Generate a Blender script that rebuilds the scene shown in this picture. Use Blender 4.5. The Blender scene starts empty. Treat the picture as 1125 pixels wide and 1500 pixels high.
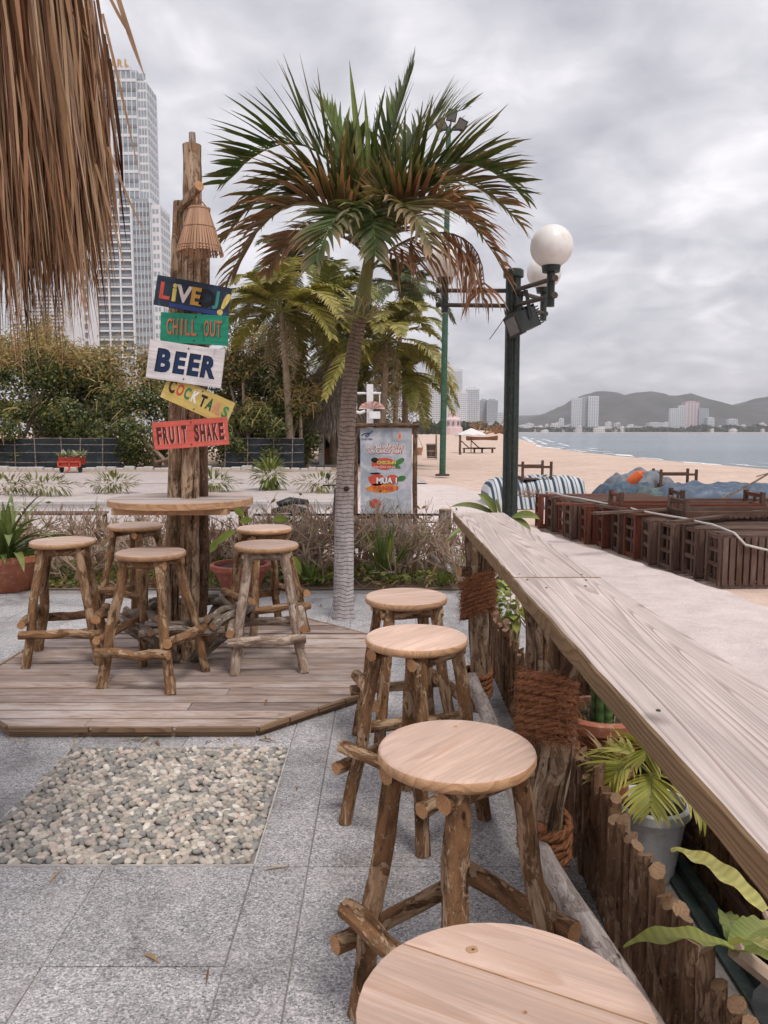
import bpy, math, random
from math import sin, cos, pi, radians, sqrt, atan2, exp
from mathutils import Vector as V, Matrix, noise, Quaternion

R = random.Random(11)
SC = bpy.context.scene
COL = SC.collection

# ------------------------------------------------------------------ camera
CAMH, FPX, PITCH = 1.6, 1150.0, math.atan(118 / 1150.0)
cam_data = bpy.data.cameras.new('camera')
cam_data.sensor_fit = 'HORIZONTAL'
cam_data.sensor_width = 36.0
cam_data.lens = 36.0 * FPX / 1125.0
cam_data.clip_start = 0.05
cam_data.clip_end = 20000
cam = bpy.data.objects.new('camera', cam_data)
COL.objects.link(cam)
cam.location = (0, 0, CAMH)
cam.rotation_euler = (pi / 2 - PITCH, 0, 0)
SC.camera = cam

# ------------------------------------------------------------------ world, sun, exposure
SUN_EL, SUN_AZ = radians(60), radians(150)      # azimuth measured clockwise from +Y
world = bpy.data.worlds.new('World')
SC.world = world
world.use_nodes = True
wn = world.node_tree
wn.nodes.clear()


def wnode(t, **kw):
    n = wn.nodes.new(t)
    for k, v in kw.items():
        setattr(n, k, v)
    return n


def wmath(op, a, b=None, clamp=False):
    n = wnode('ShaderNodeMath', operation=op, use_clamp=clamp)
    for i, x in enumerate((a, b)):
        if x is None:
            continue
        if hasattr(x, 'is_output'):
            wn.links.new(x, n.inputs[i])
        else:
            n.inputs[i].default_value = x
    return n.outputs[0]


w_out = wnode('ShaderNodeOutputWorld')
sky = wnode('ShaderNodeTexSky', sky_type='NISHITA', sun_disc=False)
sky.sun_elevation, sky.sun_rotation = SUN_EL, SUN_AZ
sky.air_density, sky.dust_density = 1.0, 3.0
w_tc = wnode('ShaderNodeTexCoord')
w_sep = wnode('ShaderNodeSeparateXYZ')
wn.links.new(w_tc.outputs['Generated'], w_sep.inputs[0])
zz = wmath('ADD', wmath('MAXIMUM', w_sep.outputs[2], 0.0), 0.30)
w_cmb = wnode('ShaderNodeCombineXYZ')
wn.links.new(wmath('DIVIDE', w_sep.outputs[0], zz), w_cmb.inputs[0])
wn.links.new(wmath('DIVIDE', w_sep.outputs[1], zz), w_cmb.inputs[1])
cl1 = wnode('ShaderNodeTexNoise')
cl1.inputs['Scale'].default_value = 2.1
cl1.inputs['Detail'].default_value = 9
cl1.inputs['Roughness'].default_value = 0.52
cl1.inputs['Distortion'].default_value = 0.35
wn.links.new(w_cmb.outputs[0], cl1.inputs['Vector'])
cl2 = wnode('ShaderNodeTexNoise')
cl2.inputs['Scale'].default_value = 6.5
cl2.inputs['Detail'].default_value = 6
cl2.inputs['Distortion'].default_value = 0.6
wn.links.new(w_cmb.outputs[0], cl2.inputs['Vector'])
clsum = wmath('ADD', wmath('MULTIPLY', cl1.outputs[0], 0.68), wmath('MULTIPLY', cl2.outputs[0], 0.32))
ramp = wnode('ShaderNodeValToRGB')
e = ramp.color_ramp.elements
e[0].position, e[0].color = 0.36, (0.405, 0.405, 0.455, 1)
e[1].position, e[1].color = 0.63, (0.86, 0.84, 0.87, 1)
e2 = ramp.color_ramp.elements.new(0.46)
e2.color = (0.525, 0.52, 0.565, 1)
e3 = ramp.color_ramp.elements.new(0.54)
e3.color = (0.65, 0.64, 0.68, 1)
wn.links.new(clsum, ramp.inputs[0])
bg_sky = wnode('ShaderNodeBackground')
bg_sky.inputs[1].default_value = 0.05
wn.links.new(sky.outputs[0], bg_sky.inputs[0])
bg_cl = wnode('ShaderNodeBackground')
bg_cl.inputs[1].default_value = 0.93
wn.links.new(ramp.outputs[0], bg_cl.inputs[0])
w_mix = wnode('ShaderNodeMixShader')
w_mix.inputs[0].default_value = 0.93
wn.links.new(bg_sky.outputs[0], w_mix.inputs[1])
wn.links.new(bg_cl.outputs[0], w_mix.inputs[2])
wn.links.new(w_mix.outputs[0], w_out.inputs[0])

sun_data = bpy.data.lights.new('sun', 'SUN')
sun_data.energy = 1.5
sun_data.angle = radians(16)
sun_data.color = (1.0, 0.955, 0.90)
sun = bpy.data.objects.new('sun', sun_data)
COL.objects.link(sun)
sdir = V((sin(SUN_AZ) * cos(SUN_EL), cos(SUN_AZ) * cos(SUN_EL), sin(SUN_EL)))
sun.rotation_euler = sdir.to_track_quat('Z', 'Y').to_euler()
sun.location = sdir * 40

SC.render.engine = 'CYCLES'
SC.cycles.use_denoising = True
SC.cycles.max_bounces = 5
SC.cycles.use_adaptive_sampling = True
SC.cycles.adaptive_threshold = 0.02
SC.cycles.volume_bounces = 0
SC.cycles.diffuse_bounces = 2
SC.cycles.glossy_bounces = 2
SC.cycles.transmission_bounces = 3
SC.cycles.transparent_max_bounces = 6
SC.cycles.caustics_reflective = False
SC.cycles.caustics_refractive = False
SC.view_settings.view_transform = 'Standard'
SC.view_settings.look = 'None'
SC.view_settings.gamma = 1.0
SC.view_settings.exposure = 0.53
SC.view_settings.use_curve_mapping = False

# ------------------------------------------------------------------ placing helpers
_F = V((0, cos(PITCH), -sin(PITCH)))
_U = V((0, sin(PITCH), cos(PITCH)))
_C = V((0, 0, CAMH))


def ray(px, py):
    return _F + V((1, 0, 0)) * ((px - 562.5) / FPX) + _U * ((750 - py) / FPX)


def G(px, py, z=0.0):
    d = ray(px, py)
    return _C + d * ((z - CAMH) / d.z)


def at(px, py, y):
    d = ray(px, py)
    return _C + d * (y / d.y)


def nz(x, y=0.0, z=0.0):
    return noise.noise(V((x, y, z)))


# ------------------------------------------------------------------ mesh builder
ORG = {}


class MB:
    def __init__(s):
        s.v, s.f, s.tc, s.col, s.mi = [], [], [], [], []

    def add(s, vs, fs, tcs=None, col=(1, 1, 1), mi=0):
        b = len(s.v)
        s.v.extend(vs)
        s.tc.extend(tcs if tcs else vs)
        if isinstance(col, list):
            s.col.extend(col)
        else:
            s.col.extend([col] * len(vs))
        for i, f in enumerate(fs):
            s.f.append(tuple(k + b for k in f))
            s.mi.append(mi[i] if isinstance(mi, list) else mi)

    def box(s, c, size, rot=None, col=(1, 1, 1), grain=0, mi=0, off=None):
        """box centred at c; grain = local axis that becomes tc.z"""
        hx, hy, hz = size[0] / 2, size[1] / 2, size[2] / 2
        L = [V((x, y, z)) for x in (-hx, hx) for y in (-hy, hy) for z in (-hz, hz)]
        o = off if off is not None else V((R.random() * 9, R.random() * 9, R.random() * 9))
        M = rot.to_matrix() if rot is not None and not isinstance(rot, Matrix) else rot
        vs = [(M @ p if M else p) + V(c) for p in L]
        perm = {0: (1, 2, 0), 1: (0, 2, 1), 2: (0, 1, 2)}[grain]
        tcs = [V((p[perm[0]], p[perm[1]], p[perm[2]])) + o for p in L]
        fs = [(0, 1, 3, 2), (4, 6, 7, 5), (0, 4, 5, 1), (2, 3, 7, 6), (0, 2, 6, 4), (1, 5, 7, 3)]
        s.add(vs, fs, tcs, col, mi)

    def bar(s, p0, p1, w, h, col=(1, 1, 1), mi=0, up=V((0, 0, 1))):
        """rectangular bar between two points, grain along it"""
        p0, p1 = V(p0), V(p1)
        d = p1 - p0
        z = d.normalized()
        x = up.cross(z)
        if x.length < 1e-4:
            x = V((1, 0, 0)).cross(z)
        x.normalize()
        y = z.cross(x)
        M = Matrix((x, y, z)).transposed()
        s.box((p0 + p1) / 2, (w, h, d.length), M, col, 2, mi)

    def tube(s, pts, rad, segs=8, cap=True, rough=0.0, seed=0.0, col=(1, 1, 1), mi=0, capmi=None, squash=1.0):
        pts = [V(p) for p in pts]
        n = len(pts)
        if not isinstance(rad, (list, tuple)):
            rad = [rad] * n
        t = (pts[1] - pts[0]).normalized()
        x = t.orthogonal().normalized()
        vs, tcs, fs, mis = [], [], [], []
        L = 0.0
        for i, p in enumerate(pts):
            if i > 0:
                L += (p - pts[i - 1]).length
            tt = (pts[min(i + 1, n - 1)] - pts[max(i - 1, 0)])
            if tt.length > 1e-9:
                q = t.rotation_difference(tt.normalized())
                x = (q @ x).normalized()
                t = tt.normalized()
            y = t.cross(x)
            for k in range(segs):
                a = 2 * pi * k / segs
                r = rad[i]
                if rough:
                    r *= 1 + rough * noise.noise(V((cos(a) * 1.3 + seed * 7.1, sin(a) * 1.3, L * 7 + seed)))
                vs.append(p + x * (cos(a) * r) + y * (sin(a) * r * squash))
                tcs.append(V((cos(a) * rad[i] + seed, sin(a) * rad[i], L)))
        for i in range(n - 1):
            for k in range(segs):
                k2 = (k + 1) % segs
                fs.append((i * segs + k, i * segs + k2, (i + 1) * segs + k2, (i + 1) * segs + k))
                mis.append(mi)
        if cap:
            cm = mi if capmi is None else capmi
            for e, rev in ((0, True), (n - 1, False)):
                b = len(vs)
                vs.append(pts[e])
                tcs.append(V((seed, 0, L * (e > 0))))
                for k in range(segs):
                    k2 = (k + 1) % segs
                    a, c = e * segs + k, e * segs + k2
                    fs.append((c, a, b) if rev else (a, c, b))
                    mis.append(cm)
        s.add(vs, fs, tcs, col, mis)

    def log(s, p0, p1, r0, r1=None, bend=0.01, rough=0.16, segs=9, step=0.07, seed=None, mi=0, capmi=1, col=(1, 1, 1)):
        p0, p1 = V(p0), V(p1)
        r1 = r0 if r1 is None else r1
        seed = R.random() * 50 if seed is None else seed
        Ln = (p1 - p0).length
        n = max(3, int(Ln / step) + 1)
        d = (p1 - p0).normalized()
        a = d.orthogonal().normalized()
        b = d.cross(a)
        pts, rs = [], []
        for i in range(n):
            t = i / (n - 1)
            w = bend * sin(pi * t) if n > 3 else 0
            pts.append(p0.lerp(p1, t) + a * (w * nz(seed, t * 2.5) * 2) + b * (w * nz(seed + 9, t * 2.5) * 2))
            rs.append((r0 + (r1 - r0) * t) * (1 + rough * 0.45 * nz(seed * 1.7, t * Ln * 9)))
        s.tube(pts, rs, segs, True, rough, seed, col, mi, capmi)

    def lathe(s, prof, c, segs=20, col=(1, 1, 1), mi=0, rough=0.0, close=False):
        c = V(c)
        vs, fs = [], []
        n = len(prof)
        for i, (r, z) in enumerate(prof):
            for k in range(segs):
                a = 2 * pi * k / segs
                rr = r * (1 + rough * nz(cos(a) + c.x, sin(a) + c.y, z * 3)) if rough else r
                vs.append(c + V((cos(a) * rr, sin(a) * rr, z)))
        for i in range(n - 1):
            for k in range(segs):
                k2 = (k + 1) % segs
                fs.append((i * segs + k, i * segs + k2, (i + 1) * segs + k2, (i + 1) * segs + k))
        if prof[0][0] > 1e-6:
            fs.append(tuple(range(segs - 1, -1, -1)))
        if prof[-1][0] > 1e-6 and not close:
            fs.append(tuple((n - 1) * segs + k for k in range(segs)))
        s.add(vs, fs, None, col, mi)

    def prism(s, poly, z0, z1, bev=0.004, grain_dir=(1, 0), mi=0, smi=None, M=None, off=None, col=(1, 1, 1), rag=0.0):
        """convex counter-clockwise polygon extruded from z0 to z1 with a bevelled top edge"""
        smi = mi if smi is None else smi
        n = len(poly)
        P = [V((p[0], p[1])) for p in poly]
        ins = []
        for i in range(n):
            a, b, c = P[i - 1], P[i], P[(i + 1) % n]
            e1, e2 = (b - a), (c - b)
            if e1.length < 1e-9 or e2.length < 1e-9:
                ins.append(b.copy())
                continue
            e1.normalize()
            e2.normalize()
            n1, n2 = V((-e1.y, e1.x)), V((-e2.y, e2.x))
            m = n1 + n2
            if m.length < 1e-6:
                m = n1
            m.normalize()
            ins.append(b + m * (bev / max(0.35, m.dot(n1))))
        o = off if off is not None else V((R.random() * 9, R.random() * 9, R.random() * 9))
        gd = V(grain_dir).normalized()
        gn = V((-gd.y, gd.x))
        rows = [(P, z0), (P, z1 - bev), (ins, z1)]
        vs, tcs, fs, ms = [], [], [], []
        for pts, z in rows:
            for p in pts:
                v = V((p.x, p.y, z))
                tcs.append(V((p.dot(gn), z, p.dot(gd))) + o)
                vs.append(M @ v if M else v)
        for r in range(2):
            for i in range(n):
                j = (i + 1) % n
                fs.append((r * n + i, r * n + j, (r + 1) * n + j, (r + 1) * n + i))
                ms.append(smi)
        fs.append(tuple(2 * n + i for i in range(n)))
        ms.append(mi)
        fs.append(tuple(range(n - 1, -1, -1)))
        ms.append(smi)
        s.add(vs, fs, tcs, col, ms)

    def disc(s, poly, prof, grain_dir=(1, 0), mi=0, smi=1):
        """rounded slab: prof = [(inset, z), ...] from the bottom up; the last ring is the flat top"""
        n = len(poly)
        o = V((R.random() * 9, R.random() * 9, R.random() * 9))
        gd = V(grain_dir).normalized()
        gn = V((-gd.y, gd.x))
        rr = max(V(p).length for p in poly)
        vs, tcs, fs, ms = [], [], [], []
        for ins, z in prof:
            k = (rr - ins) / rr
            for p in poly:
                q = V((p[0] * k, p[1] * k))
                vs.append(V((q.x, q.y, z)))
                tcs.append(V((q.dot(gn), z, q.dot(gd))) + o)
        for r in range(len(prof) - 1):
            for i in range(n):
                j = (i + 1) % n
                fs.append((r * n + i, r * n + j, (r + 1) * n + j, (r + 1) * n + i))
                ms.append(mi if r >= len(prof) - 3 else smi)
        fs.append(tuple((len(prof) - 1) * n + i for i in range(n)))
        ms.append(mi)
        fs.append(tuple(range(n - 1, -1, -1)))
        ms.append(smi)
        s.add(vs, fs, tcs, (1, 1, 1), ms)

    def strip(s, pts, widths, side, col=(1, 1, 1), col2=None, fold=0.0):
        """leaf-like ribbon through pts; side = width direction (or list)"""
        n = len(pts)
        vs, cols, fs = [], [], []
        for i, p in enumerate(pts):
            sd = side[i] if isinstance(side, list) else side
            w = widths[i] / 2
            vs += [p - sd * w, p + sd * w]
            if col2 is not None:
                t = (i / (n - 1)) ** 1.9
                cc = tuple(col[k] + (col2[k] - col[k]) * t for k in range(3))
            else:
                cc = col
            cols += [cc, cc]
        for i in range(n - 1):
            fs.append((2 * i, 2 * i + 1, 2 * i + 3, 2 * i + 2))
        s.add(vs, fs, None, cols)

    def mesh(s, name, mats, smooth=False, origin=V((0, 0, 0))):
        me = bpy.data.meshes.new(name)
        me.from_pydata([tuple(V(p) - origin) for p in s.v], [], s.f)
        a = me.attributes.new('tc', 'FLOAT_VECTOR', 'POINT')
        a.data.foreach_set('vector', [c for p in s.tc for c in p])
        if any(c != (1, 1, 1) for c in s.col):
            a = me.attributes.new('col', 'FLOAT_COLOR', 'POINT')
            a.data.foreach_set('color', [c for p in s.col for c in (p[0], p[1], p[2], 1.0)])
        if not isinstance(mats, (list, tuple)):
            mats = [mats]
        for m in mats:
            me.materials.append(m)
        if len(mats) > 1:
            me.polygons.foreach_set('material_index', [min(i, len(mats) - 1) for i in s.mi])
        if smooth:
            me.polygons.foreach_set('use_smooth', [True] * len(me.polygons))
            if smooth == 'auto':
                try:
                    me.set_sharp_from_angle(angle=radians(42))
                except Exception:
                    pass
        me.update()
        return me

    def build(s, name, mats, parent=None, smooth=False, stuff=False):
        if parent is not None:
            org = ORG[parent.name]
        else:
            xs = [p[0] for p in s.v]
            ys = [p[1] for p in s.v]
            zs = [p[2] for p in s.v]
            org = V(((min(xs) + max(xs)) / 2, (min(ys) + max(ys)) / 2, min(zs)))
        o = bpy.data.objects.new(name, s.mesh(name, mats, smooth, org))
        COL.objects.link(o)
        if parent is not None:
            o.parent = parent
        else:
            o.location = org
        ORG[o.name] = org
        if stuff:
            o['kind'] = 'stuff'
        return o


def tag(o, label, cat, group=None):
    o['label'] = label
    o['category'] = cat
    if group:
        o['group'] = group
    return o


def thing(name, label, cat, loc=(0, 0, 0), group=None):
    o = bpy.data.objects.new(name, None)
    o.empty_display_size = 0.1
    COL.objects.link(o)
    o.location = loc
    ORG[o.name] = V(loc)
    return tag(o, label, cat, group)


def struct(o):
    o['kind'] = 'structure'
    return o


def put(name, me, parent, loc, rot=(0, 0, 0), scale=(1, 1, 1)):
    """one object on shared mesh data, location given in world space"""
    o = bpy.data.objects.new(name, me)
    COL.objects.link(o)
    if parent is not None:
        o.parent = parent
        o.location = V(loc) - ORG[parent.name]
    else:
        o.location = loc
    o.rotation_euler = rot
    o.scale = scale
    ORG[o.name] = V(loc)
    return o


def copy_tree(src, loc=None, rotz=None, label=None, parent=None, scale=None):
    c = src.copy()
    COL.objects.link(c)
    c.parent = parent
    if loc is not None:
        c.location = loc
    if rotz is not None:
        c.rotation_euler = (src.rotation_euler[0], src.rotation_euler[1], rotz)
    if scale is not None:
        c.scale = (scale, scale, scale) if not isinstance(scale, tuple) else scale
    if label:
        c['label'] = label
    for ch in list(src.children):
        copy_tree(ch, parent=c)
    return c


def clip(poly, a, b, c):
    """keep the part of a convex polygon where a*x + b*y <= c"""
    out = []
    n = len(poly)
    for i in range(n):
        p, q = poly[i], poly[(i + 1) % n]
        dp, dq = a * p[0] + b * p[1] - c, a * q[0] + b * q[1] - c
        if dp <= 0:
            out.append(p)
        if (dp < 0 < dq) or (dq < 0 < dp):
            t = dp / (dp - dq)
            out.append((p[0] + (q[0] - p[0]) * t, p[1] + (q[1] - p[1]) * t))
    return out


def bez(P, t):
    P = [V(p) for p in P]
    while len(P) > 1:
        P = [P[i].lerp(P[i + 1], t) for i in range(len(P) - 1)]
    return P[0]

# ------------------------------------------------------------------ materials
class NT:
    def __init__(s, name, rough=0.8, spec=0.3):
        s.m = bpy.data.materials.new(name)
        s.m.use_nodes = True
        s.t = s.m.node_tree
        s.b = s.t.nodes['Principled BSDF']
        s.b.inputs['Roughness'].default_value = rough
        s.b.inputs['Specular IOR Level'].default_value = spec

    def n(s, t, ins=None, **kw):
        nd = s.t.nodes.new(t)
        for k, v in kw.items():
            setattr(nd, k, v)
        for k, v in (ins or {}).items():
            if hasattr(v, 'is_output'):
                s.t.links.new(v, nd.inputs[k])
            else:
                nd.inputs[k].default_value = v
        return nd

    def attr(s, name, out='Vector'):
        return s.n('ShaderNodeAttribute', attribute_name=name).outputs[out]

    def obj(s):
        return s.n('ShaderNodeTexCoord').outputs['Object']

    def world(s):
        return s.n('ShaderNodeNewGeometry').outputs['Position']

    def rnd(s):
        return s.n('ShaderNodeObjectInfo').outputs['Random']

    def scale(s, vec, sc):
        return s.n('ShaderNodeVectorMath', {0: vec, 1: sc}, operation='MULTIPLY').outputs[0]

    def offs(s, vec, val, k=37.0):
        c = s.n('ShaderNodeVectorMath', {0: (k, k * 0.7, k * 1.3), 'Scale': val}, operation='SCALE').outputs[0]
        return s.n('ShaderNodeVectorMath', {0: vec, 1: c}, operation='ADD').outputs[0]

    def noise(s, vec, sc, det=4, rough=0.55, dist=0.0):
        return s.n('ShaderNodeTexNoise', {'Vector': vec, 'Scale': sc, 'Detail': det, 'Roughness': rough, 'Distortion': dist}).outputs[0]

    def vor(s, vec, sc, feature='F1', out='Distance'):
        return s.n('ShaderNodeTexVoronoi', {'Vector': vec, 'Scale': sc}, feature=feature).outputs[out]

    def ramp(s, fac, stops, interp='LINEAR'):
        nd = s.n('ShaderNodeValToRGB', {0: fac})
        cr = nd.color_ramp
        cr.interpolation = interp
        while len(cr.elements) < len(stops):
            cr.elements.new(0.5)
        for e, (p, c) in zip(cr.elements, stops):
            e.position = p
            e.color = (c[0], c[1], c[2], 1) if not isinstance(c, (int, float)) else (c, c, c, 1)
        return nd.outputs[0]

    def mix(s, fac, a, b, mode='MIX'):
        nd = s.n('ShaderNodeMix', data_type='RGBA', blend_type=mode)
        for idx, v in ((0, fac), (6, a), (7, b)):
            if hasattr(v, 'is_output'):
                s.t.links.new(v, nd.inputs[idx])
            elif idx == 0:
                nd.inputs[idx].default_value = v
            else:
                nd.inputs[idx].default_value = (v[0], v[1], v[2], 1)
        return nd.outputs[2]

    def math(s, op, a, b=0.0, clamp=False):
        return s.n('ShaderNodeMath', {0: a, 1: b}, operation=op, use_clamp=clamp).outputs[0]

    def color(s, c):
        if hasattr(c, 'is_output'):
            s.t.links.new(c, s.b.inputs['Base Color'])
        else:
            s.b.inputs['Base Color'].default_value = (c[0], c[1], c[2], 1)
        return s

    def rough(s, r):
        s.t.links.new(r, s.b.inputs['Roughness'])
        return s

    def bump(s, h, strength=0.4, dist=0.01):
        nd = s.n('ShaderNodeBump', {'Height': h, 'Strength': strength, 'Distance': dist})
        s.t.links.new(nd.outputs[0], s.b.inputs['Normal'])
        return s


def plain(name, c, rough=0.7, var=0.12, sc=6.0, spec=0.3, metal=0.0, bump=0.1, dirt=None):
    k = NT(name, rough, spec)
    p = k.obj()
    n1 = k.noise(p, sc, 5)
    f = k.ramp(n1, [(0.3, 1 - var), (0.7, 1 + var)])
    col = k.mix(1.0, c, f, 'MULTIPLY')
    if dirt:
        col = k.mix(k.ramp(k.noise(p, sc * 2.7, 6, 0.65), [(0.52, 0.0), (0.68, 0.8)]), col, dirt)
    k.color(col)
    k.b.inputs['Metallic'].default_value = metal
    if bump:
        k.bump(k.noise(p, sc * 6, 4), bump, 0.01)
    return k.m


def bark(name, dark, mid, pale, amt=0.5, sc=1.0, fissure=0.0):
    k = NT(name, 0.85, 0.2)
    tc = k.offs(k.attr('tc'), k.rnd())
    a = k.noise(k.scale(tc, (26 * sc, 26 * sc, 6 * sc)), 1.0, 6, 0.62, 0.5)
    fib = k.noise(k.scale(tc, (150 * sc, 150 * sc, 9 * sc)), 1.0, 3)
    big = k.noise(k.scale(tc, (17, 17, 6.5)), 1.0, 6, 0.68, 0.9)
    fleck = k.noise(k.scale(tc, (62, 62, 34)), 1.0, 5, 0.7, 0.5)
    col = k.ramp(a, [(0.30, dark), (0.47, mid), (0.60, tuple(x * 1.45 for x in mid)), (0.70, mid)])
    patch = k.ramp(big, [(0.57 - 0.14 * amt, 0.0), (0.60 - 0.12 * amt, 1.0)])
    pc = k.mix(1.0, pale, k.ramp(fib, [(0.3, 0.70), (0.7, 1.2)]), 'MULTIPLY')
    pc = k.mix(k.ramp(a, [(0.40, 0.55), (0.55, 0.0)]), pc, mid)
    col = k.mix(patch, col, pc)
    col = k.mix(k.ramp(fleck, [(0.60, 0.0), (0.66, 0.75)]), col, tuple(min(0.7, x * 1.15) for x in pale))
    col = k.mix(k.ramp(fleck, [(0.30, 0.85), (0.37, 0.0)]), col, tuple(x * 0.6 for x in dark))
    spot = k.ramp(k.vor(k.scale(tc, (20, 20, 9)), 1.0), [(0.07, 1.0), (0.13, 0.0)])
    col = k.mix(k.math('MULTIPLY', spot, 0.8), col, tuple(x * 0.4 for x in dark))
    if fissure:
        fs = k.ramp(k.noise(k.scale(tc, (46, 46, 2.0)), 1.0, 4, 0.55, 0.3), [(0.36, 1.0), (0.43, 0.0)])
        col = k.mix(k.math('MULTIPLY', fs, fissure), col, tuple(x * 0.45 for x in dark))
    k.color(col)
    h = k.math('ADD', k.math('MULTIPLY', a, 0.9), k.math('MULTIPLY', fib, 0.25))
    h = k.math('SUBTRACT', h, k.math('MULTIPLY', patch, 0.4))
    h = k.math('ADD', h, k.math('MULTIPLY', fleck, 0.5))
    k.bump(h, 0.9, 0.012)
    return k.m


def wood(name, c_light, c_dark, grain=30.0, ring=1.0, rough=0.7, wear=None, bump=0.3, knots=True, seed_by_object=True, along=1.6, contrast=0.8, tonev=0.15):
    k = NT(name, rough, 0.25)
    tc = k.attr('tc')
    if seed_by_object:
        tc = k.offs(tc, k.rnd())
    low = k.noise(k.scale(tc, (5.0 * ring, 3.0 * ring, 0.34 * along / 1.6)), 1.0, 2.0, 0.4, 0.15)
    fr = k.math('FRACT', k.math('MULTIPLY', low, grain))
    lines = k.ramp(fr, [(0.0, 0.0), (0.5, 0.15), (0.86, 1.0), (0.95, 1.0), (1.0, 0.0)])
    fine = k.noise(k.scale(tc, (260, 260, 6 * along)), 1.0, 3, 0.6)
    med = k.noise(k.scale(tc, (42, 42, 1.5 * along)), 1.0, 3, 0.6)
    lf = k.math('MULTIPLY', lines, k.ramp(med, [(0.32, 0.15), (0.66, 1.0)]))
    col = k.mix(k.math('MULTIPLY', lf, contrast), c_light, c_dark)
    col = k.mix(1.0, col, k.ramp(med, [(0.25, 0.80), (0.5, 1.0), (0.75, 1.12)]), 'MULTIPLY')
    col = k.mix(1.0, col, k.ramp(fine, [(0.25, 0.85), (0.75, 1.12)]), 'MULTIPLY')
    col = k.mix(1.0, col, k.ramp(k.noise(k.scale(tc, (7, 7, 1.6)), 1.0, 4, 0.6), [(0.3, 0.82), (0.7, 1.12)]), 'MULTIPLY')
    if knots:
        kd = k.n('ShaderNodeVectorMath', {0: k.scale(tc, (4.2, 1.6, 2.6)), 1: k.scale(k.n('ShaderNodeTexNoise', {'Vector': tc, 'Scale': 9.0}).outputs['Color'], (0.25, 0.25, 0.25))}, operation='ADD').outputs[0]
        kn = k.vor(kd, 1.0)
        kf = k.ramp(kn, [(0.03, 1.0), (0.075, 0.55), (0.12, 0.0)])
        col = k.mix(k.math('MULTIPLY', kf, 0.62), col, tuple(x * 0.42 for x in c_dark))
    if wear:
        wf = k.ramp(k.noise(k.scale(tc, (9, 9, 3)), 1.0, 6, 0.65), [(0.46, 0.0), (0.66, 0.9)])
        col = k.mix(wf, col, wear)
    tone = k.ramp(k.rnd(), [(0.0, 1 - tonev), (1.0, 1 + tonev * 0.8)])
    col = k.mix(1.0, col, tone, 'MULTIPLY')
    k.color(col)
    k.bump(k.math('ADD', lines, k.math('MULTIPLY', fine, 0.5)), bump, 0.006)
    return k.m


def leafmat(name, trans=0.25, rough=0.5, spec=0.35):
    """colour comes from the per-leaf 'col' attribute"""
    k = NT(name, rough, spec)
    c = k.attr('col', 'Color')
    n1 = k.ramp(k.noise(k.obj(), 9.0, 3), [(0.3, 0.8), (0.7, 1.2)])
    col = k.mix(1.0, c, n1, 'MULTIPLY')
    k.color(col)
    tr = k.n('ShaderNodeBsdfTranslucent', {'Color': k.mix(1.0, col, (1.25, 1.3, 0.7), 'MULTIPLY')})
    mx = k.n('ShaderNodeMixShader', {0: trans, 1: k.b.outputs[0], 2: tr.outputs[0]})
    k.t.links.new(mx.outputs[0], k.t.nodes['Material Output'].inputs['Surface'])
    return k.m


def paint(name, c, under=(0.2, 0.14, 0.1), wear=0.35, streak=(9, 9, 2.0), rough=0.65):
    """brushed paint over wood with worn places and a grain that shows through"""
    k = NT(name, rough, 0.3)
    tc = k.offs(k.attr('tc'), k.rnd())
    br = k.noise(k.scale(tc, (60, 60, 5)), 1.0, 3)
    col = k.mix(1.0, c, k.ramp(br, [(0.3, 0.82), (0.7, 1.15)]), 'MULTIPLY')
    col = k.mix(1.0, col, k.ramp(k.noise(tc, 7.0, 4), [(0.3, 0.84), (0.7, 1.14)]), 'MULTIPLY')
    w = k.ramp(k.noise(k.scale(tc, streak), 2.0, 7, 0.68), [(0.66 - 0.12 * wear, 0.0), (0.74 - 0.1 * wear, 0.75)])
    col = k.mix(w, col, under)
    k.color(col)
    k.bump(br, 0.25, 0.003)
    return k.m


def granite():
    k = NT('granite', 0.62, 0.35)
    p = k.world()
    o = k.offs(p, k.rnd(), 5.0)
    v1 = k.n('ShaderNodeTexVoronoi', {'Vector': o, 'Scale': 205.0}).outputs['Color']
    v1 = k.n('ShaderNodeSeparateColor', {0: v1}).outputs[0]
    v2 = k.n('ShaderNodeTexVoronoi', {'Vector': k.scale(o, (1.0, 1.6, 1.0)), 'Scale': 112.0}).outputs['Color']
    v2 = k.n('ShaderNodeSeparateColor', {0: v2}).outputs[1]
    fine = k.noise(o, 420.0, 2)
    col = k.ramp(v1, [(0.0, (0.16, 0.157, 0.162)), (0.16, (0.27, 0.262, 0.268)), (0.55, (0.37, 0.356, 0.362)), (0.85, (0.49, 0.468, 0.472)), (1.0, (0.68, 0.655, 0.645))])
    col = k.mix(k.ramp(v2, [(0.84, 0.0), (0.92, 0.55)]), col, (0.70, 0.67, 0.66))
    col = k.mix(k.ramp(v2, [(0.06, 0.55), (0.14, 0.0)]), col, (0.09, 0.09, 0.095))
    col = k.mix(1.0, col, k.ramp(fine, [(0.3, 0.8), (0.7, 1.2)]), 'MULTIPLY')
    stain = k.noise(p, 2.1, 8, 0.68, 0.6)
    col = k.mix(1.0, col, k.ramp(stain, [(0.32, (0.62, 0.60, 0.58)), (0.5, (1.0, 1.0, 1.0)), (0.7, (1.18, 1.14, 1.14))]), 'MULTIPLY')
    dust = k.ramp(k.noise(p, 5.0, 8, 0.7), [(0.52, 0.0), (0.72, 0.4)])
    col = k.mix(dust, col, (0.54, 0.49, 0.46))
    col = k.mix(1.0, col, k.ramp(k.rnd(), [(0, 0.90), (1, 1.10)]), 'MULTIPLY')
    k.color(col)
    k.bump(k.math('ADD', v1, fine), 0.25, 0.002)
    return k.m


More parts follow.
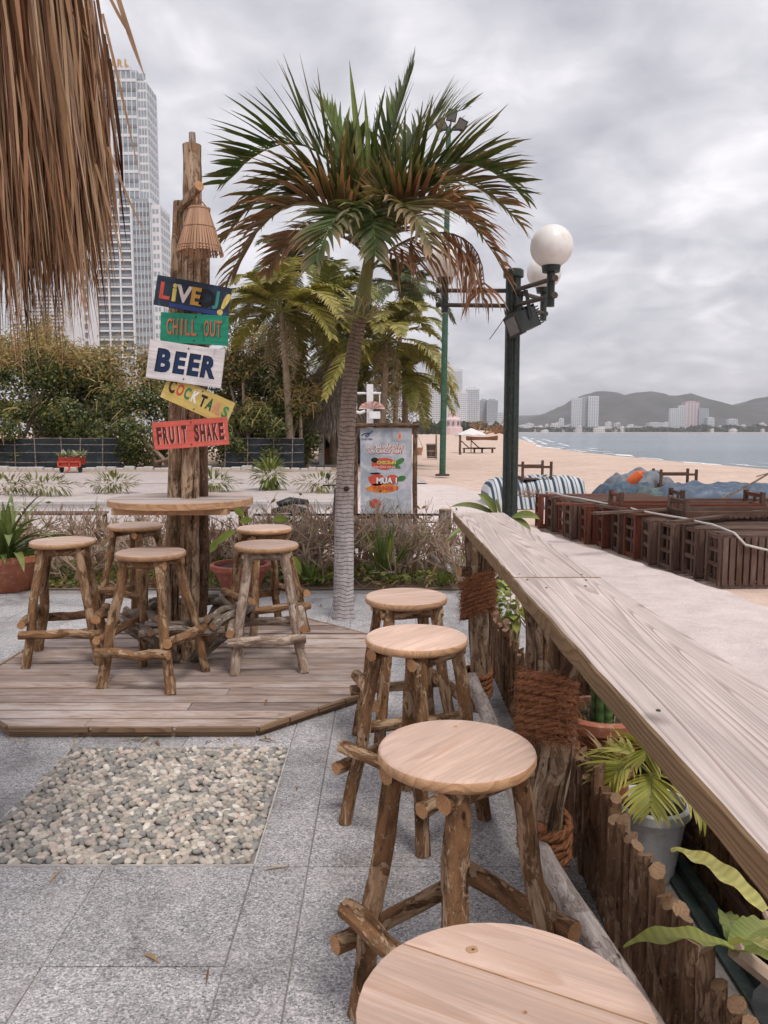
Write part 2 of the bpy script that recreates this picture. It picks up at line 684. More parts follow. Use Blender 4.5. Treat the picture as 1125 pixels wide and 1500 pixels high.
def sandmat(name, a, b, rip=True):
    k = NT(name, 0.95, 0.1)
    p = k.world()
    n1 = k.noise(p, 0.35, 6, 0.6)
    n2 = k.noise(p, 3.0, 6, 0.65)
    n3 = k.noise(p, 60.0, 3)
    col = k.ramp(n1, [(0.3, a), (0.7, b)])
    col = k.mix(1.0, col, k.ramp(n2, [(0.3, 0.84), (0.7, 1.1)]), 'MULTIPLY')
    col = k.mix(1.0, col, k.ramp(n3, [(0.3, 0.88), (0.7, 1.1)]), 'MULTIPLY')
    k.color(col)
    h = k.math('ADD', k.math('MULTIPLY', n2, 1.0), k.math('MULTIPLY', n3, 0.12))
    if rip:
        dim = k.vor(p, 3.2, 'SMOOTH_F1')
        h = k.math('ADD', h, k.math('MULTIPLY', dim, 0.8))
    k.bump(h, 0.75, 0.05)
    return k.m


M = {}
M['bark'] = bark('bark_brown', (0.028, 0.014, 0.007), (0.185, 0.095, 0.046), (0.47, 0.315, 0.20), 0.55)
M['bark_table'] = bark('bark_stool_brown', (0.040, 0.020, 0.010), (0.205, 0.110, 0.055), (0.46, 0.31, 0.195), 0.42)
M['bark_pale'] = bark('bark_pale', (0.115, 0.075, 0.055), (0.27, 0.19, 0.14), (0.52, 0.41, 0.33), 0.62)
M['bark_post'] = bark('bark_post', (0.050, 0.028, 0.017), (0.215, 0.128, 0.074), (0.48, 0.345, 0.235), 0.75, 0.75, 0.85)
M['bark_birch'] = bark('bark_birch', (0.17, 0.12, 0.10), (0.46, 0.375, 0.33), (0.68, 0.59, 0.54), 0.9)
M['bark_grey'] = bark('bark_grey', (0.05, 0.040, 0.032), (0.17, 0.132, 0.104), (0.38, 0.31, 0.26), 0.5)
M['bark_dark'] = bark('bark_dark', (0.026, 0.015, 0.010), (0.105, 0.060, 0.037), (0.29, 0.195, 0.13), 0.33)
M['bark_stake'] = bark('bark_stake', (0.038, 0.021, 0.013), (0.165, 0.092, 0.052), (0.36, 0.235, 0.15), 0.40)
M['cut_stake'] = wood('cut_end_stake', (0.27, 0.165, 0.095), (0.14, 0.08, 0.045), 16, ring=6, knots=False)
M['cut'] = wood('cut_end', (0.50, 0.27, 0.13), (0.27, 0.13, 0.06), 16, ring=6, knots=False)
M['cut_pale'] = wood('cut_end_pale', (0.36, 0.225, 0.135), (0.19, 0.105, 0.06), 16, ring=6, knots=False)
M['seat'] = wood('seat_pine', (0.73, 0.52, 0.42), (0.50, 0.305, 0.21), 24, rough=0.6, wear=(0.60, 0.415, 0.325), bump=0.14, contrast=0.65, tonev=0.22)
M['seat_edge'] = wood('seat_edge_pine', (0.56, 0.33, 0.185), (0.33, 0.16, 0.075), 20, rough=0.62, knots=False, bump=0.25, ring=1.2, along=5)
M['seat_worn'] = wood('seat_worn', (0.60, 0.425, 0.34), (0.37, 0.235, 0.17), 26, rough=0.7, wear=(0.48, 0.375, 0.325), contrast=0.7)
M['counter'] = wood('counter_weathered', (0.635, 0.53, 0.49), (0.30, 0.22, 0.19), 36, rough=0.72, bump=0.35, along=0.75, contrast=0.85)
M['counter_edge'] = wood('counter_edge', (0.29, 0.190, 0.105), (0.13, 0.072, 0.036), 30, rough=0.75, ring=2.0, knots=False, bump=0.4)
M['tabletop'] = wood('tabletop_weathered', (0.52, 0.415, 0.37), (0.28, 0.195, 0.155), 26, rough=0.7, wear=(0.48, 0.43, 0.42))
M['deck'] = wood('deck_plank', (0.42, 0.315, 0.265), (0.185, 0.115, 0.085), 26, rough=0.8, wear=(0.52, 0.44, 0.41), bump=0.4, ring=1.6, tonev=0.30)
M['deck_edge'] = wood('deck_fascia', (0.27, 0.17, 0.105), (0.10, 0.055, 0.032), 26, rough=0.8, bump=0.4, ring=2)
M['slat_red'] = wood('slat_red_brown', (0.185, 0.058, 0.034), (0.060, 0.020, 0.014), 20, ring=3, rough=0.7, bump=0.3)
M['slat_dark'] = wood('slat_dark_brown', (0.105, 0.056, 0.038), (0.034, 0.019, 0.014), 20, ring=3, rough=0.75, wear=(0.14, 0.092, 0.07), bump=0.3)
M['slat_grey'] = wood('slat_grey_brown', (0.135, 0.080, 0.060), (0.048, 0.029, 0.022), 20, ring=3, rough=0.8, wear=(0.185, 0.125, 0.10), bump=0.3)
M['bamboo'] = wood('bamboo_strip', (0.46, 0.265, 0.165), (0.25, 0.13, 0.075), 16, ring=6, knots=False, rough=0.55)
M['granite'] = granite()
M['sand'] = sandmat('beach_sand', (0.575, 0.425, 0.345), (0.70, 0.54, 0.45))
M['earth'] = sandmat('bed_earth', (0.16, 0.115, 0.08), (0.30, 0.22, 0.16), False)
M['dirt'] = sandmat('dirt_strip', (0.36, 0.255, 0.19), (0.47, 0.35, 0.27), False)
M['concrete'] = sandmat('path_concrete', (0.60, 0.505, 0.475), (0.70, 0.60, 0.57), False)
M['road'] = sandmat('road_concrete', (0.46, 0.395, 0.375), (0.54, 0.47, 0.44), False)
M['mortar'] = plain('mortar', (0.27, 0.245, 0.23), 0.95, 0.25, 30)
M['soil'] = plain('potting_soil', (0.055, 0.038, 0.027), 0.95, 0.4, 40, bump=0.6)
M['white_wall'] = plain('white_plaster', (0.72, 0.69, 0.68), 0.85, 0.08, 3, dirt=(0.45, 0.40, 0.37))
M['stone'] = plain('kerb_stone', (0.50, 0.47, 0.45), 0.9, 0.15, 9, bump=0.3)
M['terracotta'] = plain('terracotta', (0.36, 0.125, 0.07), 0.75, 0.16, 8, dirt=(0.45, 0.27, 0.20), bump=0.15)
M['terracotta_red'] = plain('terracotta_red', (0.28, 0.075, 0.05), 0.7, 0.16, 8, dirt=(0.33, 0.17, 0.13), bump=0.15)
M['white_plastic'] = plain('white_plastic', (0.74, 0.74, 0.76), 0.4, 0.06, 8, dirt=(0.55, 0.52, 0.47), bump=0.03)
M['globe'] = plain('globe_plastic', (0.80, 0.775, 0.75), 0.35, 0.04, 3, 0.5, bump=0.0, dirt=(0.70, 0.62, 0.53))
M['iron_green'] = plain('cast_iron_green', (0.012, 0.022, 0.017), 0.42, 0.4, 14, 0.5, dirt=(0.06, 0.07, 0.06), bump=0.25)
M['iron_rust'] = plain('iron_rust', (0.055, 0.042, 0.032), 0.6, 0.4, 16, 0.4, dirt=(0.17, 0.095, 0.06), bump=0.3)
M['iron_black'] = plain('wrought_iron', (0.016, 0.016, 0.017), 0.55, 0.3, 20, 0.4, bump=0.15)
M['black_metal'] = plain('black_housing', (0.017, 0.018, 0.018), 0.45, 0.3, 20, 0.5, bump=0.15)
M['pole_green'] = plain('pole_green_paint', (0.030, 0.095, 0.062), 0.55, 0.25, 5, dirt=(0.16, 0.15, 0.10))
M['channel'] = plain('green_grey_channel', (0.05, 0.075, 0.07), 0.5, 0.3, 12, 0.4, dirt=(0.14, 0.13, 0.11))
M['lens'] = plain('lamp_glass', (0.16, 0.16, 0.155), 0.15, 0.1, 8, 0.6, bump=0.0)
M['leaf'] = leafmat('leaf_green', 0.25)
M['leaf_thick'] = leafmat('leaf_thick', 0.10, 0.4, 0.5)
M['straw'] = leafmat('straw', 0.16, 0.75, 0.15)
M['twig'] = plain('twig_bark', (0.40, 0.295, 0.22), 0.9, 0.3, 14)
M['twig_red'] = plain('twig_red', (0.29, 0.18, 0.125), 0.9, 0.3, 14)
M['coir'] = leafmat('coir_fibre', 0.1, 0.9, 0.1)


def ropemat(name, a, b):
    k = NT(name, 0.9, 0.15)
    tc = k.attr('tc')
    n1 = k.noise(k.scale(tc, (160, 160, 40)), 1.0, 4)
    k.color(k.ramp(n1, [(0.3, a), (0.7, b)]))
    k.bump(n1, 0.8, 0.006)
    return k.m


M['rope'] = ropemat('coir_rope', (0.14, 0.052, 0.024), (0.42, 0.185, 0.09))
M['rope_white'] = ropemat('white_rope', (0.42, 0.40, 0.37), (0.66, 0.64, 0.60))


def trunkmat():
    k = NT('palm_trunk', 0.9, 0.2)
    tc = k.attr('tc')
    sx = k.n('ShaderNodeSeparateXYZ', {0: tc}).outputs[2]
    wob = k.math('MULTIPLY', k.noise(k.scale(tc, (9, 9, 4)), 1.0, 4), 0.075)
    z = k.math('ADD', sx, wob)
    ring = k.math('FRACT', k.math('MULTIPLY', z, 29.0))
    line = k.ramp(ring, [(0.0, 1.0), (0.16, 0.0), (0.88, 0.0), (1.0, 1.0)])
    n1 = k.noise(k.scale(tc, (26, 26, 12)), 1.0, 6, 0.65)
    up = k.ramp(k.math('MULTIPLY', sx, 0.42), [(0.32, (0.47, 0.42, 0.42)), (0.60, (0.36, 0.285, 0.24)), (0.92, (0.19, 0.135, 0.095))])
    col = k.mix(1.0, up, k.ramp(n1, [(0.3, 0.68), (0.72, 1.25)]), 'MULTIPLY')
    brk = k.ramp(k.noise(k.scale(tc, (16, 16, 30)), 1.0, 4), [(0.42, 0.05), (0.64, 0.8)])
    col = k.mix(k.math('MULTIPLY', line, brk), col, (0.065, 0.05, 0.042))
    k.color(col)
    k.bump(k.math('SUBTRACT', k.math('MULTIPLY', n1, 0.4), line), 0.8, 0.012)
    return k.m


M['palm_trunk'] = trunkmat()
M['far_trunk'] = plain('far_palm_trunk', (0.27, 0.20, 0.145), 0.9, 0.3, 4)
M['thatch'] = wood('thatch_roof', (0.36, 0.30, 0.25), (0.17, 0.13, 0.105), 30, knots=False, rough=0.95, bump=0.8)


def pebblemat(joined):
    k = NT('pebble_joined' if joined else 'pebble_single', 0.6, 0.3)
    c = k.attr('col', 'Color') if joined else k.n('ShaderNodeObjectInfo').outputs['Color']
    p = k.world()
    col = k.mix(1.0, c, k.ramp(k.noise(p, 120.0, 4), [(0.3, 0.82), (0.7, 1.15)]), 'MULTIPLY')
    col = k.mix(k.ramp(k.noise(p, 30.0, 5), [(0.56, 0.0), (0.75, 0.45)]), col, (0.42, 0.37, 0.31))
    k.color(col)
    return k.m


M['pebble'] = pebblemat(False)
M['pebble_j'] = pebblemat(True)


def seamat():
    k = NT('sea_water', 0.16, 0.5)
    p = k.world()
    b1 = k.noise(k.scale(p, (0.10, 0.32, 1)), 1.0, 6, 0.6)
    b2 = k.noise(k.scale(p, (0.9, 2.2, 1)), 1.0, 4, 0.6)
    col = k.ramp(k.noise(k.scale(p, (0.004, 0.02, 1)), 1.0, 4), [(0.35, (0.14, 0.185, 0.215)), (0.65, (0.21, 0.255, 0.285))])
    k.color(col)
    k.bump(k.math('ADD', b1, k.math('MULTIPLY', b2, 0.3)), 1.0, 0.9)
    return k.m


M['sea'] = seamat()
M['foam'] = plain('sea_foam', (0.80, 0.80, 0.80), 0.8, 0.1, 2)


def hillmat():
    k = NT('hill_scrub', 0.95, 0.1)
    p = k.world()
    n1 = k.noise(k.scale(p, (0.006, 0.006, 0.012)), 1.0, 9, 0.65)
    k.color(k.ramp(n1, [(0.3, (0.05, 0.054, 0.052)), (0.55, (0.098, 0.096, 0.092)), (0.75, (0.165, 0.148, 0.135))]))
    return k.m


M['hill'] = hillmat()
M['tower_white'] = plain('tower_white', (0.66, 0.66, 0.68), 0.8, 0.06, 0.2, bump=0)
M['tower_grey'] = plain('tower_grey', (0.42, 0.43, 0.46), 0.8, 0.08, 0.2, bump=0)
M['tower_pink'] = plain('tower_pink', (0.56, 0.40, 0.42), 0.8, 0.06, 0.2, bump=0)
M['tower_glass'] = plain('tower_glass', (0.29, 0.33, 0.355), 0.18, 0.22, 0.25, 0.6, bump=0)
M['tower_window'] = plain('tower_window', (0.15, 0.165, 0.185), 0.2, 0.35, 0.3, 0.6, bump=0)
M['spandrel'] = plain('tower_spandrel', (0.20, 0.21, 0.23), 0.5, 0.15, 0.3, bump=0)
M['gold'] = plain('gold_letters', (0.50, 0.30, 0.12), 0.4, 0.1, 1, bump=0)
M['house_white'] = plain('house_white', (0.68, 0.67, 0.68), 0.85, 0.12, 0.05, bump=0)


def flat(name, c, rough=0.7, **kw):
    return plain(name, c, rough, 0.07, 10, bump=0.03, **kw)

# ------------------------------------------------------------------ ground, sea, hills
SEA_Z = -1.5


def shore_x(y):
    if y < 160:
        return 31 + 2.5 * nz(y * 0.02, 3.3) + 0.7 * nz(y * 0.11, 8.0)
    if y < 700:
        return 31 + (y - 160) * 0.165
    return 120 + (y - 700) * 0.12


def sstep(a, b, x):
    t = max(0.0, min(1.0, (x - a) / (b - a)))
    return t * t * (3 - 2 * t)


def ground_z(x, y):
    if y > 2150:
        return -0.3
    d = shore_x(y) - x
    z = -0.05 - 1.75 * (1 - sstep(-2, 17, d)) - 2.5 * (1 - sstep(-45, -2, d))
    if x > 2.0 and 5 < y < 400 and d > 0:
        z += 0.05 * nz(x * 0.5, y * 0.5) + 0.02 * nz(x * 2.1, y * 2.1) - 0.03
        z += 0.45 * exp(-((d - 15) / 4.0) ** 2) * sstep(50, 110, y)          # berm above the tide line
        z += 2.1 * exp(-((x - 26) / 9.0) ** 2 - ((y - 190) / 22.0) ** 2)      # pile of dug sand
        z += 1.5 * exp(-((x - 22) / 5.0) ** 2 - ((y - 150) / 10.0) ** 2)
    return z


def axis(lo, mid, hi, s0, g):
    a = [mid]
    s = s0
    while a[-1] < hi:
        a.append(a[-1] + s)
        s *= g
    b = [mid]
    s = s0
    while b[-1] > lo:
        b.append(b[-1] - s)
        s *= g
    return sorted(set(a + b))


gx = axis(-4000, 6, 5000, 0.55, 1.045)
gy = axis(-60, 8, 7000, 0.45, 1.035)
mb = MB()
nx = len(gx)
mb.add([V((x, y, ground_z(x, y))) for y in gy for x in gx],
       [(j * nx + i, j * nx + i + 1, (j + 1) * nx + i + 1, (j + 1) * nx + i) for j in range(len(gy) - 1) for i in range(nx - 1)])
struct(mb.build('beach_ground', M['sand'], smooth=True))

mb = MB()
mb.add([V((18, -60, SEA_Z)), V((6000, -60, SEA_Z)), V((6000, 2300, SEA_Z)), V((18, 2300, SEA_Z))], [(0, 1, 2, 3)])
struct(mb.build('sea', M['sea']))

# broken lines of foam where the ripples run out
for row, (off, wd) in enumerate(((-0.6, 0.5), (-3.2, 0.35), (-7.0, 0.3))):
    mb = MB()
    y = 35.0
    while y < 420:
        ln = R.uniform(4, 16) * (1 + y / 200)
        if nz(y * 0.07, row * 5.0) > (-0.25 if row == 0 else 0.05):
            n = 10
            L, Rr = [], []
            for i in range(n + 1):
                yy = y + ln * i / n
                xx = shore_x(yy) - off + 0.5 * nz(yy * 0.3, row)
                w = wd * (0.3 + abs(nz(yy * 0.5, row + 4.0)) * 2) * sin(pi * (i + 0.2) / (n + 0.4)) * (1 + y / 120)
                zf = max(SEA_Z, ground_z(xx, yy)) + 0.02
                L.append(V((xx - w, yy, zf)))
                Rr.append(V((xx + w, yy, zf)))
            mb.add(L + Rr, [(i, n + 1 + i, n + 2 + i, i + 1) for i in range(n)])
        y += ln * R.uniform(0.8, 1.5)
    o = mb.build('sea_foam', M['foam'])
    o['kind'] = 'stuff'


# hills across the bay
def hill(name, prof, y0, depth, seed):
    xs = [p[0] for p in prof]
    mbh = MB()
    nxh, nyh = 150, 22
    x0, x1 = xs[0], xs[-1]
    vs = []
    for j in range(nyh):
        t = j / (nyh - 1)
        yy = y0 + depth * t
        w = sin(pi * min(1, t * 1.0)) ** 0.8 if t < 0.5 else cos(pi * (t - 0.5)) ** 0.8
        for i in range(nxh):
            px = x0 + (x1 - x0) * i / (nxh - 1)
            for k in range(len(prof) - 1):
                if prof[k][0] <= px <= prof[k + 1][0]:
                    u = (px - prof[k][0]) / (prof[k + 1][0] - prof[k][0])
                    py = prof[k][1] + (prof[k + 1][1] - prof[k][1]) * (u * u * (3 - 2 * u))
                    break
            ymid = y0 + depth * 0.5
            top = at(px, py, ymid)
            x = top.x
            z = top.z * w
            z *= 1 + 0.16 * (1 - abs(2 * t - 1)) * 0 + 0.22 * nz(x * 0.006 + seed, yy * 0.006) * (1 - w * 0.75) + 0.02 * nz(x * 0.02, seed)
            vs.append(V((x, yy, max(z, 0) - 3)))
    mbh.add(vs, [(j * nxh + i, j * nxh + i + 1, (j + 1) * nxh + i + 1, (j + 1) * nxh + i) for j in range(nyh - 1) for i in range(nxh - 1)])
    return struct(mbh.build(name, M['hill'], smooth=True))


hill('hills', [(735, 631), (765, 618), (790, 608), (815, 601), (838, 590), (856, 580), (872, 572), (884, 577), (900, 583), (908, 584), (920, 577), (938, 574), (948, 580), (957, 588), (966, 582), (984, 578), (998, 584), (1012, 594), (1028, 601), (1045, 603), (1062, 598), (1080, 596), (1092, 592), (1108, 590), (1125, 582), (1180, 570), (1260, 584), (1400, 600), (1600, 628)], 2700, 1900, 1.0)
hill('hills', [(560, 629), (640, 620), (700, 612), (745, 609), (790, 608), (850, 612), (930, 616), (1000, 618), (1100, 631)], 4600, 1500, 4.0)

# ------------------------------------------------------------------ terrace paving
TER_X0, TER_X1, TER_Y0, TER_Y1 = -6.0, 1.16, -1.4, 7.85
mb = MB()
mb.box(((TER_X0 + TER_X1) / 2, (TER_Y0 + TER_Y1) / 2, -0.06), (TER_X1 - TER_X0, TER_Y1 - TER_Y0, 0.108))
paving = struct(mb.build('paving', M['mortar']))
PX0, PX1, PY0, PY1 = -1.58, -0.48, G(560, 1269)[1], G(560, 1096)[1]
XL = [TER_X0 + 0.04, -5.43, -4.88, -4.33, -3.78, -3.23, -2.68, -2.13, PX0, -1.03, PX1, -0.28, 0.27, 0.72, TER_X1]
dy = (PY1 - PY0) / 2
YL = [PY0 + dy * i for i in range(-8, 10)]
slab_cache = {}
for i in range(len(XL) - 1):
    for j in range(len(YL) - 1):
        x0, x1, y0, y1 = XL[i], XL[i + 1], YL[j], YL[j + 1]
        if y1 > TER_Y1:
            continue
        if x0 >= PX0 - 0.01 and x1 <= PX1 + 0.01 and y0 >= PY0 - 0.01 and y1 <= PY1 + 0.01:
            continue
        w, d = x1 - x0 - 0.0035, y1 - y0 - 0.0035
        key = (round(w, 3), round(d, 3))
        if key not in slab_cache:
            m2 = MB()
            m2.prism([(-w / 2, -d / 2), (w / 2, -d / 2), (w / 2, d / 2), (-w / 2, d / 2)], -0.02, 0, 0.0025)
            slab_cache[key] = m2.mesh('paving_slab', M['granite'])
        put('paving_slab', slab_cache[key], paving, ((x0 + x1) / 2, (y0 + y1) / 2, R.uniform(-0.0015, 0.0015)))

# pebble bed let into the paving
mb = MB()
mb.box(((PX0 + PX1) / 2, (PY0 + PY1) / 2, -0.008), (PX1 - PX0, PY1 - PY0, 0.012))
bed = struct(mb.build('pebble_bed', M['mortar']))
edge = MB()
for (a, b) in (((PX0, PY0), (PX1, PY0)), ((PX1, PY0), (PX1, PY1)), ((PX1, PY1), (PX0, PY1)), ((PX0, PY1), (PX0, PY0))):
    edge.bar((a[0], a[1], -0.002), (b[0], b[1], -0.002), 0.007, 0.016)
edge.build('edging_strip', M['stone'], bed)
PAL = [(0.40, 0.36, 0.315), (0.53, 0.465, 0.395), (0.29, 0.275, 0.26), (0.60, 0.53, 0.455), (0.25, 0.242, 0.23), (0.47, 0.385, 0.325), (0.55, 0.445, 0.385), (0.34, 0.315, 0.27), (0.66, 0.60, 0.53), (0.43, 0.38, 0.315), (0.30, 0.285, 0.265)]


def pebble_shape(seed):
    vs, fs = [V((0, 0, 1))], []
    S = 8
    for r, (rr, z) in enumerate(((0.62, 0.76), (0.99, 0.08), (0.72, -0.7))):
        for k in range(S):
            a = 2 * pi * k / S
            w = 1 + 0.22 * nz(cos(a) * 0.9 + seed * 3.1, sin(a) * 0.9, z * 0.6)
            vs.append(V((cos(a) * rr * w, sin(a) * rr * w, z)))
    vs.append(V((0, 0, -0.9)))
    for k in range(S):
        k2 = (k + 1) % S
        fs.append((0, 1 + k, 1 + k2))
        fs.append((1 + k, 1 + S + k, 1 + S + k2, 1 + k2))
        fs.append((1 + S + k, 1 + 2 * S + k, 1 + 2 * S + k2, 1 + S + k2))
        fs.append((1 + 2 * S + k, len(vs) - 1, 1 + 2 * S + k2))
    return vs, fs


shapes = [pebble_shape(i) for i in range(10)]
peb_me = []
for vs, fs in shapes:
    m2 = MB()
    m2.add(vs, fs)
    peb_me.append(m2.mesh('pebble', M['pebble'], smooth=True))
spots = []
st = 0.0288
nyp, nxp = int((PY1 - PY0 - 0.03) / (st * 0.86)), int((PX1 - PX0 - 0.03) / st)
for j in range(nyp + 1):
    for i in range(nxp + 1):
        x = PX0 + 0.018 + (i + 0.5 * (j % 2)) * st + R.uniform(-0.007, 0.007)
        y = PY0 + 0.018 + j * st * 0.86 + R.uniform(-0.007, 0.007)
        if x < PX1 - 0.014 and y < PY1 - 0.012 and R.random() > 0.06:
            big = 1.0 + 0.32 * (R.random() ** 2)
            spots.append((x, y, R.uniform(-0.002, 0.006), (0.0195 * R.uniform(0.7, 1.35) * big, 0.0142 * R.uniform(0.8, 1.2) * big, 0.0125 * R.uniform(0.7, 1.2)), R.uniform(0, pi), R.uniform(-0.35, 0.35), R.choice(PAL)))
vis = [s for s in spots if (s[0] / s[1]) > -562 / 1150.0 * 1.0]
vis.sort(key=lambda s: s[1] - s[3][0] * 12)
single = set(id(s) for s in vis[:300])
mb = MB()
for s in spots:
    k = R.randrange(10)
    sh = R.uniform(0.82, 1.15)
    c = tuple(x * sh for x in s[6])
    if id(s) in single:
        o = put('pebble', peb_me[k], bed, (s[0], s[1], s[2] + 0.004), (s[5], R.uniform(-0.25, 0.25), s[4]), s[3])
        o.color = (c[0], c[1], c[2], 1)
    else:
        vs, fs = shapes[k]
        rm = Matrix.Rotation(s[4], 3, 'Z') @ Matrix.Rotation(s[5], 3, 'X')
        mb.add([rm @ V((p.x * s[3][0], p.y * s[3][1], p.z * s[3][2])) + V((s[0], s[1], s[2] + 0.004)) for p in vs], fs, None, c)
mb.build('pebbles', M['pebble_j'], bed, smooth=True, stuff=True)

# ------------------------------------------------------------------ path, road and other flat grounds
def sheet(name, pts, z, m, sub=None):
    b = MB()
    b.add([V((p[0], p[1], z)) for p in pts], [tuple(range(len(pts)))])
    return struct(b.build(name, m))


edge_pts = [(4.4, -3), (3.9, 5.0), (3.5, 7.1), (3.36, 8.2), (3.12, 9.4), (2.78, 11), (2.5, 12.6), (2.38, 14.0), (2.4, 17), (2.6, 20.5), (2.0, 23.5), (0.2, 24.2)]
rag = []
for i in range(len(edge_pts) - 1):
    a, b = edge_pts[i], edge_pts[i + 1]
    for k in range(8):
        t = k / 8
        x, y = a[0] + (b[0] - a[0]) * t, a[1] + (b[1] - a[1]) * t
        rag.append((x + 0.09 * nz(x * 3, y * 3), y + 0.09 * nz(y * 3, x * 3 + 5)))
sheet('path', [(1.165, -3)] + rag + [(-0.6, 24.2), (-0.6, 9.7), (1.165, 9.7)], 0.005, M['concrete'])
sheet('forecourt', [(-60, 12.2), (-0.61, 12.2), (-0.61, 24.8), (-60, 24.8)], 0.003, M['road'])
sheet('road', [(-80, 22.5), (1.4, 24.3), (1.0, 31.2), (-80, 30.4)], 0.010, M['road'])
sheet('dirt_strip', [(-80, 29.5), (1.0, 30.3), (-1.0, 60), (-80, 60)], 0.005, M['dirt'])
sheet('planting_bed', [(-9, 7.86), (1.16, 7.86), (1.1, 9.69), (-9, 12.1)], 0.002, M['earth'])
sheet('planter_floor', [(0.79, 0.6), (1.11, 0.6), (1.11, 5.2), (0.79, 5.2)], 0.006, M['mortar'])

# ------------------------------------------------------------------ octagonal deck
DZ = 0.056
dxa, dxb = G(10, 1066, DZ)[0], G(375, 1069, DZ)[0]
dya = G(200, 1064, DZ)[1]
ch = 0.57
DW = 2.42
octo = [(dxa, dya), (dxb, dya), (dxb + ch, dya + ch), (dxb + ch, dya + DW - ch), (dxb, dya + DW), (dxa, dya + DW), (dxa - ch, dya + DW - ch), (dxa - ch, dya + ch)]
DCX, DCY = (dxa + dxb) / 2, dya + DW / 2
deck = thing('wooden_deck', 'low octagonal deck of weathered wooden planks under the tall bar table', 'deck', (DCX, DCY, 0))
pw = 0.127
k = 0
y = dya
while y < dya + DW - 0.02:
    y1 = min(y + pw, dya + DW)
    strip_poly = clip(clip(octo, 0, -1, -y), 0, 1, y1 - 0.021)
    if len(strip_poly) >= 3:
        xs = [p[0] for p in strip_poly]
        cuts = [min(xs)]
        if k % 2 == 0:
            cuts.append(min(xs) + (max(xs) - min(xs)) * R.uniform(0.2, 0.8))
        cuts.append(max(xs))
        for a, b in zip(cuts[:-1], cuts[1:]):
            pl = clip(clip(strip_poly, -1, 0, -(a + 0.0015)), 1, 0, b - 0.0015)
            if len(pl) >= 3:
                mb = MB()
                dz = R.uniform(-0.003, 0.003)
                mb.prism(pl, DZ - 0.024 + dz, DZ + dz, 0.004, (1, 0))
                mb.build('plank', M['deck'], deck)
    y = y1
    k += 1
for i in range(8):                                            # fascia boards and joists below
    a, b = V(octo[i]), V(octo[(i + 1) % 8])
    c = V((DCX, DCY))
    a2, b2 = a + (c - a) * 0.012, b + (c - b) * 0.012
    mb = MB()
    mb.bar((a2.x, a2.y, 0.0155), (b2.x, b2.y, 0.0155), 0.022, 0.028)
    mb.build('fascia_board', M['deck_edge'], deck)
    n_seg = 4 if i in (1, 3, 5, 7) else 3
    for q in range(n_seg):
        p = a.lerp(b, (q + 0.02) / n_seg)
        r = a.lerp(b, (q + 0.98) / n_seg)
        out = (p + r) / 2 - c
        out.normalize()
        mb = MB()
        mb.bar((p.x + out.x * 0.012, p.y + out.y * 0.012, 0.044 + R.uniform(-.002, .002)), (r.x + out.x * 0.012, r.y + out.y * 0.012, 0.045 + R.uniform(-.002, .002)), 0.022, 0.023)
        mb.build('edge_trim', M['deck_edge'], deck)

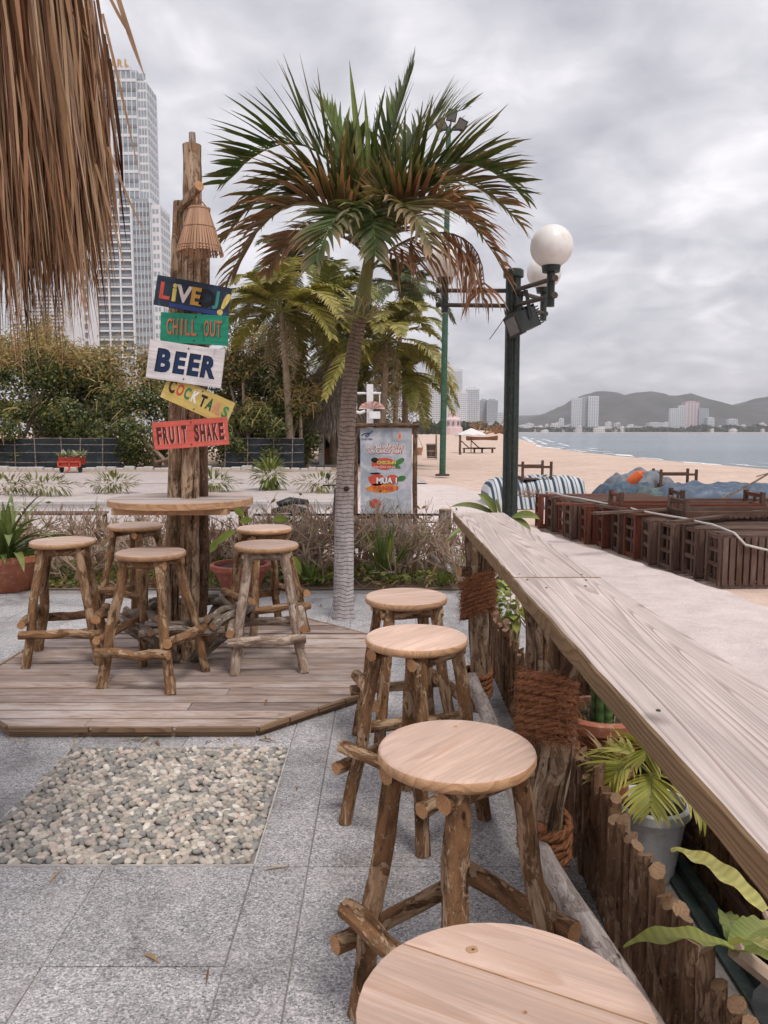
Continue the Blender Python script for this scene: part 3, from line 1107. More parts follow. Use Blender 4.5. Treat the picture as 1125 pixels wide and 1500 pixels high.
# ------------------------------------------------------------------ log stools
def make_stool(seed, mleg, mtop, medge, hgt=0.78, rs=0.207, xshape=1.0, split=None, knots=()):
    R.seed(seed)
    t = thing('log_stool', 'stool', 'stool')
    th = 0.038
    mb = MB()
    n = 44
    poly = [(cos(2 * pi * i / n) * rs * (1 + 0.006 * nz(i * 0.9, seed)), sin(2 * pi * i / n) * rs * (1 + 0.006 * nz(i * 0.7, seed + 3))) for i in range(n)]
    if split is None:
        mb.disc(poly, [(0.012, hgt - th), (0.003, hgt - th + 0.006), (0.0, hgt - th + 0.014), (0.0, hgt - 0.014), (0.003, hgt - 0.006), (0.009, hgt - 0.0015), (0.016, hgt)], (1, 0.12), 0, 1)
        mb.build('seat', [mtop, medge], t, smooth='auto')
    else:                                                     # two boards with an open joint between them
        for sg_ in (-1, 1):
            mb = MB()
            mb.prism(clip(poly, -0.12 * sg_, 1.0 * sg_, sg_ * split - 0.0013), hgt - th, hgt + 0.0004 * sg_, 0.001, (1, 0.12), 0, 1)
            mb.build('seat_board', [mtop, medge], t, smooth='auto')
    for (kx, ky, kr) in knots:
        mb = MB()
        mb.lathe([(kr, hgt + 0.0003), (kr * 0.9, hgt + 0.0009), (0.0005, hgt + 0.0009)], (kx, ky, 0), 14, rough=0.5, close=True)
        mb.lathe([(kr * 0.28, hgt + 0.0011), (0.0005, hgt + 0.0013)], (kx + kr * 0.2, ky, 0), 7, mi=1, rough=0.9, close=True)
        mb.build('knot', [M['seat_edge'], M['bark_dark']], t)
    zt = hgt - th
    a0, a1 = 0.112, 0.222 * xshape
    feet = []
    for sx in (-1, 1):
        for sy in (-1, 1):
            r = R.uniform(0.027, 0.033)
            top = V((sx * a0, sy * a0, zt - 0.004))
            ft = V((sx * a1 + R.uniform(-.015, .015), sy * a1 + R.uniform(-.015, .015), 0.002))
            mb = MB()
            mb.log(top, ft, r * 0.95, r * 1.05, 0.010, 0.14, 10, 0.05)
            mb.build('leg', [mleg, M['cut']], t, smooth='auto')
            feet.append((top, ft))
    for sy in (-1, 1):                                        # two short logs right under the seat
        mb = MB()
        mb.log((-0.155, sy * 0.105, zt - 0.03), (0.155, sy * 0.11, zt - 0.03), 0.026, 0.028, 0.004, 0.12, 9, 0.08)
        mb.build('seat_support', [mleg, M['cut']], t, smooth='auto')
    def on(sx, sy, z):
        f = 1 - z / zt
        return V((sx * (a0 + (a1 - a0) * f), sy * (a0 + (a1 - a0) * f), z))
    for s, z, ax in ((-1, 0.215, 0), (1, 0.235, 0), (-1, 0.285, 1), (1, 0.30, 1)):
        z += R.uniform(-0.015, 0.015)
        e = R.uniform(0.045, 0.075)
        p, q = (on(-1, s, z), on(1, s, z + R.uniform(-.02, .02))) if ax == 0 else (on(s, -1, z), on(s, 1, z + R.uniform(-.02, .02)))
        o = V((0, s * 0.05, 0)) if ax == 0 else V((s * 0.05, 0, 0))
        d = (q - p).normalized()
        mb = MB()
        r = R.uniform(0.025, 0.03)
        mb.log(p + o - d * e, q + o + d * e, r, r * 1.05, 0.01, 0.2, 9, 0.05)
        mb.build('stretcher', [mleg, M['cut']], t, smooth='auto')
    return t


def spot(px, py, z):
    p = G(px, py, z)
    return (p[0], p[1], 0)


stool_a = make_stool(5, M['bark'], M['seat'], M['seat_edge'], xshape=0.86, knots=((0.10, 0.10, 0.008),))
stool_n = make_stool(8, M['bark'], M['seat'], M['seat_edge'], rs=0.212, xshape=0.86, split=0.075, knots=((-0.105, 0.10, 0.009), (0.02, 0.02, 0.004)))
stool_b = make_stool(17, M['bark'], M['seat'], M['seat_edge'], xshape=0.9)
stool_c = make_stool(29, M['bark_table'], M['seat_worn'], M['seat_edge'], hgt=0.812, rs=0.212)
stool_d = make_stool(41, M['bark_table'], M['seat_worn'], M['seat_edge'], hgt=0.812, rs=0.212, xshape=1.04)
R.seed(77)


def set_stool(o, loc, rot, label, grp):
    o.location = loc
    o.rotation_euler = (0, 0, rot)
    o['label'] = label
    o['group'] = grp


gb, gt = 'round log stools along the counter', 'round log stools at the tall table'
seatz = 0.78
near = (0.172, 1.03, 0)
set_stool(stool_a, spot(669, 1094, seatz), radians(41), 'second nearest log stool along the counter, round pale seat with one small knot', gb)
set_stool(stool_n, near, radians(-34), 'nearest log stool, cracked round seat cut off by the bottom edge of the photo', gb)
set_stool(stool_b, spot(610, 931, seatz), radians(48), 'third log stool along the counter, its legs partly behind a nearer seat', gb)
copy_tree(stool_b, spot(595, 872, seatz), radians(14), 'farthest log stool along the counter, next to the palm trunk')
Z = 0.812 + DZ


def spotd(px, py):
    p = G(px, py, Z)
    return (p[0], p[1], DZ)


set_stool(stool_c, spotd(92, 791), radians(12), 'leftmost log stool on the deck, beside the big terracotta pot', gt)
set_stool(stool_d, spotd(221, 807), radians(-14), 'log stool standing nearest on the deck, in front of the tall table post', gt)
copy_tree(stool_d, spotd(198, 768), radians(70), 'log stool half hidden on the deck, behind the left side of the tall table')
stool_e = make_stool(53, M['bark_pale'], M['seat_worn'], M['seat_edge'], hgt=0.812, rs=0.212)
R.seed(78)
set_stool(stool_e, spotd(390, 796), radians(8), 'log stool on the deck right of the tall table, with pale peeling legs', gt)
copy_tree(stool_c, spotd(387, 772), radians(36), 'farthest right log stool on the deck, seat just above the pale-legged one')

# ------------------------------------------------------------------ tall table around the sign post
TY = DCY + 0.05
TX = at(266, 733, TY).x
TZ = at(266, 729, TY)[2]
table = thing('bar_table', 'tall round wooden table built around two tall log posts on the deck', 'table', (TX, TY, DZ))
rt = 0.475
circ = [(TX + cos(2 * pi * i / 56) * rt, TY + sin(2 * pi * i / 56) * rt) for i in range(56)]
wid = 2 * rt / 6
for i in range(6):
    y0, y1 = TY - rt + wid * i, TY - rt + wid * (i + 1)
    pl = clip(clip(circ, 0, -1, -(y0 + 0.0012)), 0, 1, y1 - 0.0012)
    mb = MB()
    dz = R.uniform(-0.001, 0.001)
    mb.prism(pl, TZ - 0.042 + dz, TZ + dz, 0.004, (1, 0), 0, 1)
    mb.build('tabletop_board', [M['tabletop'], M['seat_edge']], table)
for i, yy in enumerate((TY - 0.26, TY + 0.24)):
    mb = MB()
    w = sqrt(rt ** 2 - (yy - TY) ** 2) * 0.92
    mb.bar((TX - w, yy, TZ - 0.065), (TX + w, yy, TZ - 0.065), 0.11, 0.04)
    mb.build('batten', M['seat_edge'], table)
ptop = [at(283, 215, TY)[2], at(264, 293, TY)[2], at(296, 298, TY)[2]]
xa, xb = at(276, 740, TY)[0] - 0.02, at(246, 740, TY)[0] - 0.035
mb = MB()
mb.log((xa + 0.012, TY - 0.03, DZ - 0.03), (at(283, 215, TY)[0], TY - 0.03, ptop[0]), 0.061, 0.060, 0.02, 0.14, 12, 0.09, 3.1)
mb.build('post', [M['bark_post'], M['cut']], table, smooth='auto')
mb = MB()
mb.log((xb + 0.01, TY + 0.05, DZ - 0.03), (at(262, 293, TY)[0], TY + 0.05, ptop[1]), 0.050, 0.050, 0.02, 0.14, 12, 0.09, 8.3)
mb.build('post', [M['bark_post'], M['cut_pale']], table, smooth='auto')
mb = MB()
mb.log((at(281, 730, TY)[0], TY + 0.14, DZ - 0.03), (at(293, 300, TY)[0], TY + 0.10, ptop[2]), 0.040, 0.042, 0.02, 0.14, 10, 0.09, 12.9)
mb.build('post', [M['bark_dark'], M['cut_pale']], table, smooth='auto')
tp = at(283, 215, TY)
mb = MB()
mb.log((tp.x + 0.005, TY - 0.03, ptop[0] - 0.05), (tp.x + 0.002, TY - 0.03, at(283, 197, TY)[2]), 0.022, 0.020, 0.002, 0.1, 8)
mb.build('peg', [M['bark_grey'], M['cut_pale']], table, smooth='auto')
a, b = at(259, 300, TY - 0.12), at(292, 272, TY - 0.27)
mb = MB()
mb.log(a + V((0, 0.1, 0)), b, 0.026, 0.031, 0.01, 0.15, 10, 0.05)
mb.build('bracket_log', [M['bark_post'], M['cut']], table, smooth='auto')
# foot ring and its struts
fr, fz = 0.43, DZ + 0.30
ringp = [(TX + cos(radians(60 * i + 12)) * fr, TY + sin(radians(60 * i + 12)) * fr) for i in range(6)]
for lvl in range(2):
    for i in range(6):
        p, q = V(ringp[i]), V(ringp[(i + 1) % 6])
        d = (q - p).normalized() * 0.05
        c = V((TX, TY))
        s = 0.0 if lvl == 0 else 0.16
        p2, q2 = p.lerp(c, s) - d, q.lerp(c, s) + d
        zz_ = fz + (0.012 if i % 2 else -0.02) + lvl * 0.035
        mb = MB()
        mb.log((p2.x, p2.y, zz_), (q2.x, q2.y, zz_ + R.uniform(-.02, .02)), R.uniform(0.023, 0.029), None, 0.02, 0.22, 8, 0.05)
        mb.build('foot_rail', [M['bark_grey'], M['cut_pale']], table, smooth='auto')
for i in range(6):
    p = V(ringp[i])
    c = V((TX, TY))
    f = p.lerp(c, 0.74)
    mb = MB()
    mb.log((f.x, f.y, DZ + 0.02), (p.x, p.y, fz - 0.03), 0.036, 0.030, 0.01, 0.18, 8, 0.06)
    mb.build('strut', [M['bark_grey'], M['cut_pale']], table, smooth='auto')

# ------------------------------------------------------------------ lamp shade of bamboo strips
LS = at(292, 338, TY - 0.24)
lz0, lz1 = at(292, 371, TY - 0.24)[2], at(292, 304, TY - 0.24)[2]
shade = thing('bamboo_lampshade', 'conical bamboo strip lampshade hanging from the log bracket on the sign post', 'lampshade', (LS.x, LS.y, lz0))
r0, r1 = 0.140, 0.056
for i in range(44):
    a = 2 * pi * i / 44
    mb = MB()
    e = R.uniform(-0.008, 0.006)
    mb.bar((LS.x + cos(a) * (r0 - e), LS.y + sin(a) * (r0 - e), lz0 + e), (LS.x + cos(a) * r1, LS.y + sin(a) * r1, lz1), 0.013, 0.004, up=V((cos(a), sin(a), 0.4)))
    mb.build('bamboo_strip', M['bamboo'], shade)
for f, rr in ((0.13, 0.004), (0.55, 0.003), (0.97, 0.005), (0.06, 0.003)):
    mb = MB()
    r = r0 + (r1 - r0) * f + 0.004
    pts = [(LS.x + cos(2 * pi * i / 24) * r, LS.y + sin(2 * pi * i / 24) * r, lz0 + (lz1 - lz0) * f) for i in range(25)]
    mb.tube(pts, rr, 5)
    mb.build('binding', M['bamboo'], shade)
mb = MB()
mb.tube([(LS.x - 0.05, LS.y, lz1), (LS.x - 0.015, LS.y, lz1 + 0.07), (b.x - 0.015, b.y + 0.05, b.z - 0.01)], 0.004, 5)
mb.tube([(LS.x + 0.05, LS.y, lz1), (LS.x - 0.01, LS.y, lz1 + 0.07), (b.x - 0.012, b.y + 0.05, b.z - 0.01)], 0.004, 5)
mb.build('hanger', M['rope'], shade)

# ------------------------------------------------------------------ painted signs
_tx = {}


def glyph(s, off=0.03, ext=0.006):
    key = (s, off, ext)
    if key not in _tx:
        cu = bpy.data.curves.new('glyph', 'FONT')
        cu.body = s
        cu.size = 1.0
        cu.offset = off
        cu.extrude = ext
        cu.resolution_u = 3
        cu.align_x = 'CENTER'
        o = bpy.data.objects.new('glyph', cu)
        COL.objects.link(o)
        bpy.context.view_layer.update()
        me = bpy.data.meshes.new_from_object(o.evaluated_get(bpy.context.evaluated_depsgraph_get()))
        vs = [V(v.co) for v in me.vertices]
        fs = [tuple(p.vertices) for p in me.polygons]
        bpy.data.objects.remove(o)
        bpy.data.meshes.remove(me)
        bpy.data.curves.remove(cu)
        x0, x1 = min(v.x for v in vs), max(v.x for v in vs)
        y0, y1 = min(v.y for v in vs), max(v.y for v in vs)
        _tx[key] = ([V(((v.x - (x0 + x1) / 2) / (y1 - y0), (v.y - (y0 + y1) / 2) / (y1 - y0), v.z)) for v in vs], fs, (x1 - x0) / (y1 - y0))
    return _tx[key]


def lettering(parent, s, cx, cz, h, mat_, yoff, w=None, rot=0.0, off=0.03, th=0.0015, name='letter', shear=0.0):
    """flat letters on the -Y face of a board; local coordinates of the board"""
    vs, fs, asp = glyph(s, off)
    sx = h if w is None else w / asp
    b = MB()
    out = []
    for v in vs:
        x, z = v.x * sx + shear * v.y * h, v.y * h
        out.append(V((cx + x * cos(rot) - z * sin(rot), yoff + (-th if v.z > 0 else 0.0), cz + x * sin(rot) + z * cos(rot))))
    b.add(out, fs)
    o = bpy.data.objects.new(name, b.mesh(name, mat_))
    COL.objects.link(o)
    o.parent = parent
    return o


C = {}
for nm, c in dict(red=(0.55, 0.085, 0.055), yellow=(0.62, 0.50, 0.14), cream=(0.74, 0.62, 0.58), ochre=(0.50, 0.27, 0.055), black=(0.016, 0.015, 0.016), teal=(0.05, 0.24, 0.22), salmon=(0.46, 0.16, 0.085), navy=(0.012, 0.030, 0.090), green=(0.055, 0.21, 0.09), white=(0.78, 0.76, 0.74), brown=(0.07, 0.03, 0.018), dgreen=(0.03, 0.10, 0.05), pink=(0.66, 0.26, 0.20), darkred=(0.11, 0.018, 0.016), blue=(0.03, 0.06, 0.21), lgrey=(0.40, 0.43, 0.46), orange=(0.66, 0.22, 0.045), leafgreen=(0.06, 0.19, 0.055), shadow=(0.50, 0.22, 0.20), palepink=(0.72, 0.40, 0.34)).items():
    C[nm] = paint('paint_' + nm, c, tuple(min(0.8, x * 1.4 + 0.02) for x in c), 0.25)


def sign_board(px, wpx, hpx, ang, y, pmat, label, name='painted_sign'):
    c = at(px[0], px[1], y)
    s = y / FPX * 1.0
    w, h = wpx * s, hpx * s
    o = thing(name, label, 'sign', c, 'painted signs on the post')
    o.rotation_euler = (0, radians(ang), 0)
    b = MB()
    pts = [(-w / 2, -h / 2), (w / 2, -h / 2), (w / 2, h / 2), (-w / 2, h / 2)]
    b.box((0, 0, 0), (w, 0.018, h), grain=0)
    bo = bpy.data.objects.new('board', b.mesh('board', [pmat]))
    COL.objects.link(bo)
    bo.parent = o
    for dx, dz in ((0.02, 0.40), (0.0, -0.40)):
        b = MB()
        b.tube([(dx * w, -0.009, dz * h), (dx * w, -0.012, dz * h)], 0.005, 8)
        n = bpy.data.objects.new('nail', b.mesh('nail', M['iron_rust']))
        COL.objects.link(n)
        n.parent = o
    return o, w, h


yS = TY - 0.135
# LIVE DJ!
p_live = paint('sign_dark_navy', (0.022, 0.033, 0.052), (0.05, 0.10, 0.22), 0.8, (3, 3, 9))
sg, w, h = sign_board((282.5, 434.5), 107, 42, 10.2, yS, p_live, 'dark navy sign board painted LIVE DJ! in mixed colours, topmost')
yo = -0.0095
for ch_, fx, hh, col_, rr in (('L', -0.37, 0.56, 'red', 0.0), ('i', -0.245, 0.60, 'yellow', 0.02), ('V', -0.115, 0.58, 'cream', 0.0), ('E', 0.055, 0.60, 'ochre', 0.0), ('D', 0.205, 0.56, 'black', -0.1), ('J', 0.315, 0.62, 'teal', 0.0), ('!', 0.435, 0.80, 'yellow', -0.35)):
    lettering(sg, ch_, fx * w, (0.02 - 0.10 * (fx > 0.4)) * h, hh * h, C[col_], yo, rot=rr, off=0.035)
b = MB()
b.box((0.1 * w, -0.0094, -0.41 * h), (0.78 * w, 0.0008, 0.14 * h))
o = bpy.data.objects.new('paint_stroke', b.mesh('paint_stroke', C['blue']))
COL.objects.link(o)
o.parent = sg
# CHILL OUT
p_ch = paint('sign_green', (0.018, 0.235, 0.145), (0.01, 0.10, 0.05), 0.75, (3, 3, 12))
sg, w, h = sign_board((285, 482), 97, 42, 3.2, yS - 0.001, p_ch, 'green sign board painted CHILL OUT in faded red, under the navy one')
for i, ch_ in enumerate('CHILL OUT'):
    if ch_ != ' ':
        lettering(sg, ch_, (-0.37 + i * 0.092) * w, 0.04 * h, 0.55 * h, C['salmon'], yo, w=0.076 * w if ch_ != 'I' else 0.025 * w, off=0.012)
        lettering(sg, ch_, (-0.358 + i * 0.092) * w, 0.01 * h, 0.50 * h, C['brown'], yo + 0.0007, w=0.076 * w if ch_ != 'I' else 0.025 * w, off=0.0)
# BEER
p_be = paint('sign_white', (0.70, 0.655, 0.66), (0.46, 0.38, 0.37), 0.5, (3, 3, 10))
sg, w, h = sign_board((272, 533), 108.5, 55, 8.4, yS - 0.004, p_be, 'white sign board painted BEER in navy blue, in the middle of the post')
for ch_, fx, hh in (('B', -0.29, 0.62), ('E', -0.075, 0.58), ('E', 0.115, 0.58), ('R', 0.315, 0.58)):
    lettering(sg, ch_, fx * w, 0.0, hh * h, C['black'], yo + 0.0008, w=0.20 * w if ch_ in 'BR' else 0.155 * w, off=0.05, shear=0.06)
    lettering(sg, ch_, (fx + 0.008) * w, -0.01 * h, hh * 0.93 * h, C['navy'], yo - 0.0006, w=0.18 * w if ch_ in 'BR' else 0.135 * w, off=0.03, shear=0.06)
# COCKTAILS
p_co = paint('sign_yellow', (0.60, 0.44, 0.135), (0.66, 0.57, 0.34), 0.7, (4, 4, 9))
sg, w, h = sign_board((290, 586), 103, 36, 24.0, yS + 0.012, p_co, 'yellow sign board painted COCKTAILS, tilted steeply down to the right')
for i, (ch_, col_) in enumerate(zip('COCKTAILS', ('brown', 'red', 'green', 'white', 'black', 'dgreen', 'pink', 'pink', 'green'))):
    lettering(sg, ch_, (-0.395, -0.275, -0.165, -0.045, 0.075, 0.180, 0.262, 0.325, 0.420)[i] * w, (0.10 - 0.012 * i) * h, (0.56 if i < 1 else 0.48) * h, C[col_], yo, w=(0.095, 0.10, 0.085, 0.095, 0.09, 0.095, 0.028, 0.06, 0.085)[i] * w, rot=R.uniform(-0.08, 0.08), off=0.035)
# FRUIT SHAKE
p_fr = paint('sign_coral', (0.62, 0.125, 0.095), (0.68, 0.27, 0.22), 0.5, (4, 4, 10))
sg, w, h = sign_board((279.5, 635), 109, 40, -4.4, yS - 0.012, p_fr, 'coral red sign board painted FRUIT SHAKE in black, lowest on the post')
for i, ch_ in enumerate('FRUIT SHAKE'):
    if ch_ != ' ':
        fx = -0.415 + i * 0.083
        ww = (0.066 if ch_ != 'I' else 0.02) * w
        lettering(sg, ch_, (fx + 0.012) * w, -0.03 * h, 0.60 * h, C['palepink'], yo + 0.0007, w=ww, off=0.03)
        lettering(sg, ch_, fx * w, 0.0, 0.62 * h, C['darkred'], yo - 0.0006, w=ww, off=0.04)

# ------------------------------------------------------------------ counter
CZ = 1.07
cxl = G(664, 755, CZ)[0]
pA, pB = G(664, 752, CZ), G(738, 750, CZ)
cx0, cx1 = (pA.x + G(1125, 1290, CZ)[0]) / 2, pB.x + 0.005
cyf = (pA.y + pB.y) / 2
cys = G(800, 846, CZ)[1]
counter = thing('bar_counter', 'long narrow weathered plank bar counter on rope-bound log posts, running towards the lamp post', 'counter', ((cx0 + cx1) / 2, 2.5, 0))
for i, (ya, yb) in enumerate(((-0.35, cys - 0.0015), (cys + 0.0015, cyf))):
    mb = MB()
    pl = []
    n = 40
    left = [(0.447 + 0.0083 * (5.036 - (yb + (ya - yb) * q / n)) + 0.006 * nz(q * 0.45, i) + 0.004 * nz(q * 2.1, i + 4.0) + (0.006 if i else 0), yb + (ya - yb) * q / n) for q in range(n + 1)]
    # outline is nearly straight with small nicks; split in convex-ish slivers is not needed for a top this flat
    rt_ = [(0.788 + 0.0032 * (5.12 - (ya + (yb - ya) * q / n)) + 0.003 * nz(q * 0.8, i + 2.0), ya + (yb - ya) * q / n) for q in range(n + 1)]
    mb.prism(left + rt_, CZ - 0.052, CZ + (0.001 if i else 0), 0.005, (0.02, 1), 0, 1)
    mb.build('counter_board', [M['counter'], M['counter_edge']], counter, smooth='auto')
for i, (x_, y_) in enumerate(((0.06, cys - 0.05), (0.27, cys - 0.055), (0.05, cys + 0.06), (0.28, cys + 0.05), (0.10, 2.63), (0.24, 2.66), (0.09, 4.5), (0.25, 4.48), (0.07, 1.45), (0.26, 1.2))):
    mb = MB()
    mb.lathe([(0.0045, CZ - 0.002), (0.0045, CZ + 0.0022), (0.003, CZ + 0.003)], (cx0 + x_, y_, 0), 8)
    mb.build('screw_head', M['iron_rust'], counter)
pbx, pby = 0.555, at(802, 1000, 1)[0] and 0.555 * FPX / (802 - 562.5)
pby *= 1.0
pax = 0.555
pay = 0.555 * FPX / (703 - 562.5)
pax, pay, pbx, pby = 0.541, 4.40, 0.545, 2.53
for (x, y, sd, r) in ((pax, pay, 1.0, 0.054), (pbx + 0.006, pby, 2.0, 0.054), (0.64, 0.22, 3.0, 0.054)):
    mb = MB()
    mb.log((x + 0.01, y, -0.01), (x, y, CZ - 0.05), r * 1.05, r * 0.95, 0.03, 0.2, 12, 0.07, sd)
    mb.build('post', [M['bark_post'], M['cut']], counter, smooth='auto')
    mb = MB()
    mb.log((x + 0.03, y + 0.12, -0.01), (x - 0.03, y + 0.105, CZ - 0.05), r * 0.85, r * 0.85, 0.02, 0.2, 11, 0.07, sd + 4)
    mb.build('post', [M['bark_dark'], M['cut']], counter, smooth='auto')
    mb = MB()
    mb.log((x + 0.02, y - 0.05, 0.70), (x + 0.085, y - 0.04, CZ - 0.05), r * 0.6, r * 0.75, 0.01, 0.2, 9, 0.06, sd + 7)
    mb.build('forked_brace', [M['bark_dark'], M['cut']], counter, smooth='auto')
    mb = MB()
    mb.log((x - 0.115, y - 0.03, 0.815), (x + 0.03, y + 0.03, 0.805), 0.03, 0.03, 0.0, 0.15, 9, 0.06, sd + 8)
    if sd == 1.0:
        mb.build('stub_log', [M['bark_dark'], M['cut']], counter, smooth='auto')
    # coarse coir binding above, twisted rope below
    for (z0, z1, rad, rr, fib, nmn) in ((0.55, 0.78, r + 0.033, 0.014, True, 'coir_binding'), ((0.07, 0.22) if sd == 1.0 else (0.16, 0.30)) + (r + 0.022, 0.017, False, 'rope_binding')):
        mb = MB()
        turns = (z1 - z0) / (rr * 1.75)
        npt = int(turns * 26)
        cy_ = y + 0.045
        ry_ = rad + 0.055
        for strand in range(3):
            pts = []
            for q in range(npt):
                t = q / (npt - 1)
                a = 2 * pi * turns * t
                k1 = 1 + 0.05 * nz(a * 0.7, sd, z0)
                ctr = V((x + cos(a) * rad * k1, cy_ + sin(a) * ry_ * k1, z0 + (z1 - z0) * t + 0.008 * nz(a * 0.4, sd + 3) + (0.055 * cos(a + sd) if fib else 0.0)))
                ph = a * 5.5 + strand * 2 * pi / 3
                outv = V((cos(a), sin(a), 0))
                pts.append(ctr + outv * (cos(ph) * rr * 0.5) + V((0, 0, sin(ph) * rr * 0.5)))
            mb.tube(pts, rr * 0.58, 5, True, 0.25, strand * 3.0)
        bo = mb.build(nmn, M['rope'], counter, smooth=True)
        mb = MB()
        for q in range(2400 if fib else 500):
            a = R.uniform(0, 2 * pi)
            z_ = R.uniform(z0 - 0.01, z1 + 0.01)
            ov = V((cos(a), sin(a) * 1.2, 0)).normalized()
            bul = 0.004 + (0.018 * nz(cos(a) * 1.5 + sd, sin(a) * 1.5, z_ * 9) if fib else 0)
            base = V((x + cos(a) * (rad + bul), cy_ + sin(a) * (ry_ + bul), z_ + (0.055 * cos(a + sd) if fib else 0.0)))
            tn = V((-sin(a), cos(a), 0))
            dr = (tn * R.uniform(-1.3, 1.3) + V((0, 0, R.uniform(-0.7, 0.6))) + ov * (R.uniform(0.05, 0.35) if R.random() < 0.85 else 0.8)).normalized()
            ln = R.uniform(0.02, 0.06) if fib else R.uniform(0.012, 0.03)
            s1 = base + dr * ln * 0.5
            s2 = base + dr * ln + V((0, 0, -ln * 0.25))
            cf = R.uniform(0.2, 1.0) if R.random() < 0.6 else R.uniform(1.0, 1.7)
            mb.strip([base, s1, s2], [0.0016, 0.0013, 0.0005], dr.cross(ov).normalized(), (0.33 * cf, 0.145 * cf, 0.075 * cf))
        mb.build('loose_fibre', M['coir'], bo, stuff=True)
for (ya, yb, za, zb) in ((pay - 0.09, pby + 0.02, 0.215, 0.225), (pby - 0.07, 0.25, 0.235, 0.22)):
    mb = MB()
    mb.log((0.495 if ya > 3 else 0.512, ya, za), (0.515 if ya > 3 else 0.655, yb, zb), 0.036, 0.041, 0.03, 0.14, 11, 0.08)
    mb.build('foot_rail', [M['bark_birch'], M['cut_pale']], counter, smooth='auto')

# ------------------------------------------------------------------ palisade of small logs on both sides of the planter
stake_me = []
for q in range(8):
    mb = MB()
    hh = 0.40 + 0.05 * R.random()
    r = 0.0205
    S = 8
    rows = 5
    vs, tcs, fs, ms = [], [], [], []
    sl = R.uniform(0.3, 1.0) * R.choice((-1, 1))
    for i in range(rows):
        t = i / (rows - 1)
        for k_ in range(S):
            a = 2 * pi * k_ / S
            rr = r * (1 + 0.22 * nz(cos(a) + q * 5.0, sin(a), t * 2.4))
            z_ = hh * t + (sl * cos(a) * r * t if i == rows - 1 else 0)
            vs.append(V((cos(a) * rr + 0.004 * nz(q, t * 3), sin(a) * rr, z_)))
            tcs.append(V((cos(a) * r + q, sin(a) * r, hh * t)))
    for i in range(rows - 1):
        for k_ in range(S):
            k2 = (k_ + 1) % S
            fs.append((i * S + k_, i * S + k2, (i + 1) * S + k2, (i + 1) * S + k_))
            ms.append(0)
    fs.append(tuple((rows - 1) * S + k_ for k_ in range(S)))
    ms.append(1)
    mb.add(vs, fs, tcs, (1, 1, 1), ms)
    stake_me.append(mb.mesh('stake', [M['bark_stake'], M['cut_stake']], smooth='auto'))
for nm, lab, px_, y0, y1 in (('log_palisade', 'low palisade of dark upright logs with slant-cut tops, nearer the stools', 0.735, 0.55, 5.3),
                             ('log_palisade', 'second low palisade of dark upright logs under the counter, nearer the beach path', 1.135, 0.55, 5.3)):
    pal = thing(nm, lab, 'fence', (px_, (y0 + y1) / 2, 0), 'log palisades of the planter')
    y = y0
    while y < y1:
        sc = R.uniform(0.85, 1.12)
        put('stake', R.choice(stake_me), pal, (px_ + R.uniform(-0.008, 0.008), y, -0.006), (R.uniform(-.03, .03), R.uniform(-.03, .03), R.uniform(0, 6.28)), (sc, sc, R.uniform(0.93, 1.05)))
        y += 0.0405 * sc
    for z_ in (0.13, 0.30):
        mb = MB()
        sx = 0.03 if px_ < 1 else -0.03
        mb.bar((px_ + sx, y0, z_), (px_ + sx, y1, z_), 0.016, 0.03)
        mb.build('batten', M['slat_dark'], pal)
mb = MB()
mb.bar((1.075, 0.7, 0.035), (1.075, 5.0, 0.035), 0.035, 0.05)
mb.bar((1.045, 0.7, 0.016), (1.045, 5.0, 0.016), 0.06, 0.012)
mb.bar((0.80, 3.02, 0.03), (1.055, 3.02, 0.03), 0.035, 0.045)
tag(mb.build('metal_channel', M['channel']), 'dark green metal channel lying on the planter floor beside the white pot', 'channel')

# ------------------------------------------------------------------ palms and plants: helpers
UP = V((0, 0, 1))


def mixc(a, b, t):
    return tuple(a[k] + (b[k] - a[k]) * t for k in range(3))


def jit(c, s=0.2):
    f = R.uniform(1 - s, 1 + s)
    return (c[0] * f * R.uniform(0.93, 1.07), c[1] * f, c[2] * f * R.uniform(0.9, 1.1))


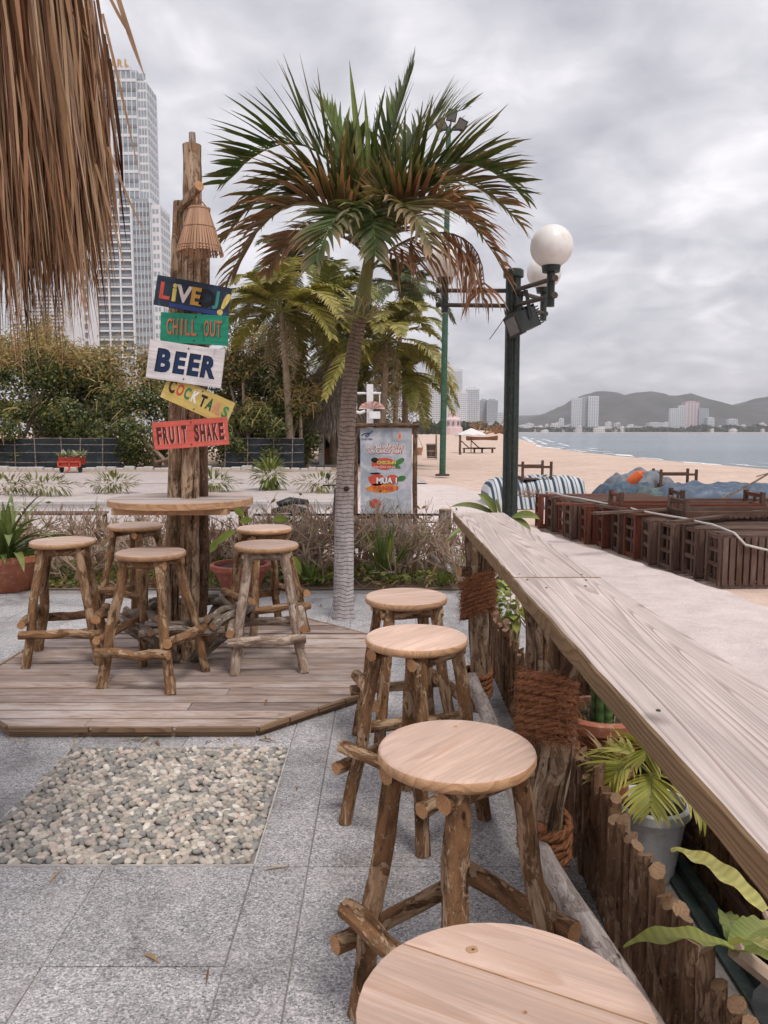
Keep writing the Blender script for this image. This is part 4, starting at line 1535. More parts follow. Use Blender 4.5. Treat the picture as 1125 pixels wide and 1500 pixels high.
def frond(mb, P, pairs, Lm, wid, droop, c_base, c_tip, segs=4, lift=0.35, fwd=0.75, start=0.16, tipdry=0.0, rr=0.012, nrm=UP, c_rach=None, skip=0.0, curl=0.0):
    pts = [bez(P, i / 14) for i in range(15)]
    mb.tube(pts, [rr * (1 - 0.8 * i / 14) for i in range(15)], 5, False, 0, 0, c_rach or mixc(c_base, (0.25, 0.24, 0.08), 0.6))
    for i in range(pairs):
        t = start + (1 - start) * (i + 0.5) / pairs
        p = bez(P, t)
        tan = (bez(P, min(1, t + 0.02)) - bez(P, max(0, t - 0.02))).normalized()
        side = tan.cross(nrm)
        if side.length < 0.05:
            side = tan.cross(V((0, -1, 0.3)))
        side.normalize()
        upv = side.cross(tan).normalized()
        prof = (0.45 + 0.55 * sin(pi * min(1, (t - start) / (1 - start) * 0.9 + 0.12))) * (1 - 0.35 * t)
        for s in (-1, 1):
            if R.random() < skip:
                continue
            L = Lm * prof * R.uniform(0.82, 1.12)
            f = fwd * (0.7 + 0.7 * t) * R.uniform(0.85, 1.15)
            d = (side * s + tan * f + upv * lift * R.uniform(0.5, 1.4)).normalized()
            q = p.copy()
            ps, sd = [q.copy()], []
            dd = d.copy()
            wv = d.cross(upv)
            wv = (wv + upv * R.uniform(-0.5, 0.5)).normalized()
            sd.append(wv)
            dr = droop * R.uniform(0.6, 1.6)
            for k in range(segs):
                q = q + dd * (L / segs)
                dd = (dd + V((0, 0, -1)) * dr * (0.5 + k * 0.55) + V((R.uniform(-1, 1), R.uniform(-1, 1), R.uniform(-1, 1))) * curl).normalized()
                ps.append(q.copy())
                w2 = wv - dd * wv.dot(dd)
                sd.append(w2.normalized() if w2.length > 0.05 else wv)
            if segs == 4:
                ws = [wid * 0.5, wid, wid * 0.9, wid * 0.55, wid * 0.06]
            else:
                ws = [wid * 0.6] + [wid] * (segs - 2) + [wid * 0.7, wid * 0.06]
                ws = ws[:segs + 1] if len(ws) > segs else ws + [wid * 0.06] * (segs + 1 - len(ws))
            cb = jit(c_base, 0.25)
            dry = tipdry * R.uniform(0.2, 1.5)
            ct = jit(mixc(c_base, c_tip, min(1, dry)), 0.2)
            cb2 = mixc(cb, c_tip, min(1, max(0, dry - 0.75)))
            mb.strip(ps, ws, sd, cb2, ct)


def leaf_blade(mb, base, d, L, W, c, c2=None, droop=0.25, segs=6, wave=0.0, upv=UP, tipw=0.03, prof=0.8):
    """one broad leaf with a centre fold"""
    d = V(d).normalized()
    side = d.cross(upv)
    if side.length < 0.05:
        side = V((1, 0, 0))
    side.normalize()
    p = V(base).copy()
    dd = d.copy()
    vs, cols, fs = [], [], []
    for i in range(segs + 1):
        t = i / segs
        w = W * max(tipw, sin(pi * min(1, t * 0.93 + 0.07)) ** prof) / 2
        n = side.cross(dd).normalized()
        if n.z < 0:
            n = -n
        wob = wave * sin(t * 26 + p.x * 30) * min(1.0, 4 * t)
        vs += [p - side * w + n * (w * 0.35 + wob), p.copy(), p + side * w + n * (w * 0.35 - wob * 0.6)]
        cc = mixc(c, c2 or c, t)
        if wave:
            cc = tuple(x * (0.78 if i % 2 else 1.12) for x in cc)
        rib = mixc(cc, (0.30, 0.32, 0.12), 0.35)
        cols += [cc, rib, cc]
        p = p + dd * (L / segs)
        dd = (dd + V((0, 0, -droop / segs * 2 * (0.4 + t)))).normalized()
    for i in range(segs):
        b = i * 3
        fs += [(b, b + 1, b + 4, b + 3), (b + 1, b + 2, b + 5, b + 4)]
    mb.add(vs, fs, None, cols)


def leaf_card(mb, p, n, L, W, c, axis_=None):
    a = axis_ if axis_ is not None else V((R.uniform(-1, 1), R.uniform(-1, 1), R.uniform(-0.6, 0.8)))
    a = a - n * a.dot(n)
    if a.length < 0.05:
        a = n.orthogonal()
    a.normalize()
    s = n.cross(a)
    mb.add([p - a * L * 0.5, p + s * W * 0.5 + a * L * 0.05, p + a * L * 0.5, p - s * W * 0.5 + a * L * 0.05], [(0, 1, 2, 3)], None, c)


def rdir():
    while True:
        v = V((R.uniform(-1, 1), R.uniform(-1, 1), R.uniform(-1, 1)))
        if 0.05 < v.length < 1:
            return v.normalized()


# ------------------------------------------------------------------ the palm beside the deck
base = G(503, 906)
YP = base.y
mpx = YP / FPX
palm = thing('palm_tree', 'young palm with ringed grey trunk and dark green fronds turning red-brown, beside the deck', 'palm', base)
tp_px = [(503, 908, 18), (503, 893, 16), (503.5, 860, 15), (504, 800, 14.4), (504.5, 740, 13.6), (506, 680, 12.8), (509, 620, 12), (513, 560, 11.2), (519, 510, 10.3), (525, 478, 9.8), (528, 462, 10.5)]
mb = MB()
pts, rs = [], []
for i in range(len(tp_px) - 1):
    for k in range(5):
        t = k / 5
        a, b = tp_px[i], tp_px[i + 1]
        q = at(a[0] + (b[0] - a[0]) * t, a[1] + (b[1] - a[1]) * t, YP)
        pts.append(q)
        rs.append((a[2] + (b[2] - a[2]) * t) * mpx * (1 + (0.025 if k % 2 else -0.01)))
mb.tube(pts, rs, 16, True, 0.05, 2.0)
trunk = mb.build('trunk', M['palm_trunk'], palm, smooth=True)
mb = MB()
kn = at(506, 715, YP) + V((0.01, -0.082, 0))
mb.tube([kn + V((0, 0.02, 0)), kn + V((0, -0.006, 0))], [0.028, 0.018], 9)
mb.build('knot', M['soil'], trunk, smooth=True)
mb = MB()
cs = [(526, 474, 9.8), (529, 455, 12.0), (533, 430, 10.8), (537, 405, 9.2), (541, 380, 8.2), (543, 350, 7.6)]
mb.tube([at(c[0], c[1], YP) for c in cs], [c[2] * mpx for c in cs], 12, True, 0.06, 4.0, [mixc((0.17, 0.185, 0.05), (0.28, 0.25, 0.08), (i // 12) / 6) for i in range(12 * 6 + 2)])
mb.build('crownshaft', M['leaf_thick'], palm, smooth=True)
GR, GR2 = (0.056, 0.092, 0.024), (0.125, 0.175, 0.036)
YG = (0.19, 0.235, 0.045)
RB, TANC = (0.27, 0.10, 0.058), (0.46, 0.30, 0.20)
RB2 = (0.38, 0.18, 0.115)
FR = [  # control points (px, py, dy), base colour, tip colour, dryness, leaflet length, pairs, lift, droop, forward
    ([(541, 372, 0.0), (515, 225, 0.0), (430, 150, 0.05), (330, 268, 0.1)], GR, TANC, 0.30, 0.90, 58, 0.55, 0.05, 0.75),
    ([(540, 382, -0.02), (505, 285, -0.25), (405, 225, -0.35), (322, 442, -0.3)], mixc(GR, RB, 0.38), RB2, 1.0, 0.78, 58, 0.25, 0.14, 0.8),
    ([(540, 370, 0.02), (525, 270, 0.25), (500, 190, 0.35), (470, 150, 0.4)], GR2, TANC, 0.10, 0.62, 36, 0.3, 0.01, 1.5),
    ([(541, 360, 0.0), (540, 270, 0.0), (545, 220, 0.02), (560, 150, 0.03)], GR2, YG, 0.4, 0.46, 30, 0.15, 0.0, 2.6),
    ([(542, 370, 0.0), (550, 270, 0.05), (578, 180, 0.15), (602, 108, 0.15)], mixc(GR, GR2, 0.5), TANC, 0.25, 0.66, 48, 0.35, 0.03, 1.4),
    ([(543, 372, 0.03), (560, 280, 0.35), (605, 180, 0.5), (680, 160, 0.6)], mixc(GR, GR2, 0.4), TANC, 0.35, 0.74, 50, 0.45, 0.05, 1.0),
    ([(543, 376, 0.0), (570, 270, -0.1), (660, 180, -0.1), (765, 285, -0.1)], GR, RB2, 0.50, 0.84, 60, 0.50, 0.08, 0.8),
    ([(543, 384, -0.02), (580, 295, -0.3), (665, 245, -0.45), (742, 405, -0.5)], mixc(GR, RB, 0.6), RB2, 1.0, 0.72, 56, 0.35, 0.12, 0.8),
    ([(544, 394, -0.02), (590, 330, -0.2), (725, 300, -0.3), (708, 440, -0.3)], mixc(RB, GR, 0.15), TANC, 0.8, 0.90, 46, -0.5, 0.45, 0.5),
    ([(540, 378, -0.03), (525, 300, -0.45), (495, 280, -0.75), (462, 385, -0.95)], GR, TANC, 0.62, 0.58, 46, 0.30, 0.18, 0.8),
    ([(542, 378, -0.03), (560, 290, -0.45), (595, 265, -0.75), (632, 365, -0.95)], mixc(GR, RB, 0.2), TANC, 0.7, 0.58, 46, 0.30, 0.18, 0.8),
    ([(540, 372, 0.03), (520, 270, 0.5), (450, 220, 0.9), (385, 320, 1.1)], GR, RB2, 0.5, 0.64, 44, 0.40, 0.10, 0.8),
    ([(543, 372, 0.03), (570, 270, 0.5), (640, 230, 0.9), (705, 340, 1.1)], GR, RB2, 0.6, 0.64, 44, 0.40, 0.10, 0.8),
    ([(541, 365, 0.0), (530, 290, 0.1), (520, 250, 0.1), (522, 205, 0.1)], mixc(GR, GR2, 0.5), YG, 0.2, 0.58, 32, 0.2, 0.02, 2.2),
    ([(543, 370, 0.0), (566, 310, -0.2), (600, 265, -0.3), (645, 270, -0.45)], GR, TANC, 0.5, 0.60, 42, 0.4, 0.10, 0.9),
    ([(540, 370, 0.0), (518, 310, -0.1), (480, 275, -0.15), (425, 285, -0.2)], GR, RB2, 0.4, 0.62, 42, 0.5, 0.10, 0.9),
    ([(541, 376, -0.02), (540, 300, -0.4), (545, 280, -0.7), (550, 375, -0.9)], GR, TANC, 0.6, 0.52, 42, 0.30, 0.20, 0.8),
    ([(540, 376, 0.0), (510, 260, -0.15), (430, 200, -0.2), (332, 345, -0.2)], mixc(GR, RB, 0.12), RB2, 0.8, 0.78, 54, 0.4, 0.12, 0.8),
    ([(543, 376, 0.0), (575, 265, 0.15), (665, 205, 0.25), (768, 335, 0.25)], mixc(GR, RB, 0.15), RB2, 0.8, 0.76, 54, 0.4, 0.12, 0.8),
    ([(541, 380, 0.02), (500, 320, 0.2), (420, 330, 0.4), (390, 400, 0.5)], mixc(GR, RB, 0.5), RB2, 0.9, 0.50, 40, 0.2, 0.15, 0.8),
]
R.seed(3)
for P, cb, ct, dry, Lm, pr, lift, droop, fw in FR:
    mb = MB()
    dead = lift < -0.3
    frond(mb, [at(p[0], p[1], YP + p[2]) for p in P], pr, Lm, 0.024 if dead else 0.041, droop, cb, ct, 4, lift, fw, 0.12, dry, 0.014, skip=0.12 if dead else 0.12, curl=0.28 if dead else 0.05)
    mb.build('frond', M['leaf'], palm)
mb = MB()                                                     # upright young leaf spear
for a, b, w in (((541, 360), (512, 88), 0.06), ((545, 360), (517, 150), 0.05), ((548, 350), (534, 130), 0.045)):
    p0, p1 = at(a[0], a[1], YP), at(b[0], b[1], YP + 0.05)
    leaf_blade(mb, p0, p1 - p0, (p1 - p0).length, w, YG, GR2, 0.02, 8, upv=V((0, -1, 0)))
mb.build('spear_leaf', M['leaf'], palm)
mb = MB()                                                     # old flower stalks round the base of the crownshaft
for i in range(46):
    a = R.uniform(0, 2 * pi)
    p0 = at(529, 466, YP) + V((cos(a) * 0.06, sin(a) * 0.06, R.uniform(-0.02, 0.05)))
    d = V((cos(a) * 1.2, sin(a), R.uniform(-0.1, 1.1))).normalized()
    ps = [p0]
    for k in range(4):
        ps.append(ps[-1] + d * R.uniform(0.03, 0.075))
        d = (d + rdir() * 0.55).normalized()
    mb.tube(ps, [0.006, 0.005, 0.004, 0.003, 0.002], 4, False, 0, 0, jit((0.36, 0.30, 0.13), 0.3))
mb.build('flower_stalk', M['leaf_thick'], palm, stuff=True)

# ------------------------------------------------------------------ thatched parasol at the left edge
R.seed(21)
PCX, PCY, PR_, EZ = -2.02, 1.95, 1.275, 2.66
para = thing('thatched_parasol', 'big thatched parasol with long dry palm leaf strips hanging at the left edge', 'parasol', (PCX, PCY, 0))
mb = MB()
mb.log((PCX, PCY, 0), (PCX, PCY, 3.3), 0.06, 0.05, 0.02)
mb.build('pole', [M['bark_post'], M['cut']], para, smooth='auto')
mb = MB()
mb.lathe([(PR_ + 0.0, EZ - 0.02), (PR_ * 0.5, EZ + 0.42), (0.04, EZ + 0.85)], (PCX, PCY, 0), 28, close=True)
mb.build('roof', M['thatch'], para)
STRAW = [(0.31, 0.175, 0.105), (0.20, 0.095, 0.050), (0.125, 0.052, 0.027), (0.46, 0.305, 0.205), (0.075, 0.033, 0.018), (0.25, 0.135, 0.076), (0.038, 0.019, 0.012)]


def thatch_strip(b, a, rad, ztop, L, w, c, sway=0.07, outp=0.0):
    ov = V((cos(a), sin(a), 0))
    tn = V((-sin(a), cos(a), 0))
    p = V((PCX, PCY, ztop)) + ov * rad
    d = (V((0, 0, -1)) + ov * (0.10 + outp) + tn * R.gauss(0, sway)).normalized()
    ps, sd = [p.copy()], []
    tw = R.uniform(-1.2, 1.2)
    n = 6
    for k in range(n):
        p = p + d * (L / n)
        ps.append(p.copy())
        d = (d + V((0, 0, -0.10)) + tn * R.gauss(0, sway * 0.35) + ov * R.gauss(-0.01, 0.035)).normalized()
    for k in range(n + 1):
        aa = tw + 0.25 * k * R.uniform(0.5, 1.2)
        sd.append((tn * cos(aa) + ov * sin(aa)).normalized())
    b.strip(ps, [w * 0.75, w, w, w * 0.9, w * 0.75, w * 0.5, w * 0.08], sd, c, mixc(c, (0.46, 0.32, 0.2), R.uniform(-0.3, 0.5)))


def th_len(a):
    """hanging length: short at the outer flank, longer towards the front"""
    return 0.41 + 0.35 * max(0.0, min(1.0, (0.40 - a) / 0.52))


mb = MB()
for i in range(9500):
    a = R.uniform(-0.9, 1.3)
    L = th_len(a) * R.uniform(0.55, 1.08) + (0.08 if R.random() < 0.06 else 0)
    rad = PR_ - R.uniform(0.0, 0.16)
    c = jit(R.choice(STRAW[:6] if rad > PR_ - 0.07 else STRAW[2:]), 0.25)  # inner strips get darker straw, shade inside the fringe put into the colour
    thatch_strip(mb, a, rad, EZ + R.uniform(-0.16, 0.12), L, R.uniform(0.0025, 0.0085), c, 0.075)
for i in range(1800):
    a = R.uniform(-1.75, 1.3)
    rad = PR_ * R.uniform(0.45, 0.86)
    zt = EZ + (PR_ - rad) * 0.62 + 0.06
    thatch_strip(mb, a, rad, zt, R.uniform(0.2, 0.38), R.uniform(0.006, 0.016), jit(R.choice(STRAW), 0.25), 0.08, 0.9)
mb.build('thatch_fringe', M['straw'], para, stuff=True)
for i in range(90):                                          # the broad front strips one can pick out
    mb = MB()
    a = R.uniform(-1.45, 0.6)
    thatch_strip(mb, a, PR_ + R.uniform(0.0, 0.03), EZ + R.uniform(-0.05, 0.14), th_len(a) * R.uniform(0.55, 1.08), R.uniform(0.006, 0.012), jit(R.choice(STRAW[:6]), 0.25), 0.05)
    mb.build('leaf_strip', M['straw'], para)
for pts_, w in (([(168, -20), (190, 55), (212, 112)], 0.012), ([(150, 20), (175, 120), (205, 260)], 0.007), ([(158, 215), (185, 290), (214, 345)], 0.006), ([(140, 240), (168, 330), (185, 402)], 0.006), ([(158, -10), (172, 20), (196, 62)], 0.008)):
    mb = MB()
    ps = [bez([at(q[0], q[1], 1.75) for q in pts_], t / 6) for t in range(7)]
    mb.strip(ps, [w, w, w, w, w * 0.8, w * 0.5, w * 0.1], V((0.9, -0.3, 0)).normalized(), (0.44, 0.28, 0.18))
    mb.build('leaf_strip', M['straw'], para)


# ------------------------------------------------------------------ pots
def pot(name, label, c, h, rtop, rbot, mat_, rim=0.03, cat='plant pot', group=None, bands=True):
    t = thing(name, label, cat, c, group)
    b = MB()
    c = V(c)
    prof = [(rbot, 0.0), (rbot + (rtop - rbot) * 0.35, h * 0.3), (rbot + (rtop - rbot) * 0.42, h * 0.32), (rbot + (rtop - rbot) * 0.75, h * 0.66), (rbot + (rtop - rbot) * 0.82, h * 0.69), (rtop * 0.985, h - rim), (rtop + rim * 0.55, h - rim), (rtop + rim * 0.6, h - 0.006), (rtop + rim * 0.3, h), (rtop - 0.008, h), (rtop - 0.014, h - 0.05)]
    if not bands:
        prof = [(rbot, 0.0), (rtop * 0.97, h - rim), (rtop + rim * 0.3, h - rim), (rtop + rim * 0.35, h - 0.004), (rtop + rim * 0.1, h), (rtop - 0.006, h), (rtop - 0.012, h - 0.05)]
    b.lathe(prof, c, 30)
    b.build('pot_body', mat_, t, smooth='auto')
    b = MB()
    b.lathe([(rtop - 0.013, h - 0.035), (rtop * 0.5, h - 0.022), (0.001, h - 0.02)], c, 18, rough=0.1, close=True)
    b.build('soil', M['soil'], t, smooth=True)
    return t


# big pot at the left edge with strap leaves and a rim of grass
R.seed(31)
pc = G(-8, 872)
big = pot('potted_lily', 'big terracotta pot of strap-leaved lily with fine grass, at the left edge', (pc.x, pc.y + 0.3, 0), 0.37, 0.36, 0.20, M['terracotta'], 0.06)
bc = V((pc.x, pc.y + 0.3, 0.34))
for i in range(34):
    mb = MB()
    a = R.uniform(0, 2 * pi)
    el = R.uniform(0.25, 1.4)
    d = V((cos(a) * cos(el), sin(a) * cos(el), sin(el)))
    cl = jit(R.choice([(0.10, 0.16, 0.035), (0.06, 0.11, 0.03), (0.16, 0.20, 0.05)]), 0.2)
    leaf_blade(mb, bc + V((R.uniform(-.05, .05), R.uniform(-.05, .05), 0)), d, R.uniform(0.45, 0.8), R.uniform(0.06, 0.095), cl, mixc(cl, (0.2, 0.21, 0.06), 0.5), R.uniform(0.5, 1.1), 7, prof=0.7)
    mb.build('leaf', M['leaf_thick'], big)
mb = MB()
for i in range(2400):
    a, r = R.uniform(0, 2 * pi), sqrt(R.random()) * 0.37
    p = bc + V((cos(a) * r, sin(a) * r, -0.02))
    d = (UP + V((cos(a), sin(a), 0)) * (r * 1.6) + rdir() * 0.4).normalized()
    L = R.uniform(0.05, 0.15)
    mb.strip([p, p + d * L * 0.6, p + d * L + V((cos(a), sin(a), -0.5)) * L * 0.15], [0.005, 0.004, 0.0006], rdir(), jit((0.13, 0.19, 0.035), 0.3))
mb.build('grass', M['leaf'], big, stuff=True)
mb = MB()
for i in range(26):                                           # spidery white petals
    a = R.uniform(0, 2 * pi)
    p = at(18, 745, bc.y - 0.05) + rdir() * 0.05
    d = V((cos(a), sin(a), R.uniform(0, 1))).normalized()
    ps = [p]
    for k in range(4):
        ps.append(ps[-1] + d * 0.03)
        d = (d + V((0, 0, -0.45))).normalized()
    mb.strip(ps, [0.006, 0.007, 0.006, 0.005, 0.002], rdir(), (0.74, 0.72, 0.66))
mb.build('flower', M['leaf_thick'], big)

# red pot behind the table
pc = G(352, 872)
p2 = pot('potted_shrub', 'wide red terracotta bowl with a sparse plant behind the right deck stools', (pc.x, pc.y + 0.05, 0), 0.31, 0.27, 0.15, M['terracotta_red'], 0.05)
c2 = V((pc.x, pc.y + 0.05, 0.29))
mb = MB()
for i in range(9):
    ps = [c2 + V((R.uniform(-.08, .08), R.uniform(-.08, .08), 0))]
    d = (UP + rdir() * 0.5).normalized()
    for k in range(5):
        ps.append(ps[-1] + d * R.uniform(0.06, 0.11))
        d = (d + rdir() * 0.35 + UP * 0.1).normalized()
    mb.tube(ps, [0.008, 0.007, 0.006, 0.005, 0.004, 0.003], 5)
mb.build('stem', M['twig'], p2)
for (px_, py_, dx, dz, L) in ((345, 777, -1, -0.55, 0.26), (322, 790, -0.7, -0.8, 0.16), (357, 756, -0.3, 0.4, 0.14), (400, 762, 1, 0.2, 0.16), (352, 765, 0.9, 0.35, 0.14), (430, 815, 0.4, -0.9, 0.2)):
    mb = MB()
    leaf_blade(mb, at(px_, py_, c2.y - 0.1), (dx, -0.2, dz), L, 0.075, (0.25, 0.30, 0.04), (0.20, 0.26, 0.04), 0.3, 6, upv=V((0, -1, 0.4)))
    mb.build('leaf', M['leaf'], p2)

# planter contents under the counter
R.seed(52)
tp_ = pot('potted_cactus', 'terracotta pot of mottled upright green stems between counter and palisade', (0.94, 3.28, 0.006), 0.40, 0.17, 0.11, M['terracotta'], 0.05)
c3 = V((0.94, 3.28, 0.39))
for i in range(11):
    a, r = R.uniform(0, 2 * pi), R.uniform(0.02, 0.11)
    h_ = R.uniform(0.2, 0.46)
    p = c3 + V((cos(a) * r, sin(a) * r, -0.03))
    e_ = p + V((cos(a) * 0.05, sin(a) * 0.05, h_))
    mb = MB()
    cg = jit((0.085, 0.15, 0.05), 0.3)
    n = 14
    vcol = []
    for q in range(n):
        band = 0.55 if (q % 2) else 1.35
        vcol += [tuple(x * band for x in cg)] * 7
    mb.tube([p.lerp(e_, q / (n - 1)) for q in range(n)], [0.021 * (1 - 0.25 * q / n) if q < n - 1 else 0.004 for q in range(n)], 7, False, 0.12, i * 1.0, vcol)
    mb.build('stem', M['leaf_thick'], tp_, smooth=True)
mb = MB()
for i in range(90):
    p = c3 + V((R.uniform(-.14, .14), R.uniform(-.14, .14), -0.02))
    d = (UP + rdir()).normalized()
    L = R.uniform(0.05, 0.14)
    mb.strip([p, p + d * L * 0.6, p + d * L + V((0, 0, -0.03))], [0.005, 0.005, 0.001], rdir(), jit((0.22, 0.19, 0.10), 0.4))
mb.build('dry_grass', M['leaf'], tp_, stuff=True)
sp = pot('small_pot', 'small orange clay pot between the tall terracotta pot and the white pot', (0.86, 2.82, 0.006), 0.36, 0.055, 0.05, M['terracotta'], 0.03)
mb = MB()
for i in range(16):
    a = R.uniform(0, 2 * pi)
    leaf_blade(mb, V((0.86, 2.82, 0.35)), (cos(a), sin(a), R.uniform(0.6, 1.8)), R.uniform(0.10, 0.2), 0.022, jit((0.30, 0.24, 0.10), 0.3), (0.38, 0.19, 0.12), 0.3, 4)
mb.build('leaf_tuft', M['leaf'], sp)
wpx = 0.965
wpy = wpx * FPX / (972 - 562.5)
wp = pot('potted_palm', 'white plastic pot holding a small yellow-green palm', (wpx, wpy, 0.006), 0.27, 0.125, 0.085, M['white_plastic'], 0.035, bands=False)
wc = V((wpx, wpy, 0.25))
mb = MB()
for s_ in (-0.015, 0.02):
    mb.tube([wc + V((s_, 0, -0.03)), wc + V((s_ * 1.2 - 0.02, 0.0, 0.1)), at(957, 1140, wpy - 0.05) + V((s_ * 0.4, 0, 0))], [0.015, 0.012, 0.008], 7, True, 0.1, 3.0, (0.11, 0.075, 0.045))
mb.build('stem', M['leaf_thick'], wp, smooth=True)
for (dx, dy, dz, L) in ((-0.9, -0.35, 0.25, 0.20), (0.6, -0.75, -0.1, 0.20), (-0.35, -0.9, 0.1, 0.2), (-0.7, 0.5, 0.3, 0.2), (-0.2, -0.3, 0.5, 0.2)):
    p0 = at(957, 1140, wpy - 0.05)
    d = V((dx, dy, dz)).normalized()
    mb = MB()
    frond(mb, [p0, p0 + d * L * 0.35 + UP * 0.07, p0 + d * L * 0.75 + UP * 0.06, p0 + d * L - UP * 0.05], 13, 0.21, 0.015, 0.14, (0.30, 0.30, 0.055), (0.42, 0.34, 0.10), 4, 0.12, 0.9, 0.3, 0.7, 0.005)
    mb.build('frond', M['leaf'], wp)

# bird's nest fern with long wavy yellow-green leaves, in the lower right corner
bn = thing('wavy_leaf_fern', 'fern with long wavy yellow-green leaves reaching over the palisade, lower right corner', 'fern', (0.97, 1.62, 0.0))
rootb = V((0.97, 1.62, 0.30))
mb = MB()
mb.lathe([(0.10, 0.006), (0.13, 0.26), (0.14, 0.30), (0.12, 0.30), (0.001, 0.28)], (0.97, 1.62, 0), 18, close=True)
mb.build('pot_body', M['black_metal'], bn, smooth='auto')
for (a_, b_, yy0, yy1, W, c_) in (((1078, 1392), (918, 1374), 1.62, 1.56, 0.055, (0.26, 0.29, 0.05)), ((1080, 1395), (1150, 1410), 1.62, 1.50, 0.07, (0.16, 0.22, 0.04)),
                                  ((1076, 1392), (1135, 1352), 1.62, 1.74, 0.075, (0.17, 0.235, 0.045)), ((1120, 1335), (985, 1236), 1.80, 2.02, 0.066, (0.52, 0.47, 0.15)),
                                  ((1075, 1385), (1128, 1385), 1.60, 1.46, 0.05, (0.46, 0.46, 0.15)), ((1080, 1400), (1060, 1330), 1.66, 1.90, 0.05, (0.13, 0.19, 0.035))):
    p0, p1 = at(a_[0], a_[1], yy0), at(b_[0], b_[1], yy1)
    mb = MB()
    d = p1 - p0
    st_ = p0 + d * 0.0
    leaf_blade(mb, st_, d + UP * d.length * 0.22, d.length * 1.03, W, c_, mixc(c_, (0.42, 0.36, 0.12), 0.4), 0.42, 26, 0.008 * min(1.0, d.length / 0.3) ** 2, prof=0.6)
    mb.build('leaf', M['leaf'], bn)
mb = MB()
mb.tube([rootb, at(1076, 1392, 1.62)], 0.02, 7)
mb.tube([rootb, at(1120, 1336, 1.80)], 0.008, 6)
mb.build('stem', M['twig'], bn)

# leafy green plant between posts, and broad leaves at the far end of the counter
def leafy(name, label, c, rx, ry, rz, n, L, W, cols, stems=7, cat='plant', mat_='leaf'):
    t = thing(name, label, cat, (c[0], c[1], 0))
    b = MB()
    for i in range(stems):
        p = V((c[0] + R.uniform(-.3, .3) * rx, c[1] + R.uniform(-.3, .3) * ry, 0))
        e_ = V((c[0] + R.uniform(-.8, .8) * rx, c[1] + R.uniform(-.8, .8) * ry, c[2] + R.uniform(-.3, .7) * rz))
        b.tube([p, p.lerp(e_, 0.5) + rdir() * 0.04, e_], [0.007, 0.005, 0.003], 5)
    b.build('stem', M['twig'], t)
    b = MB()
    for i in range(n):
        d = rdir()
        p = V((c[0] + d.x * rx * R.uniform(0.4, 1), c[1] + d.y * ry * R.uniform(0.4, 1), c[2] + d.z * rz * R.uniform(0.4, 1)))
        leaf_blade(b, p, (d + V((0, 0, R.uniform(-0.3, 0.5)))), L * R.uniform(0.6, 1.2), W * R.uniform(0.7, 1.2), jit(R.choice(cols), 0.2), None, 0.5, 4)
    b.build('foliage', M[mat_], t)
    return t


leafy('leafy_plant', 'yellow-green leafy plant growing behind the palisade between the two counter posts', (0.87, 5.35, 0.42), 0.13, 0.25, 0.2, 110, 0.10, 0.065, [(0.27, 0.32, 0.05), (0.16, 0.235, 0.04), (0.36, 0.38, 0.09)])
dr = thing('broad_leaf_plant', 'plant with long broad green leaves behind the far end of the counter', 'plant', (1.0, 5.75, 0))
mb = MB()
mb.tube([(1.0, 5.75, 0), (0.99, 5.75, 0.5), (1.0, 5.75, 0.95)], [0.02, 0.016, 0.012], 7)
mb.build('stem', M['twig'], dr)
for (a_, b_, W, c_) in (((730, 757), (662, 739), 0.055, (0.035, 0.06, 0.02)), ((728, 757), (702, 722), 0.085, (0.12, 0.155, 0.04)), ((750, 758), (790, 759), 0.075, (0.12, 0.16, 0.03)), ((745, 760), (777, 776), 0.06, (0.07, 0.11, 0.025)), ((735, 755), (727, 730), 0.05, (0.06, 0.10, 0.025)), ((715, 765), (655, 790), 0.05, (0.045, 0.08, 0.02))):
    p0, p1 = at(a_[0], a_[1], 5.75), at(b_[0], b_[1], 5.6)
    d = p1 - p0
    mb = MB()
    leaf_blade(mb, p0, d + UP * d.length * 0.25, d.length * 1.05, W, c_, mixc(c_, (0.22, 0.25, 0.05), 0.5), 0.5, 8, upv=V((0, -0.7, 0.7)))
    mb.build('leaf', M['leaf_thick'], dr)

# ------------------------------------------------------------------ bare twig hedge at the back of the terrace
R.seed(61)


def twig_rec(b, p, d, L, r, lvl, tips, wild=0.35):
    ps = [p]
    n = 3
    q = p
    for k in range(n):
        q = q + d * (L / n)
        d = (d + rdir() * wild * 0.5 + UP * 0.06).normalized()
        ps.append(q)
    b.tube(ps, [r, r * 0.85, r * 0.7, r * 0.55], 5 if lvl < 2 else 4, False)
    if lvl >= 3:
        tips.append((q, d))
        return
    for i in range(R.choice((2, 2, 3))):
        t = R.uniform(0.45, 1.0)
        pp = ps[int(t * n)] if t < 1 else q
        dd = (d + rdir() * 0.9).normalized()
        if dd.z < -0.1:
            dd.z = abs(dd.z)
        twig_rec(b, pp, dd, L * R.uniform(0.55, 0.85), r * 0.6, lvl + 1, tips, wild)


